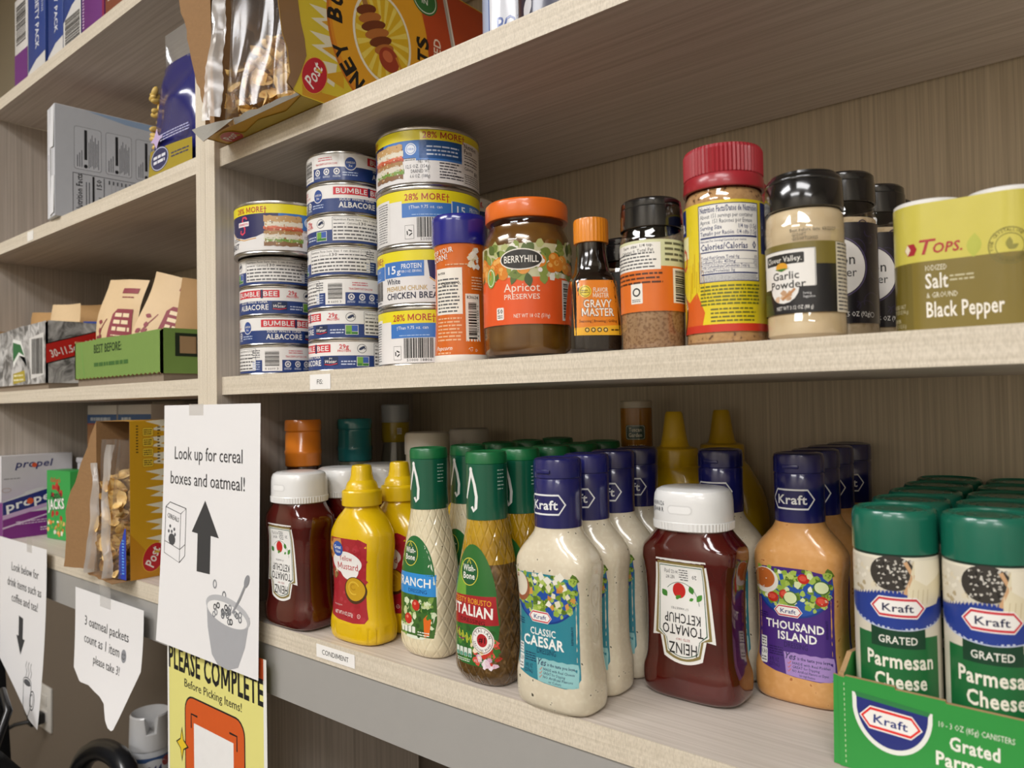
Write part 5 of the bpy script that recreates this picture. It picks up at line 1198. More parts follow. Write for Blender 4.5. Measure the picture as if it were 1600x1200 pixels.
L.poly([(9.4, 47.6), (50, 44), (48.8, 41.4), (10.4, 44.6)], '#2f7f46', 1)
kraft(L, 28.8, 33.4, 34, 2, red='#e8302c', rot=-.06)
L.text('10 - 3 OZ (85g) CANISTERS', 54, 37.6, 3.3, '#e4ecd8', w=36, al='l', rot=-.02, res=1, bold=.006); L.text('Grated', 59, 26.2, 7.4, '#f0f2e4', w=24, al='l', bold=.05, rot=-.02); L.text('Parmesan', 52, 16.2, 7.6, '#f0f2e4', w=36, al='l', bold=.05, rot=-.02); L.text('Cheese', 58, 6.4, 7.4, '#f0f2e4', w=27, al='l', bold=.05, rot=-.02)
for i in range(16): L.rect(3.2, 3+i*3.1, 3.7, 4.6+i*3.1, '#bcd6a6', .4)
L.build('front_print', planemap((0, 0, 0), (1, 0, 0), (0, 0, 1)), t, gx=0)
# ================================================================== cereal boxes, trays, bags and papers
CARD = rough_paint('inner_cardboard', '#96724a', .25, 220, .85, .82)
GREYC = rough_paint('grey_cardboard', '#9b9890', .2, 220, .85, .88)
def panel(name, pts, th, o, ux, uy, mats, parent, loc=None):
    """cardboard panel: outline pts (mm) in the plane o+ux*x+uy*y, thickness th mm towards ux x uy"""
    o, ux, uy = Vector(o), Vector(ux).normalized(), Vector(uy).normalized(); n = ux.cross(uy)
    bm = bmesh.new(); A = [bm.verts.new(o+ux*a*.001+uy*b*.001) for a, b in pts]; B = [bm.verts.new(o+ux*a*.001+uy*b*.001-n*th*.001) for a, b in pts]
    for q in tessellate_polygon([[Vector((a, b, 0)) for a, b in pts]]):
        f = [A[i] for i in q]; 
        fa = bm.faces.new(f); fa.normal_update()
        if fa.normal.dot(n) < 0: fa.normal_flip()
        fb = bm.faces.new([B[i] for i in q]); fb.normal_update(); fb.material_index = 1
        if fb.normal.dot(n) > 0: fb.normal_flip()
    k = len(pts)
    for i in range(k): bm.faces.new((A[i], A[(i+1) % k], B[(i+1) % k], B[i])).material_index = 2 if len(mats) > 2 else 1
    return mk(name, bm, mats, parent, None, weld=False)
def torn(p0, p1, n, amp, seed):
    r = random.Random(seed); d = Vector((p1[0]-p0[0], p1[1]-p0[1])); q = Vector((-d.y, d.x)).normalized()
    return [(p0[0]+d.x*i/n+q.x*r.uniform(-amp, amp)*(0 < i < n), p0[1]+d.y*i/n+q.y*r.uniform(-amp, amp)*(0 < i < n)) for i in range(n+1)]
def flakes(name, label, x0, x1, y0, y1, z0, z1, seed, n=260, group=None):
    """heap of cereal flakes"""
    bm = bmesh.new(); r = random.Random(seed); M3 = []
    for i in range(n):
        fx, fy = r.random(), r.random(); c = Vector((x0+(x1-x0)*fx, y0+(y1-y0)*fy, 0)); hz = z1-(z1-z0)*.30*r.random()*abs(fx-.55)
        c.z = z0+(hz-z0)*r.random()
        R = r.uniform(.007, .0135); rot = Matrix.Rotation(r.uniform(0, 6), 3, 'Z') @ Matrix.Rotation(r.uniform(.2, 1.6), 3, 'X') @ Matrix.Rotation(r.uniform(0, 3), 3, 'Z')
        kind = 0 if r.random() < .72 else (1 if r.random() < .6 else 2)
        if kind == 2:
            v = [bm.verts.new(c+Vector((r.uniform(-1, 1), r.uniform(-1, 1), r.uniform(-1, 1)))*.004) for _ in range(8)]
            res = bmesh.ops.convex_hull(bm, input=v); 
            for g in res['geom']:
                if isinstance(g, bmesh.types.BMFace): g.material_index = 2
            continue
        rings = []
        cv = r.uniform(.2, .5)
        for k, q in enumerate((0, .55, 1)):
            if k == 0: rings.append([bm.verts.new(c)])
            else: rings.append([bm.verts.new(c+rot @ Vector((R*q*cos(2*pi*j/9)*r.uniform(.85, 1.12), R*.75*q*sin(2*pi*j/9)*r.uniform(.85, 1.12), R*cv*q*q+r.uniform(-.0006, .0006)))) for j in range(9)])
        for j in range(9):
            bm.faces.new((rings[0][0], rings[1][j], rings[1][(j+1) % 9])).material_index = kind
            bm.faces.new((rings[1][j], rings[2][j], rings[2][(j+1) % 9], rings[1][(j+1) % 9])).material_index = kind
    o = mk(name, bm, [speckled('#e3bd72', '#c4924a', 120, .58, .6, .1, 0, '#ecce90', .1), speckled('#d6ac60', '#b4823e', 120, .55, .6, .1, 0, '#e2be78', .1), speckled('#ab7d48', '#c9a878', 300, .5, .7)], None, 60, weld=False)
    for v in o.data.vertices:
        v.co.x = min(max(v.co.x, x0-.002), x1+.002); v.co.y = min(max(v.co.y, y0-.003), y1+.002); v.co.z = max(v.co.z, z0)
    tag(o, label, 'cereal', None, 'stuff')
    return o
def liner(name, x0, x1, y0, y1, z0, z1, seed, parent, m, ruff=.006):
    """crumpled clear inner bag, open at the mouth"""
    r = random.Random(seed); bm = bmesh.new(); NX, NZ = 22, 26
    ph = [r.uniform(0, 6) for _ in range(8)]
    grid = []
    for j in range(NZ+1):
        v = j/NZ; row = []
        for i in range(NX+1):
            u = i/NX
            bulge = sin(pi*u)**.6*(1-.5*v)
            w = ruff*(sin(u*9+ph[0]+v*2)*.6+sin(u*17+ph[1]-v*5)*.4+sin(u*31+v*3+ph[2])*.18)*(1+.8*v)
            x = x0+(x1-x0)*u+ruff*.5*sin(v*9+ph[3])*(1-abs(2*u-1))
            row.append((x, y0-.012*bulge+w*.8+.012*v, z0+(z1-z0)*v))
        grid.append(row)
    sheet(bm, grid)
    # sides going back into the box
    for xs, k in ((x0, 4), (x1, 5)):
        g = []
        for j in range(NZ+1):
            v = j/NZ; g.append([(xs+(0 if q == 0 else ruff*.7*sin(v*8+q*2+ph[k])), grid[j][0 if xs == x0 else NX][1]+(y1-y0)*q/5, z0+(z1-z0)*v) for q in range(6)])
        sheet(bm, g)
    return mk(name, bm, m, parent, 60)
LINER = clear((.97, .96, .95), .05, .16, .05, 0)
FOLDM = clear((.97, .96, .95), .10, .2, .42, 0)
def seam(parent, x0, x1, y, z0, z1, seed):
    """gathered milky fold running up the side of the bag"""
    r = random.Random(seed); bm = bmesh.new(); g = []
    a, b = r.uniform(0, 6), r.uniform(0, 6)
    for j in range(31):
        v = j/30; sh = .006*sin(v*5+a)+.002*sin(v*19+b)
        g.append([(x0+(x1-x0)*u+sh+(.0016*(j % 2) if u in (0, 1) else 0), y+.004*sin(u*9+v*4+b)-.004*sin(pi*u)+.010*v, z0+(z1-z0)*v) for u in (0, .2, .4, .6, .8, 1)])
    sheet(bm, g); return mk('bag_fold', bm, FOLDM, parent, 60)
def post(L, cx, cy, w, h, rot, l=4):
    L.ell(cx, cy, w/2+.9, h/2+.9, '#e0b13a', l, n=32, rot=rot); L.ell(cx, cy, w/2, h/2, '#c01f2b', l+.6, n=32, rot=rot)
    L.text('Post', cx-sin(rot)*-h*.17, cy-cos(rot)*h*.17, h*.46, '#f5efe8', w=w*.72, bold=.03, l=l+1.2, rot=rot, shear=.25)
    for k in range(4): L.leaf(cx+cos(rot)*w*.30, cy+sin(rot)*w*.3-h*.22, h*.17, h*.035, .4+k*.7, '#e9bf3a', l+1.4)
def bursts(L, x0, x1, y, n, amp, col, l):
    d = (x1-x0)/n
    p = []
    for i in range(n): p += [(x0+d*i, y), (x0+d*(i+.5), y+amp)]
    L.poly(p+[(x1, y)], col, l)
# ---- opened cereal box lying on its long edge on the upper shelf; front panel faces +x
ZU = .2751+.0002
t = thing('cereal_box', 'torn open honey oat cereal box jutting over the upper right shelf', 'cereal box', (.0180, -.0202, ZU), 0, 'opened cereal boxes')
XW, YD, ZH = .1723, .2900, .1830
GOLD = ink('#d9a51f', .4); YEL2 = ink('#d9b426', .4)
# front panel (outer face +x): plane coordinates x = into the shelf, y = up
front = [(3, 0), (290, 0), (290, 183), (-34, 183)]+[(-28, 170), (-24, 152), (-25, 130), (-23, 112), (-22, 96), (-22, 80), (-20, 66), (-18, 52), (-13, 40), (-12, 30), (-10, 18), (-14, 8), (-6, 2)]
def fpan(o): return panel('front_panel', front, .6, (XW, 0, 0), (0, 1, 0), (0, 0, 1), [YEL2, CARD, CARD], o)
fpan(t)
panel('back_panel', [(0, 0), (290, 0), (290, 183), (0, 183)], .6, (0, .290, 0), (0, -1, 0), (0, 0, 1), [GOLD, CARD, CARD], t)
panel('bottom_panel', [(0, 0), (172.3, 0), (172.3, 290), (0, 290)], .6, (0, .290, .0006), (1, 0, 0), (0, -1, 0), [GOLD, CARD, CARD], t)
panel('top_panel', [(0, 0), (172.3, 0), (172.3, 290), (0, 290)], .6, (0, 0, .183), (1, 0, 0), (0, 1, 0), [GOLD, CARD, CARD], t)
panel('end_panel', [(0, 0), (172.3, 0), (172.3, 182), (0, 182)], .6, (XW, .290, .0006), (-1, 0, 0), (0, 0, 1), [GOLD, CARD, CARD], t)
# torn flaps at the mouth
panel('side_flap', [(12, 3)]+torn((10, 3), (-8, 44), 6, 1.5, 1)+torn((-8, 44), (-22, 90), 6, 1.8, 2)+torn((-22, 90), (-44, 183), 9, 2, 3)+[(6, 183)], .6, (.006, -.002, .002), (.96, .26, 0), (0, 0, 1), [CARD, GREYC, CARD], t)
FL = [(4, 286.3), (24.5, 285.4), (38, 283.6), (54.7, 281.8), (72, 279), (91.8, 275.5), (67.1, 270.6), (34.9, 264.9), (18, 276)]
panel('bottom_flap', [(a-18, b-275.3) for a, b in FL], .6, (0, -.0098, 0), (1, 0, 0), (0, .18, 1), [GREYC, GOLD, CARD], t)
panel('mouth_lip', [(60, 0), (172, 0), (172, 3)]+torn((172, 3), (60, 7), 10, 1.6, 8), .5, (0, -.0003, 0), (1, 0, 0), (0, -.35, 1), [GREYC, GOLD, CARD], t)
L = Lab(.4, .12)
# print on the front panel; its torn edge has lost the printed layer
BRN = [(p[0], p[1]) for p in front if p[0] < 0]+[(-8, 2), (-2, 14), (3, 26), (8, 40), (6, 56), (2, 70), (0, 84), (-2, 100), (-6, 120), (-8, 150), (-12, 170), (-14, 183)]
L.poly(BRN, '#8f6d46', 6.5)
L.poly([(p[0]+.6 if p[0] < 60 else p[0], p[1]) for p in front], '#d8c032', 0)
for i in range(7):
    y0 = 20+i*26
    L.poly([(-30 if y0 > 100 else 2, y0), (24, y0+13), (-30 if y0 > 100 else 2, y0+25)], '#c9961d', .4) if False else None
    L.poly([(40+6*(i % 2), y0), (14, y0+7), (30, y0+13), (12, y0+20), (44, y0+24)], '#e3dcc0', .5)
    L.poly([(52, y0+2), (26, y0+8), (52, y0+20)], '#d6a01e', .8)
L.poly([(3, 1), (290, 1), (290, 14), (60, 13), (26, 10), (3, 22)], '#cf951c', .6)
CX, CY = 104, 96
L.ell(CX, CY, 72, 88, '#c7701c', 1.2, n=56); L.ell(CX+1, CY, 70, 86, '#d98a1e', 1.5, n=56); L.ell(CX, CY+2, 66, 80, '#e0a024', 1.8, n=56)
for i, ch in enumerate('HONEY BUNCHES'):
    a = radians(262)-i*radians(13.4)
    if ch != ' ': L.text(ch, CX+54*cos(a), CY+66*sin(a), 17, '#17130f', w=13.5, rot=a-pi/2, l=3, bold=.075)
for i, ch in enumerate('OF OATS'):
    a = radians(-62)+i*radians(12)
    if ch != ' ': L.text(ch, CX+67*cos(a), CY+80*sin(a), 17, '#17130f', w=13.5, rot=a+pi/2, l=3, bold=.075)
L.ell(CX, CY-4, 40, 48, '#e9e3cf', 2.2, n=44); L.ell(CX, CY-4, 37, 45, '#d9b022', 2.6, n=44)
for i in range(18):
    a = 2*pi*i/18; L.poly([(CX+6*cos(a-.1), CY-4+6*sin(a-.1)), (CX+36*cos(a-.07), CY-4+44*sin(a-.07)), (CX+36*cos(a+.07), CY-4+44*sin(a+.07)), (CX+6*cos(a+.1), CY-4+6*sin(a+.1))], '#e7cf5c', 2.9)
L.line([(CX-30, CY+40), (CX-20, CY+16)], 7, '#a4713c', 4)
for i in range(7):
    q = i/6; L.ell(CX-22+q*28, CY+18-q*40, 9+9*sin(pi*(q*.72+.2)), 5.2, ['#6f3416', '#b06a30'][i % 2], 4.2+i*.15, rot=.45)
L.ell(CX+8, CY-24, 14, 13, '#9a3a22', 5.4); L.ell(CX+6, CY-21, 7, 6, '#c4663e', 5.7)
L.line([(CX+18, CY-18), (CX+26, CY-30), (CX+40, CY-38)], 3, '#c8862a', 5.8)
post(L, 17, 24, 38, 26, 1.12, 5)
L.poly([(178, 1), (290, 1), (290, 182), (150, 182), (168, 120), (176, 60)], '#b4441d', 2); L.poly([(178, 1), (196, 1), (186, 120), (160, 182), (150, 182), (170, 120)], '#d9b83a', 2.3) if False else None
L.text('HONEY ROASTED', 190, 62, 11, '#efdcc8', w=118, rot=pi/2, l=3.4, bold=.03)
L.line([(196, 182), (212, 120), (226, 60), (240, 30)], 7, '#b9b4ac', 3); L.line([(198, 182), (214, 120), (228, 60), (241, 30)], 2.2, '#efe9df', 3.6)
L.blobs(206, 4, 240, 40, 26, ['#d9a83a', '#b57c22', '#e5c268'], 4, 8, 3.8, seed=14)
L.ring(258, 62, 15, 22, 1.2, '#d9822a', 3.4); L.text('100%', 258, 60, 5, '#d9822a', w=18, l=3.6, res=1)
L.ell(166, 160, 20, 18, '#2f6d36', 4); L.ring(166, 160, 18, 16, 1, '#dfe8d6', 4.5); L.text('BEST', 166, 163, 6, '#eef2e6', w=20, l=5, res=1, bold=.01); L.text('IN', 166, 154, 6, '#eef2e6', w=9, l=5, res=1, bold=.01)
L.build('front_print', planemap((XW, 0, 0), (0, 1, 0), (0, 0, 1)), t, gx=0, eps=.06)
L = Lab(.4, .12); post(L, 26, 34, 34, 22, .2, 1); L.poly([(20, 0), (172, 0), (172, 48), (130, 36), (90, 42), (50, 32), (20, 40)], '#b9a02a', .3)
L.build('underside_print', planemap((0, .05, 0), (1, 0, 0), (0, -1, 0)), t, gx=0, clip=[((0, 25), (0, -1))])
bag = thing('cereal_bag', 'crumpled clear inner bag in the upper torn cereal box', 'bag', (.0180, -.0202, ZU), 0, 'clear cereal bags')
liner('film', .048, XW-.010, -.004, .2, .003, .176, 3, bag, LINER)
seam(bag, .042, .066, -.020, .003, .178, 5)
flakes('cereal_flakes', 'golden cereal flakes in the clear bag of the upper box', .018+.034, .018+XW-.022, -.014, .085, ZU+.004, ZU+.074, 11, 420)

# ---- opened cereal box on the lower left shelf
ZLL = -.2398+.0002
t = thing('cereal_box', 'torn open cereal box standing on the lower left shelf', 'cereal box', (-.3200, .0000, ZLL), 0, 'opened cereal boxes')
XW, YD, ZH = .1000, .1900, .2070
panel('front_panel', [(0, 0), (118, 0), (118, 207), (0, 207)], .6, (XW, .0015, 0), (0, 1, 0), (0, 0, 1), [GOLD, CARD, CARD], t)
panel('back_panel', [(0, 0), (118, 0), (118, 207), (0, 207)], .6, (0, .118, 0), (0, -1, 0), (0, 0, 1), [GOLD, CARD, CARD], t)
panel('bottom_panel', [(0, 0), (100, 0), (100, 118), (0, 118)], .6, (0, 0, .0006), (1, 0, 0), (0, 1, 0), [CARD, GOLD, CARD], t)
panel('top_panel', torn((0, 4), (60, 12), 8, 2, 21)+torn((60, 12), (100, 2), 5, 2, 22)+[(100, 118), (0, 118)], .6, (0, 0, .207), (1, 0, 0), (0, 1, 0), [GOLD, CARD, CARD], t)
panel('end_panel', [(0, 0), (100, 0), (100, 206), (0, 206)], .6, (XW, .118, .0006), (-1, 0, 0), (0, 0, 1), [GOLD, CARD, CARD], t)
panel('side_flap', [(0, 1)]+torn((0, 1), (-58, 4), 6, 1.2, 23)+torn((-58, 4), (-52, 90), 8, 2, 24)+torn((-52, 90), (-26, 150), 6, 2, 25)+torn((-26, 150), (0, 206), 5, 2, 26), .6, (0, 0, 0), (.92, .38, 0), (0, 0, 1), [CARD, GREYC, CARD], t)
panel('bottom_flap', [(0, 0), (100, 0)]+torn((100, 0), (96, -20), 3, 1, 27)+torn((96, -20), (0, -12), 8, 1.6, 28), .6, (0, 0, .0008), (1, 0, 0), (0, 1, .06), [CARD, GREYC, CARD], t)
panel('blue_lip', torn((0, 0), (-20, 0), 2, .5, 29)+torn((-20, 0), (-16, 40), 4, 1.5, 30)+torn((-16, 40), (-3, 66), 4, 1.5, 31)+[(0, 66)], .5, (XW, -.0040, .002), (1, .1, 0), (0, 0, 1), [ink('#1f3fae', .35), CARD, CARD], t)
L = Lab(.4, .12)
L.micro(-9, 6, -4, 52, 12, '#6fb4f0', seed=123)
L.build('lip_print', planemap((XW, -.0040, .002), (1, .1, 0), (0, 0, 1)), t, gx=0)
L = Lab(.4, .12)
L.rect(0, 0, 118, 207, '#d3a01e', 0); L.poly([(0, 0), (118, 0), (118, 16), (60, 14), (20, 36), (0, 60)], '#c78a1a', .4)
for i in range(8):
    y0 = 36+i*22
    L.poly([(60, y0), (26, y0+5), (40, y0+10), (20, y0+16), (64, y0+20)], '#e9e4cc', .6); L.poly([(70, y0), (40, y0+8), (70, y0+17)], '#e0b02a', .9)
L.ell(128, 108, 78, 84, '#c8701c', 1.4, n=52); L.ell(129, 108, 76, 81, '#db9422', 1.8, n=52)
for i, ch in enumerate('HONEY BUNCHES'):
    a = radians(262)-i*radians(13.4)
    if ch != ' ': L.text(ch, 128+58*cos(a), 108+62*sin(a), 17, '#17130f', w=13.5, rot=a-pi/2, l=3, bold=.075)
L.ell(128, 106, 42, 46, '#e9e3cf', 2.4, n=40)
post(L, 30, 26, 38, 27, 1.2, 4)
for i in range(4):
    L.rrect(16, 186-i*13.5, 31, 198-i*13.5, 2, '#b7861a', 2); L.rrect(16.6, 186.6-i*13.5, 30.4, 197.4-i*13.5, 2, '#e4c23c', 2.4); L.micro(18, 188-i*13.5, 29, 196-i*13.5, 3, '#3a3220', seed=40+i, l=3)
L.micro(36, 150, 40, 200, 12, '#5a4a1c', seed=45); L.micro(8, 164, 11, 202, 10, '#5a4a1c', seed=46)
L.build('front_print', planemap((XW, .0015, 0), (0, 1, 0), (0, 0, 1)), t, gx=0, eps=.06, clip=[((118, 0), (1, 0))])
bag = thing('cereal_bag', 'crumpled clear inner bag in the lower torn cereal box', 'bag', (-.3200, 0, ZLL), 0, 'clear cereal bags')
liner('film', .012, XW-.012, -.002, .095, .003, .182, 7, bag, LINER, .005)
seam(bag, .008, .024, -.014, .003, .150, 6); seam(bag, XW-.046, XW-.030, -.014, .003, .176, 8)
flakes('cereal_flakes', 'golden cereal flakes in the clear bag of the lower box', -.32+.020, -.32+XW-.012, -.008, .080, ZLL+.004, ZLL+.135, 12, 560)

# ---- folding cartons: one mesh body plus printed faces
def carton(name, label, cat, loc, sx, sy, sz, col, rotz=0.0, group=None, bev=.0012):
    t = thing(name, label, cat, loc, rotz, group)
    mk('box', bx(0, 0, 0, sx, sy, sz, bev=bev), ink(col, .38, .12), t, 30)
    return t
FRONT = lambda o=0: planemap((0, 0, 0), (1, 0, 0), (0, 0, 1))
# white carton on the second shelf, standing like a book, printed side to the right
ZS = .2737+.0002
t = carton('snack_box', 'white carton with nutrition panels standing on the upper left shelf', 'box', (-.4830, -.0030, ZS+.0005), .0400, .2450, .1700, '#d7d9de', 0)
t.rotation_euler = (0, 0, radians(-6))
SX, SY, SZ = .04, .245, .17
L = Lab(.4, .1); PR_ = planemap((SX, 0, 0), (0, 1, 0), (0, 0, 1)); K = '#2b2d33'
L.rect(.5, .5, 244, 169, '#b9bdc4', 0)
L.poly([(40, 169), (244, 169), (244, 150), (200, 148), (150, 158), (100, 160)], '#8fa6c4', .5); L.blobs(170, 150, 240, 168, 14, ['#a03232', '#d8c48a', '#e6e0d2'], 5, 11, 1, seed=61)
for i in range(4):
    x0 = 26+i*44
    L.rrect(x0, 76, x0+38, 142, 4, '#6d7178', .8); L.rrect(x0+.6, 76.6, x0+37.4, 141.4, 3.6, '#bdc1c8', 1.2)
    L.rect(x0+14, 92, x0+18, 138, '#1d1e22', 1.8); L.ell(x0+16, 82, 2.6, 3, '#1d1e22', 1.8)
    for k in range(7): L.rect(x0+20+k*2.2, 80+k % 3*2, x0+21+k*2.2, 120+((k*7) % 5)*3, '#63666d', 1.8)
    for k in range(3): L.rect(x0+4+k*3, 80, x0+5.2+k*3, 98+k*4, '#63666d', 1.8)
L.frame(24, 8, 200, 70, .8, K, 1); L.text('Nutrition Facts', 37, 40, 8.4, K, w=58, rot=pi/2, l=2, bold=.04, res=1)
for k in range(2): L.rect(42+k*4, 12, 43.4+k*4, 58, '#5c5f66', 1.6)
L.rect(51, 10, 54, 68, '#1d1e22', 1.8); L.text('Calories', 64, 24, 6, K, w=27, rot=pi/2, l=2, bold=.03, res=1); L.text('150', 64, 57, 7, K, w=15, rot=pi/2, l=2, bold=.03, res=1)
L.rect(67, 10, 68, 68, K, 1.6)
for k in range(8): L.rect(74+k*6, 12+(k*5) % 9, 75.2+k*6, 40, '#5c5f66', 1.6); L.rect(74+k*6, 60, 76+k*6, 66, '#44474d', 1.6); L.rect(78+k*6, 10, 78.3+k*6, 68, '#7a7d84', 1.5)
L.rect(124, 10, 127, 68, '#1d1e22', 1.8); L.rect(150, 10, 152, 68, K, 1.6)
L.build('side_print', PR_, t, gx=0)
L = Lab(.35, .2); L.rect(1, 1, 39, 169, '#e2e4ea', 0); L.poly([(17, 1), (20, 1), (19, 60), (20, 62), (20, 104), (17, 106), (18, 169), (16.6, 169), (16, 106), (17, 60)], '#4a4a48', .6)
L.poly([(20, 62), (32, 58), (33, 106), (20, 104)], '#cfd2d8', .9); L.poly([(20, 110), (38, 108), (38, 166), (20, 168)], '#eef0f4', .7); L.micro(6, 74, 10, 98, 8, '#5a5c8a', seed=129, l=1)
L.build('end_print', planemap((0, 0, 0), (1, 0, 0), (0, 0, 1)), t, gx=0)
panel('glued_flap', [(0, 0), (19, 2), (19, 58), (2, 60)], .6, (.020, -.0016, .003), (1, 0, 0), (0, .02, 1), [ink('#eceef2', .35), GREYC, GREYC], t)
panel('glued_flap', [(0, 0), (19, -2), (19, 60), (0, 62)], .6, (.020, -.0016, .106), (1, 0, 0), (0, .02, 1), [ink('#eceef2', .35), GREYC, GREYC], t)
t = carton('snack_box', 'dark red box behind the white carton, only its top edge showing', 'box', (-.5600, .0500, ZS+.0005), .0520, .2000, .1930, '#6d1c22', radians(-3))
L = Lab(.4, .1); L.rect(1, 120, 184, 175, '#8c2a2c', 0); L.blobs(4, 130, 180, 172, 30, ['#c9a04a', '#7a1c20', '#d9c9a8'], 4, 9, .5, seed=66); L.build('side_print', planemap((.052, 0, 0), (0, 1, 0), (0, 0, 1)), t, gx=0)

# blue bag of pasta with a clear top
t = thing('food_bag', 'dark blue food bag with a clear crimped top, beside the divider', 'bag', (-.1170, .0360, ZS), 0)
def pouch(bm, w, d, h, prof, mat_split=None, nx=16, nz=22, seed=1, amp=.003):
    r = random.Random(seed); ph = [r.uniform(0, 6) for _ in range(6)]; rings = []
    for j in range(nz+1):
        v = j/nz; s = prof(v); ring = []
        for i in range(nx*2):
            a = 2*pi*i/(nx*2); x, y = sup(w/2*(1-.06*sin(v*7+ph[0])*.5), max(.0008, d/2*s), 2.6, a)
            q = amp*s*(sin(a*3+v*8+ph[1])+.6*sin(a*5-v*11+ph[2]))
            ring.append(bm.verts.new((x+q*cos(a), y+q*sin(a), h*v)))
        rings.append(ring)
    for j in range(nz):
        mi = 1 if mat_split is not None and (j+.5)/nz > mat_split else 0
        for i in range(nx*2): bm.faces.new((rings[j][i], rings[j][(i+1) % (nx*2)], rings[j+1][(i+1) % (nx*2)], rings[j+1][i])).material_index = mi
    bm.faces.new(rings[0][::-1]); bm.faces.new(rings[-1]).material_index = 1 if mat_split is not None else 0
BLUEF = plastic('#25276f', .22, .5, .0)
bm = bmesh.new(); pouch(bm, .128, .056, .150, lambda v: min(1, .6+v*2)*(1 if v < .6 else 1-.6*(v-.6)/.4), None, seed=4, amp=.0035); mk('printed_bag', bm, BLUEF, t, 60)
bm = bmesh.new(); R0 = []
for j in range(11):
    v = j/10; w = .118+.016*v; d = .022*(1-v)**1.3+.0006
    R0.append([bm.verts.new((p[0]-.004*v+.002*sin(v*6+i), p[1], .146+.056*v)) for i, p in enumerate(sup(w/2, d/2, 2.4, 2*pi*k/28) for k in range(28))])
for j in range(10):
    for i in range(28): bm.faces.new((R0[j][i], R0[j][(i+1) % 28], R0[j+1][(i+1) % 28], R0[j+1][i]))
mk('clear_top', bm, clear((.95, .96, .98), .08, .2, .12, 0), t, 60)
bm = bmesh.new(); r = random.Random(9)
for i in range(34):
    z = .006+.0034*i; c = Vector((-.0615+r.uniform(-.003, .004)+.00003*z, -.010+r.uniform(-.010, .012), z)); M4 = Matrix.Translation(c) @ Matrix.Rotation(r.uniform(0, 3), 4, 'X') @ Matrix.Rotation(r.uniform(0, 3), 4, 'Y') @ Matrix.Diagonal((.0042, .0042, r.uniform(.006, .009), 1))
    bmesh.ops.create_icosphere(bm, subdivisions=2, radius=1, matrix=M4)
mk('contents', bm, plastic('#d6b45c', .45), t, 60)
L = Lab(.3, .4)
L.poly([(-40, 46), (-30, 50), (-24, 60), (-20, 50), (-10, 47), (-20, 42), (-25, 34), (-31, 43)], '#cdb6e0', 1); L.micro(-16, 40, 46, 50, 3, '#b9bbe0', seed=68)
L.poly([(-46, 2), (48, 2), (48, 30), (-40, 34)], '#a6921c', .8); L.ell(-18, 20, 21, 15, '#20295f', 1.4); L.ring(-18, 20, 20, 14, 1, '#cfd3ea', 1.8); L.micro(-32, 14, -4, 26, 2, '#e6e8f2', seed=121, fill=.6); L.micro(8, 14, 44, 22, 2, '#20295f', seed=122)
L.build('print', lambda a, b, d: Vector((a*.00118, -.0295-.0025*cos(a/34)-d*.001, b*.001)), t, gx=8)
# ---- oatmeal cartons on top of the left unit
ZTT = ZT+.0002
NV = '#24408a'; PU = '#6e2a7c'; BR = '#84452e'
x = -.672
specs = [('oatmeal box with a white top and purple base, end of the row on top', '#d9d6d2', .060, 0), ('blue variety pack box, furthest left of the blue ones', NV, .075, 1),
         ('blue variety pack box, in the middle of the row on top', NV, .060, 1), ('blue variety pack box, next to the purple one', NV, .065, 2),
         ('purple oatmeal box in the row on top of the left unit', PU, .078, 3), ('brown oatmeal box with a barcode, at the right end of the row', BR, .072, 4), ('tan oatmeal box partly cut off at the top of the picture', '#8d7a68', .06, 5)]
hh = [.150, .172, .172, .178, .19, .19, .19]
for (lb, col, w, kd), h in zip(specs, hh):
    t = carton('oatmeal_box', lb, 'box', (x, .012, ZTT), w, .12, h, col, 0, 'oatmeal boxes on top'); W_ = w*1000; H_ = h*1000
    L = Lab(.38, .12)
    if kd == 0: L.rect(0, 0, W_, 55, PU, 0); L.bars(8, 70, W_-8, 140, '#3a3a3a', seed=71, vert=False)
    if kd in (1, 2):
        L.poly([(0, 0), (W_, 0), (W_, 24), (W_*.5, 20), (0, 6)], '#dcdad6', 0) if kd == 1 else L.poly([(0, 0), (W_, 0), (W_, 66), (W_*.5, 58), (0, 40)], '#dcdad6', 0)
        L.text('VARIETY PACK', W_*.45, 92 if kd == 1 else 118, W_*.2, '#e6e8f0', w=110 if kd == 1 else 90, rot=-pi/2, bold=.03)
        L.micro(W_*.8, 90, W_*.92, 150, 16, '#c4cbe4', seed=72)
        if kd == 2: L.bars(6, 4, W_-4, 44, '#333', seed=73, vert=False)
    if kd == 3:
        L.text('FRUIT & CREAM', W_*.40, 104, W_*.22, '#e9dcec', w=112, rot=-pi/2, bold=.03); L.micro(4, 6, 10, 70, 14, '#d9c3de', seed=74); L.rect(W_-7, 0, W_, H_, '#8e1f4a', .4)
    if kd == 4:
        L.text('Millville', 20, 50, 11, '#efe3d8', w=64, rot=pi/2, bold=.02); L.rect(36, 20, 62, 120, '#e6e2dc', .4); L.bars(40, 26, 58, 112, '#2a2a2a', seed=75, vert=False); L.rect(W_-5, 0, W_, H_, '#a2412c', .5)
    if kd == 5: L.rect(0, 0, 20, H_, '#9c8b78', 0)
    L.build('front_print', planemap((0, 0, 0), (1, 0, 0), (0, 0, 1)), t, gx=0)
    x += w+.0025+(.010 if kd == 1 and 'furthest' in lb else 0)

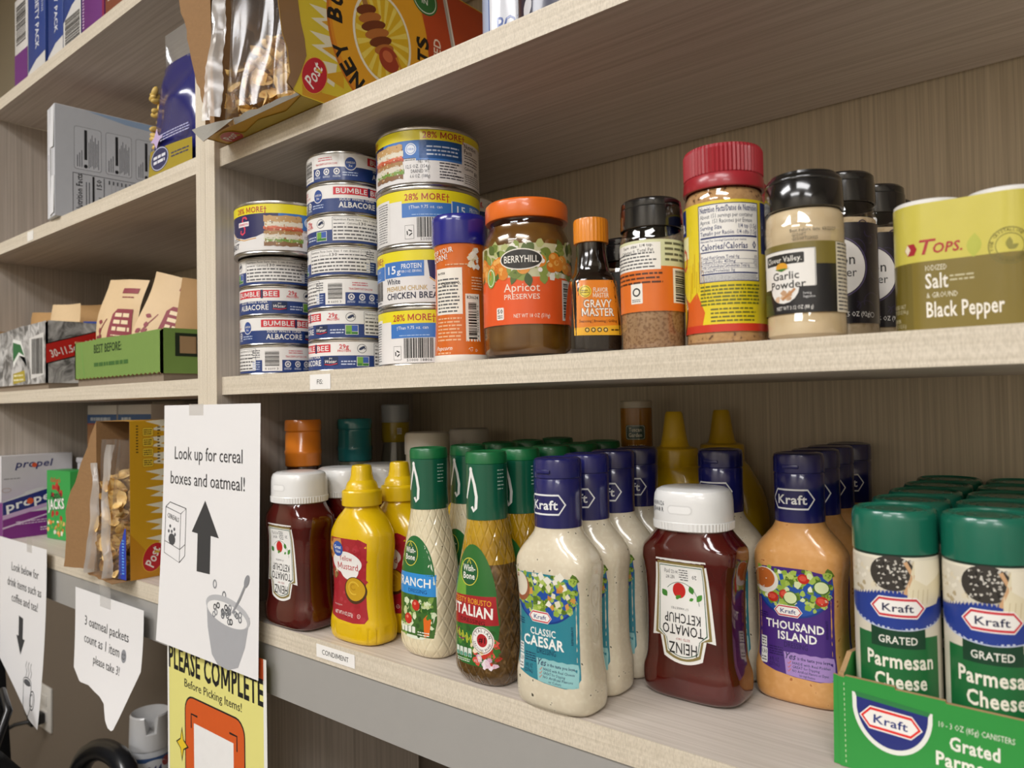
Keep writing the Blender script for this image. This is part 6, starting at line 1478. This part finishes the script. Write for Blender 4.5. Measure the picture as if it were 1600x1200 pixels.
# ---- cardboard trays on the third left shelf
ZT3 = .0172+.0002
GRN3 = rough_paint('tray_green', '#77974a', .1, 80, .5, .95); GRYM = None
m, nt, b = mat_new('tray_marbled_grey')
tc = nt.nodes.new('ShaderNodeTexCoord'); no = nt.nodes.new('ShaderNodeTexNoise'); no.inputs['Scale'].default_value = 42; no.inputs['Detail'].default_value = 6; no.inputs['Distortion'].default_value = 1.2
nt.links.new(tc.outputs['Object'], no.inputs['Vector']); cr = nt.nodes.new('ShaderNodeValToRGB'); e = cr.color_ramp.elements
e[0].position = .36; e[0].color = (*rgb('#5d5c5a'), 1); e[1].position = .62; e[1].color = (*rgb('#c9c8c6'), 1); nt.links.new(no.outputs['Fac'], cr.inputs['Fac']); nt.links.new(cr.outputs['Color'], b.inputs['Base Color']); b.inputs['Roughness'].default_value = .45
GRYM = m
TBASE = rough_paint('tray_base_card', '#8a7b69', .2, 200, .85, .85)
def tray(label, loc, sx, sy, zb, fz, sz_, mat, seed, zig=False, rz=0.0):
    t = thing('cardboard_tray', label, 'tray', loc, rz)
    mk('tray_base', bx(.002, .004, 0, sx-.002, sy-.002, zb/1000+.001), TBASE, t, None)
    W1, D1 = sx*1000, sy*1000
    r = random.Random(seed)
    bot = [(W1*i/44, zb+(2.2 if i % 2 else 0)) for i in range(45)] if zig else [(0, zb), (W1, zb)]
    panel('front_panel', bot+[(W1, fz[1]), (W1*.62, fz[1]-1.5), (W1*.6, fz[1]-.6), (W1*.3, fz[0]+2.2), (W1*.27, fz[0]+1.2), (0, fz[0])], 3, (0, 0, 0), (1, 0, 0), (0, 0, 1), [mat, KRAFTC, KRAFTC], t)
    panel('side_panel', [(0, zb), (D1, zb), (D1, sz_), (60, sz_), (50, sz_+1), (4, sz_+.5), (0, sz_-3)], 3, (sx, 0, 0), (0, 1, 0), (0, 0, 1), [mat, KRAFTC, KRAFTC], t)
    panel('side_panel', [(0, zb), (D1, zb), (D1, sz_), (0, sz_)], 3, (0, sy, 0), (0, -1, 0), (0, 0, 1), [mat, KRAFTC, KRAFTC], t)
    panel('back_panel', [(0, zb), (W1, zb), (W1, sz_), (0, sz_)], 3, (sx, sy, 0), (-1, 0, 0), (0, 0, 1), [mat, KRAFTC, KRAFTC], t)
    return t
t = tray('green cardboard tray of tan packets beside the divider', (-.4180, .0100, ZT3), .2680, .2000, 10, (64, 66), 67, GRN3, 3, True)
L = Lab(.5); L.text('BEST BEFORE:', 112, 46, 12, '#1c3a16', w=88, bold=.02); L.micro(68, 25, 176, 34, 1, '#3a6a2c', seed=127, fill=.6)
L.line([(34, 12), (28, 40), (24, 64)], 1.2, '#6fae56', .6)
L.build('front_print', planemap((0, 0, 0), (1, 0, 0), (0, 0, 1)), t, gx=0)
L = Lab(.5); L.rect(18, 32, 110, 62, '#1c2a18', 0); L.rect(24, 36, 104, 58, '#9c7c58', .6); L.bars(46, 36, 102, 58, '#2a2a22', seed=81); L.rect(24, 36, 44, 58, '#a98a64', .9); L.text('0', 50, 22, 6, '#1c3a16', w=4, res=1)
L.build('side_print', planemap((.268, 0, 0), (0, 1, 0), (0, 0, 1)), t, gx=0)
t = tray('marbled grey cardboard tray with a red stripe, left of the green tray', (-.7860, .0160, ZT3), .2380, .2300, 10, (104, 110), 110, GRYM, 4)
L = Lab(.4); sx = 238
L.poly([(sx-24, 22), (sx-10, 24), (sx-10, 92), (sx-74, 86), (sx-66, 18)], '#d9d8d4', .2); L.bars(sx-62, 26, sx-14, 84, '#3a3a3a', seed=82)
p = [(sx-150, 40), (sx-120, 60), (sx-92, 56), (sx-84, 40), (sx-96, 62), (sx-112, 84), (sx-150, 90)]
L.poly(p, '#e9ebe6', .3); L.poly([(sx-150, 50), (sx-122, 66), (sx-96, 58), (sx-114, 78), (sx-150, 84)], '#1f6d3c', .6); L.poly([(sx-150, 12), (sx-92, 16), (sx-96, 34), (sx-150, 30)], '#b3a02a', .6); L.micro(sx-146, 15, sx-100, 30, 2, '#e9e4b8', seed=83)
L.build('front_print', planemap((0, 0, 0), (1, 0, 0), (0, 0, 1)), t, gx=0)
L = Lab(.4); L.poly([(0, 40), (110, 74), (190, 99), (190, 110), (110, 108), (0, 74)], '#1d1b1b', .2); L.poly([(0, 42), (110, 76), (190, 101), (190, 109), (110, 106), (0, 72)], '#c3241f', .5)
L.text('30-11.5oz. CANS', 8, 51, 12, '#efeae4', w=82, al='l', bold=.03, rot=.31)
L.build('side_print', planemap((.238, 0, 0), (0, 1, 0), (0, 0, 1)), t, gx=0)
# packets standing in the trays
TAN = rough_paint('packet_paper', '#dcc096', .12, 120, .6, .94); TAN2 = rough_paint('packet_kraft', '#b48c58', .15, 120, .65, .9)
def packet(label, loc, w, h, rot, mat, seed, group, pr=None):
    t = thing('oatmeal_packet', label, 'packet', loc, 0, group); t.rotation_euler = rot
    r = random.Random(seed); N, Mz = 8, 10; bm = bmesh.new(); A = []; B = []
    for j in range(Mz+1):
        v = j/Mz; ra, rb = [], []
        for i in range(N+1):
            u = i/N; th = .009*sin(pi*u)**.7*sin(pi*min(1, max(0, (v-.04)/.9)))**.6
            wb = .0025*sin(u*5+v*7+seed)+.003*sin(v*5+seed*2)
            ra.append((w*(u-.5), -th+wb, h*v)); rb.append((w*(u-.5), th+wb, h*v))
        A.append(ra); B.append(rb)
    sheet(bm, A); sheet(bm, [row[::-1] for row in B]); mk('pouch', bm, mat, t, 60)
    if pr:
        L = Lab(.6); pr(L)
        def f(a, b, d):
            u = a*.001/w+.5; v = b*.001/h; th = .009*max(0, sin(pi*min(1, max(0, u))))**.7*max(0, sin(pi*min(1, max(0, (v-.04)/.9))))**.6
            return Vector((a*.001, -th+.0025*sin(u*5+v*7+seed)+.003*sin(v*5+seed*2)-d*.001-.0003, b*.001))
        L.build('print', f, t, gx=5, gy=6)
    return t
def mar(L):
    c = '#8e3a44'; q = '#ecd9b4'
    L.poly([(-8, 40), (38, 40), (38, 92), (2, 92), (-6, 84)], c, 0); L.micro(0, 57, 34, 88, 3, q, seed=126, l=1, fill=.55); L.micro(0, 44, 32, 54, 3, q, seed=91, l=1)
    for (a, b, r_) in ((-28, 62, 5), (-22, 52, 4), (-32, 50, 4), (-24, 70, 3)): L.leaf(a, b, 10, 3.4, r_, c, .5)
    L.line([(-30, 46), (-24, 60), (-16, 76)], 1.6, c, .4); L.rect(2, 116, 38, 124, c, 0); L.micro(6, 108, 34, 112, 1, c, seed=92)
zp = ZT3+.0215
packet('tan oatmeal packet with maroon print standing upright in the green tray', (-.3660, .0400, zp), .096, .138, (radians(-7), radians(6), radians(10)), TAN, 1, 'oatmeal packets in the trays', mar)
packet('tan oatmeal packet leaning right, in the middle of the green tray', (-.2720, .0560, zp), .088, .136, (radians(-8), radians(16), radians(34)), TAN, 2, 'oatmeal packets in the trays', mar)
packet('brown oatmeal packet turned edge on at the right of the green tray', (-.2020, .0900, zp), .080, .122, (radians(-8), radians(8), radians(62)), TAN2, 3, 'oatmeal packets in the trays')
packet('small tan packet lying back at the far right of the green tray', (-.1760, .1550, zp), .070, .112, (radians(-10), radians(4), radians(40)), TAN, 4, 'oatmeal packets in the trays')
packet('pale packet slumped between the two printed ones in the green tray', (-.3060, .1100, zp), .090, .105, (radians(-20), radians(10), radians(10)), TAN2, 5, 'oatmeal packets in the trays')
def blu(L):
    L.rect(-26, 70, 22, 100, '#2b4aa0', 0); L.micro(-20, 74, 14, 96, 3, '#c9d2ea', seed=95, l=1)
for i, (px, py, rz, m_, pr) in enumerate(((-.7220, .0600, .05, TAN2, None), (-.6120, .0520, .05, TAN, None), (-.6230, .1050, .15, TAN2, blu), (-.6150, .1500, .05, TAN, blu), (-.7220, .1300, -.05, TAN2, None))):
    packet(['brown packet at the left end of the grey tray', 'tan packet near the front of the grey tray', 'brown packet with a blue patch in the grey tray', 'tan packet with a blue patch at the back of the grey tray', 'brown packet at the back of the grey tray'][i],
           (px, py, zp), .105, .122+.004*i, (radians(-6), radians(4), rz), m_, 10+i, 'oatmeal packets in the trays', pr)
for i, (px, w) in enumerate(((-.345, .075), (-.255, .085))):
    t = thing('black_pouch', ['black pouch at the back of the third left shelf', 'second black pouch at the back, closer to the divider'][i], 'pouch', (px, .255, ZT3), 0)
    bm = bmesh.new(); pouch(bm, w, .03, .122+.006*i, lambda v: (.8+.2*sin(pi*v))*(1-.8*v**6), None, seed=20+i); mk('pouch', bm, plastic('#141315', .3, .3), t, 60)

# ---- lower left shelf
t = carton('drink_mix_box', 'tall white drink mix carton at the far left of the lower left shelf', 'box', (-.7880, .0160, ZLL), .0280, .1150, .1430, '#d4d3d6', 0)
L = Lab(.4, .12); L.rect(0, 0, 115, 143, '#cfced2', 0); L.text('propel', 52, 121, 13, '#2a3470', w=62, bold=.03, shear=.2); L.ell(52, 124, 4.2, 4.2, '#d8562e', 3); L.poly([(0, 20), (115, 60), (115, 74), (0, 36)], '#8d8c92', .6); L.micro(4, 100, 30, 104, 1, '#8a8a90', seed=96); L.ring(8, 82, 7, 4, .6, '#b58a6a', 1)
L.build('side_print', planemap((.028, 0, 0), (0, 1, 0), (0, 0, 1)), t, gx=0)
t = thing('drink_mix_box', 'purple and blue drink mix carton with a slanted top, lower left shelf', 'box', (-.7560, .0080, ZLL), 0)
panel('slanted_front', [(0, 0), (118, 0), (118, 96), (64, 84), (62, 87), (34, 80), (32, 76), (0, 66)], .8, (.030, 0, 0), (0, 1, 0), (0, 0, 1), [ink('#d6d5da', .4), GREYC, GREYC], t)
mk('box', bx(0, 0, 0, .029, .118, .062), ink('#7c2a84', .4, .1), t, None)
L = Lab(.4, .12); L.rect(0, 0, 118, 44, '#7d2783', 0); L.poly([(0, 34), (118, 62), (118, 68), (0, 42)], '#c7a8cf', .4); L.poly([(0, 42), (118, 68), (118, 95), (0, 64)], '#272c78', .7); L.text('propel', 44, 57, 15, '#f2f2f4', w=80, bold=.04, shear=.1, rot=.22); L.ell(42, 63, 5.4, 5.4, '#d8562e', 3)
L.poly([(0, 18), (118, 48), (118, 50), (0, 21)], '#d9c3de', 1); L.micro(20, 22, 100, 30, 2, '#d9c3de', seed=97); L.micro(58, 8, 108, 16, 2, '#e9dcec', seed=128)
L.build('front_print', planemap((.030, 0, 0), (0, 1, 0), (0, 0, 1)), t, gx=0)
t = carton('cereal_carton', 'small green single serve cereal carton behind the torn box flap', 'box', (-.6820, .0620, ZLL+.0005), .0800, .0350, .1180, '#2f9a4a', radians(6))
L = Lab(.4, .12); L.rect(0, 0, 80, 118, '#2ca048', 0); L.text('Apple', 32, 70, 13, '#1a1a1a', w=40, bold=.03, l=2, rot=.1); L.text('JACKS', 32, 52, 17, '#f2f0ea', w=56, bold=.05, l=2, rot=.1); L.text('JACKS', 32.6, 51.4, 17, '#1d1d1d', w=57, bold=.08, l=1.6, rot=.1)
L.blobs(14, 76, 50, 92, 8, ['#b8281f'], 5, 8, 1, seed=98); L.text("Kellogg's", 30, 98, 8, '#d4242c', w=34, shear=.3, bold=.02, l=2); L.blobs(4, 9, 60, 30, 40, ['#d97a2a', '#e6b06a', '#7aa83a', '#efe6d6'], 3, 6, 1, seed=99); L.blobs(14, 36, 50, 46, 6, ['#b8281f'], 3, 6, 1.2, seed=100)
L.build('front_print', planemap((0, 0, 0), (1, 0, 0), (0, 0, 1)), t, gx=0)
t = carton('white_carton', 'plain white carton behind the green cereal carton', 'box', (-.7380, .1320, ZLL), .0620, .1480, .1250, '#c9c8cc', 0)
mk('lid', bx(-.002, -.002, .1245, .064, .150, .134, bev=.002), ink('#d4d3d6', .4), t, 30)
for i, px in enumerate((-.6700, -.5440)):
    t = carton('pouch_box', ['white topped box with a blue band behind the lower cereal box', 'white topped box with a blue band, nearer the divider'][i], 'box', (px, .1240, ZLL), .1200, .0700, .2300, '#dcdad6', 0)
    L = Lab(.4); L.rect(0, 0, 120, 198, '#b07a4c', 0); L.rect(0, 198, 120, 214, '#1f5a9c', .5); L.micro(14, 202, 104 if i == 0 else 54, 210, 1, '#c9d6e6', seed=124+i, fill=.7); L.rect(0, 196, 120, 198.4, '#a8432a', .7)
    L.build('front_print', planemap((0, 0, 0), (1, 0, 0), (0, 0, 1)), t, gx=0)
carton('red_box', 'dark red box at the back of the lower left shelf under the ceiling board', 'box', (-.4700, .2020, ZLL), .1400, .0800, .2310, '#6a1820', 0)
# ================================================================== paper notices
PAPER = rough_paint('printer_paper', '#e9e8e8', .03, 40, .7, .985); YPAPER = rough_paint('yellow_paper', '#e3dd84', .03, 40, .65, .985)
def paper(name, label, o, w, h, mat, curve, edge=None, nx=14, nz=18, lean=0.0):
    """hanging sheet: o = top left corner; curve(u, v) gives the drop away from the shelf in mm and sideways shift"""
    t = thing(name, label, 'paper notice', o, 0)
    def P(x, y, d=0.0):
        u, v = x/w, -y/h; c, s = curve(u, v)
        return Vector(((x+s)*.001, -(c+d)*.001, y*.001))
    bm = bmesh.new()
    grid = []
    for j in range(nz+1):
        row = []
        for i in range(nx+1):
            x = w*i/nx; bot = edge(i/nx) if edge else -h
            row.append(P(x, bot*j/nz))
        grid.append(row)
    sheet(bm, grid)
    mk('sheet', bm, mat, t, 60)
    return t, P
K = '#3b3b3d'
# look up notice on the divider
t, P = paper('paper_notice', 'white notice with a big up arrow and cereal bowl, taped to the divider', (-.1110, -.0035, -.0135), 206, 282, PAPER,
             lambda u, v: (1.5+8*v*v*(1-u)+3*v, -4*v*v*(1-u)-5*u*v), lambda u: -(278+5*u))
L = Lab(.7)
L.text('Look up for cereal', 100, -63, 15, K, w=146, res=2); L.text('boxes and oatmeal!', 98, -92, 15, K, w=160, res=2)
L.poly([(98, -107), (128, -146), (111, -145), (111, -187), (83, -187), (83, -145), (70, -144)], '#3a3a3b', 0)
B = [(8, -120), (8, -174), (44, -182), (44, -126), (8, -120)]
L.line(B, 1, K); L.line([(8, -120), (18, -114), (56, -119), (44, -126)], 1, K); L.line([(56, -119), (56, -173), (44, -182)], 1, K); L.line([(8, -160), (44, -167)], .8, K); L.line([(44, -167), (56, -160)], .8, K)
L.text('CEREALS', 26, -134, 5.4, K, w=28, rot=-.15, res=1)
L.ell(25, -157, 8, 6.5, '#4a4a4c', 1, rot=-.2)
for (a, b) in ((20, -142), (30, -145), (24, -148), (32, -151), (17, -148)): L.ell(a, b, 2, 2, '#55565a', 1)
for (a, b, c) in ((122, -196, '#8d8f93'), (141, -206, '#77797d'), (136, -219, '#55575b')): L.ring(a, b, 4, 5, 1.8, c, 1)
L.poly([(106, -216), (110, -244), (120, -272), (132, -281), (152, -283), (170, -277), (182, -254), (190, -222)], '#a9aaae', 0)
L.ell(148, -222, 43, 15, '#b9babd', 2, n=36, rot=-.12); L.ell(147, -225, 39, 11.6, '#ecebea', 2.5, n=36, rot=-.12)
r = random.Random(4)
for i in range(22):
    a, q = r.uniform(0, 6.28), r.uniform(.1, .9); L.ring(147+34*q*cos(a), -225+9.6*q*sin(a), 3.4, 3.6, 1.7, r.choice(['#3f4044', '#6d6f73', '#8d8f93']), 3+.05*i, n=12)
L.line([(158, -222), (172, -204), (181, -190)], 3, '#8f9094', 4.2); L.ell(184, -185, 4, 7.5, '#8f9094', 4.2, rot=-.5)
L.build('print', P, t, gx=8, gy=8)
bm = bmesh.new(); sheet(bm, [[P(60, 1, .4), P(92, 1, .4)], [P(60, -12, .4), P(92, -12, .4)]]); mk('tape', bm, clear((1, 1, 1), .08, .3, .25), t)
# yellow notice below it
t, P = paper('paper_notice', 'yellow please complete notice with an orange panel, below the up arrow notice', (-.1140, -.0020, -.2760), 210, 250, YPAPER,
             lambda u, v: (.4+2.2*sin(pi*min(1, v*1.4))*0+1.0*v, 2*v), None)
L = Lab(.65); L.rect(0, -250, 4, 0, '#ecebe6', 0); L.rect(204, -250, 210, 0, '#ecebe6', 0); L.rect(196, -22, 204.5, 0, '#d6571f', .3)
L.text('PLEASE COMPLETE', 104, -48, 27, '#151515', w=200, bold=.045); L.text('Before Picking Items!', 102, -64, 9.5, '#2f2c22', w=122)
L.rrect(41, -246, 169, -72, 18, '#1c1714', .4); L.rrect(43, -244, 167, -74, 16.5, '#d45a1c', .8); L.rect(62, -226, 146, -101, '#efeeec', 1.4)
L.line([(56, -108), (56, -92), (70, -92)], 2.4, '#1c1714', 1.4); L.line([(138, -92), (153, -92), (153, -108)], 2.4, '#1c1714', 1.4)
L.poly([(34, -112), (38, -126), (50, -132), (38, -138), (34, -152), (30, -138), (20, -132), (30, -126)], '#1c1714', 1.6); L.poly([(34, -116), (37, -127), (46, -132), (37, -137), (34, -148), (31, -137), (23, -132), (31, -127)], '#e8c62a', 2)
L.build('print', P, t, gx=10, gy=10)
# torn oatmeal note
def e2(u):
    k = [(0, -110), (.12, -124), (.28, -122), (.40, -126), (.48, -128), (.56, -134), (.60, -150), (.66, -158), (.74, -160), (.80, -142), (.90, -108), (1, -76)]
    for i in range(len(k)-1):
        if k[i][0] <= u <= k[i+1][0]: return k[i][1]+(k[i+1][1]-k[i][1])*(u-k[i][0])/(k[i+1][0]-k[i][0])
    return k[-1][1]
t, P = paper('paper_notice', 'torn white note about oatmeal packets taped to the grey rail', (-.3890, -.0005, -.2700), 212, 168, PAPER,
             lambda u, v: (1+16*v*v+2*sin(u*pi)*v, 26*v*v*(1-u)-10*v*v*u), e2, nx=36, nz=16)
L = Lab(.7); L.text('3 oatmeal packets', 104, -47, 13, K, w=138); L.text('count as 1 item', 92, -70, 13, K, w=114); L.text('please take 3!', 112, -92, 11, K, w=84)
L.ell(162, -66, 7.4, 8.4, '#8f9196', 1); L.ell(159.6, -64, 1, 1.6, '#333', 2); L.ell(164.6, -64, 1, 1.6, '#333', 2); L.ring(162, -66, 4, 4.4, .9, '#333', 2, a0=pi*1.1, a1=1.9*pi)
L.build('print', P, t, gx=8, gy=8)
bm = bmesh.new(); sheet(bm, [[P(84, 16, 1.6), P(118, 16, 1.6)], [P(84, 0, .6), P(118, 0, .6)], [P(84, -14, .5), P(118, -14, .5)]]); mk('tape', bm, clear((1, 1, 1), .08, .3, .3), t)
# look below notice
t, P = paper('paper_notice', 'white notice with a down arrow and coffee mug at the far left', (-.7080, -.0010, -.2290), 212, 275, PAPER,
             lambda u, v: (1+10*v*v, -12*v*v*u+30*v*v*(1-u)), lambda u: -(200+84*u if u < .8 else 267+25*(u-.8)))
L = Lab(.7); L.text('Look below for', 120, -50, 14, K, w=120); L.text('drink items such as', 116, -76, 14, K, w=152); L.text('coffee and tea!', 120, -100, 14, K, w=118)
L.poly([(96, -118), (116, -120), (116, -152), (126, -152), (108, -178), (86, -150), (96, -150)], '#3a3a3b', 0)
for k in range(3): L.line([(140+k*11, -182), (136+k*11, -190), (143+k*11, -197), (139+k*11, -205)], 1.6, K, 1)
L.line([(128, -212), (132, -250), (144, -262), (160, -262), (168, -250), (166, -214)], 1.8, K, 1); L.ring(147, -212, 19.5, 6.5, 1.6, K, 1); L.ell(147, -213, 15, 4.2, '#55565a', 1.2); L.ring(174, -236, 12, 15, 1.8, K, 1); L.ring(173, -236, 7, 10, 1.4, K, 1)
L.build('print', P, t, gx=8, gy=8)
bm = bmesh.new(); sheet(bm, [[P(130, 12, .6), P(152, 12, .6)], [P(130, -12, .5), P(152, -12, .5)]]); mk('tape', bm, clear((1, 1, 1), .08, .3, .3), t)

# ================================================================== jars and can on the upper right shelf
t = thing('powder_bottle', 'pale blue powder bottle beside the cereal box on the upper shelf', 'bottle', (.3610, .0930, ZU), face_cam(.361, .093))
mk('bottle', lt([(0, .3), (27, .3), (29.4, 1.6), (30, 5), (30, 120), (27, 138), (20, 150), (14, 156)], seg=56), plastic('#aebfe0', .2, .5), t, 40)
mk('cap', lt([(14, 154), (17, 154.4), (17, 176), (15, 178), (0, 178)], seg=48), plastic('#e9e9ee', .3), t, 30)
L = Lab(.25, .4); L.rrect(-27, 14, 40, 110, 10, '#3a559c', 0); L.rrect(-25.6, 15.4, 38.6, 108.6, 9, '#d9dce4', .5); L.text('POWDER', 14, 32, 14, '#3a559c', w=62, bold=.02); L.micro(-10, 18, 30, 24, 1, '#6a7db4', seed=110)
L.blobs(-30, 9, 30, 16, 10, ['#8fa6d8', '#9db2de'], 3, 6, .2, seed=111)
L.build('label', cylmap(30, 0, 0), t, gx=3)
t = thing('snack_can', 'dark navy can with gold picture at the front of the upper shelf', 'can', (.4440, .0560, ZU), face_cam(.444, .056))
mk('can_body', lt([(0, 1), (36, 1), (38, 0), (40, .4), (40.4, 1.6), (39.8, 3), (39.8, 130), (40.4, 131), (40.2, 133), (39, 133), (38, 131), (0, 131)], seg=64), CAN, t, 30)
mk('lid', lt([(40.6, 128), (41.4, 129), (41.4, 137), (40, 138.6), (0, 138)], seg=64), plastic('#1c1f3a', .3), t, 30)
L = Lab(.3, .4); L.rect(-120, 2, 120, 128, '#1d2040', 0); L.ell(-24, 44, 18, 22, '#c98a3c', 1); L.ell(-24, 46, 13, 16, '#e0ac5c', 1.4); L.text('NET WT 20 OZ', 22, 24, 6, '#dfe0ea', w=40, al='c', res=1); L.text('(1 LB 4 OZ) 566g', 20, 14, 6, '#dfe0ea', w=44, res=1); L.leaf(-38, 2, 22, 5, 1.3, '#d8d8de', 1)
L.build('label', cylmap(39.9, 0, 0), t, gx=4)

# ================================================================== things below the left shelves
t = thing('side_table', 'low grey side table standing under the left shelves', 'table', (-.4900, .1950, ZF), 0)
mk('table_top', bx(-.13, -.09, .535, .13, .09, .555, bev=.003), rough_paint('table_grey', '#8f8c88', .05, 60, .5), t, 30)
for sx in (-1, 1):
    for sy in (-1, 1): mk('leg', bx(sx*.11-.012, sy*.075-.012, 0, sx*.11+.012, sy*.075+.012, .536, bev=.002), ink('#3a3a3a', .4), t, 30)
tz = ZF+.5552
t = thing('spray_can', 'white disinfectant spray can with a notched cap on the side table', 'spray can', (-.5020, .1550, tz), face_cam(-.502, .155))
mk('can', lt([(0, .5), (30, .5), (32.4, 0), (33, 1.4), (32.4, 3), (32.4, 136), (31, 141), (30, 145)], seg=56), ink('#d3d6da', .3, .3), t, 30)
bm = bmesh.new(); lathe(bm, [(30, 143), (32.6, 143.6), (32.8, 147), (32, 170), (31, 196), (29, 198.5), (0, 198)], seg=64)
for v in bm.verts:
    if v.co.z > .171 and abs(v.co.x-.002) < .0085 and v.co.y < .012: v.co.z = .171
mk('cap', bm, plastic('#dcdcdc', .35, .3), t, 30)
L = Lab(.3, .3); L.rect(-100, 20, 100, 134, '#dfe1e4', 0); L.rect(-100, 126, 100, 133, '#3a5a8c', .4); L.ell(6, 112, 24, 17, '#e4e6ea', .8); L.text('2044', 2, 106, 13, '#3a3f7a', w=32, bold=.03); L.ell(26, 122, 8, 8, '#a84a4a', 1)
L.build('label', cylmap(32.5, 0, 0), t, gx=4)
# office chair with a curved arm, half in the frame
BK = plastic('#191a1d', .3, .3); FAB = rough_paint('chair_fabric', '#17171a', .5, 260, .9, .8)
t = thing('office_chair', 'black office chair with curved armrests pushed under the left shelves', 'chair', (-.4400, -.2000, ZF), -pi/2+.03)
bm = bmesh.new()
loft(bm, [(470, 210, 200, 4), (476, 232, 222, 4), (520, 238, 228, 4), (540, 220, 210, 4), (544, 160, 150, 4)], seg=48); mk('seat', bm, FAB, t, 60)
bm = bmesh.new(); g = [[(-.21+.42*i/10, -.215-.03*cos(pi*(i-5)/10)-.05*j/8, .60+.30*j/8) for i in range(11)] for j in range(9)]; sheet(bm, g); sheet(bm, [[(p[0]*1.0, p[1]-.045, p[2]) for p in row[::-1]] for row in g])
for j in range(8):
    pass
bk = mk('backrest', bm, FAB, t, 60)
md = bk.modifiers.new('thick', 'SOLIDIFY'); md.thickness = .02; md.offset = 0
for s in (-1, 1):
    bm = bmesh.new(); pts = [(s*.235, -.15, .49), (s*.275, -.155, .61), (s*.285, -.135, .675), (s*.288, -.08, .708), (s*.285, -.01, .716), (s*.278, .04, .69), (s*.262, .055, .61), (s*.235, .02, .495)]
    pts = [tuple(x for x in q[1:]) for q in catmull([(i,)+p for i, p in enumerate(pts)], 5)]
    tube(bm, pts, .017, 12); mk('armrest', bm, BK, t, 60)
mk('column', lt([(0, 90), (30, 90), (28, 300), (20, 302), (20, 472), (0, 472)], seg=24), BK, t, 40)
for k in range(5):
    a = 2*pi*k/5+.3; bm = bmesh.new(); tube(bm, [(.02*cos(a), .02*sin(a), .10), (.15*cos(a), .15*sin(a), .085), (.29*cos(a), .29*sin(a), .062)], .018, 8); mk('base_spoke', bm, BK, t, 60)
    bm = bmesh.new(); lathe(bm, [(0, 0.2), (16, 0.2), (24, 10), (26, 25), (24, 40), (16, 49), (0, 50)], seg=20); w = mk('caster', bm, BK, t, 40); w.location = (.29*cos(a), .29*sin(a), 0)

t = thing('tote_bag', 'black bag slumped on the seat of the office chair', 'bag', (-.5350, -.1000, ZF+.5445), .2)
bm = bmesh.new(); pouch(bm, .17, .20, .235, lambda v: (.9+.1*sin(pi*v))*(1-.75*v**4), None, seed=31, amp=.008); mk('bag_body', bm, FAB, t, 60)
for s in (-1, 1):
    bm = bmesh.new(); tube(bm, [(-.04, s*.02, .22), (-.035, s*.045, .275), (0, s*.055, .295), (.035, s*.045, .275), (.04, s*.02, .22)], .006, 8); mk('handle', bm, BK, t, 60)
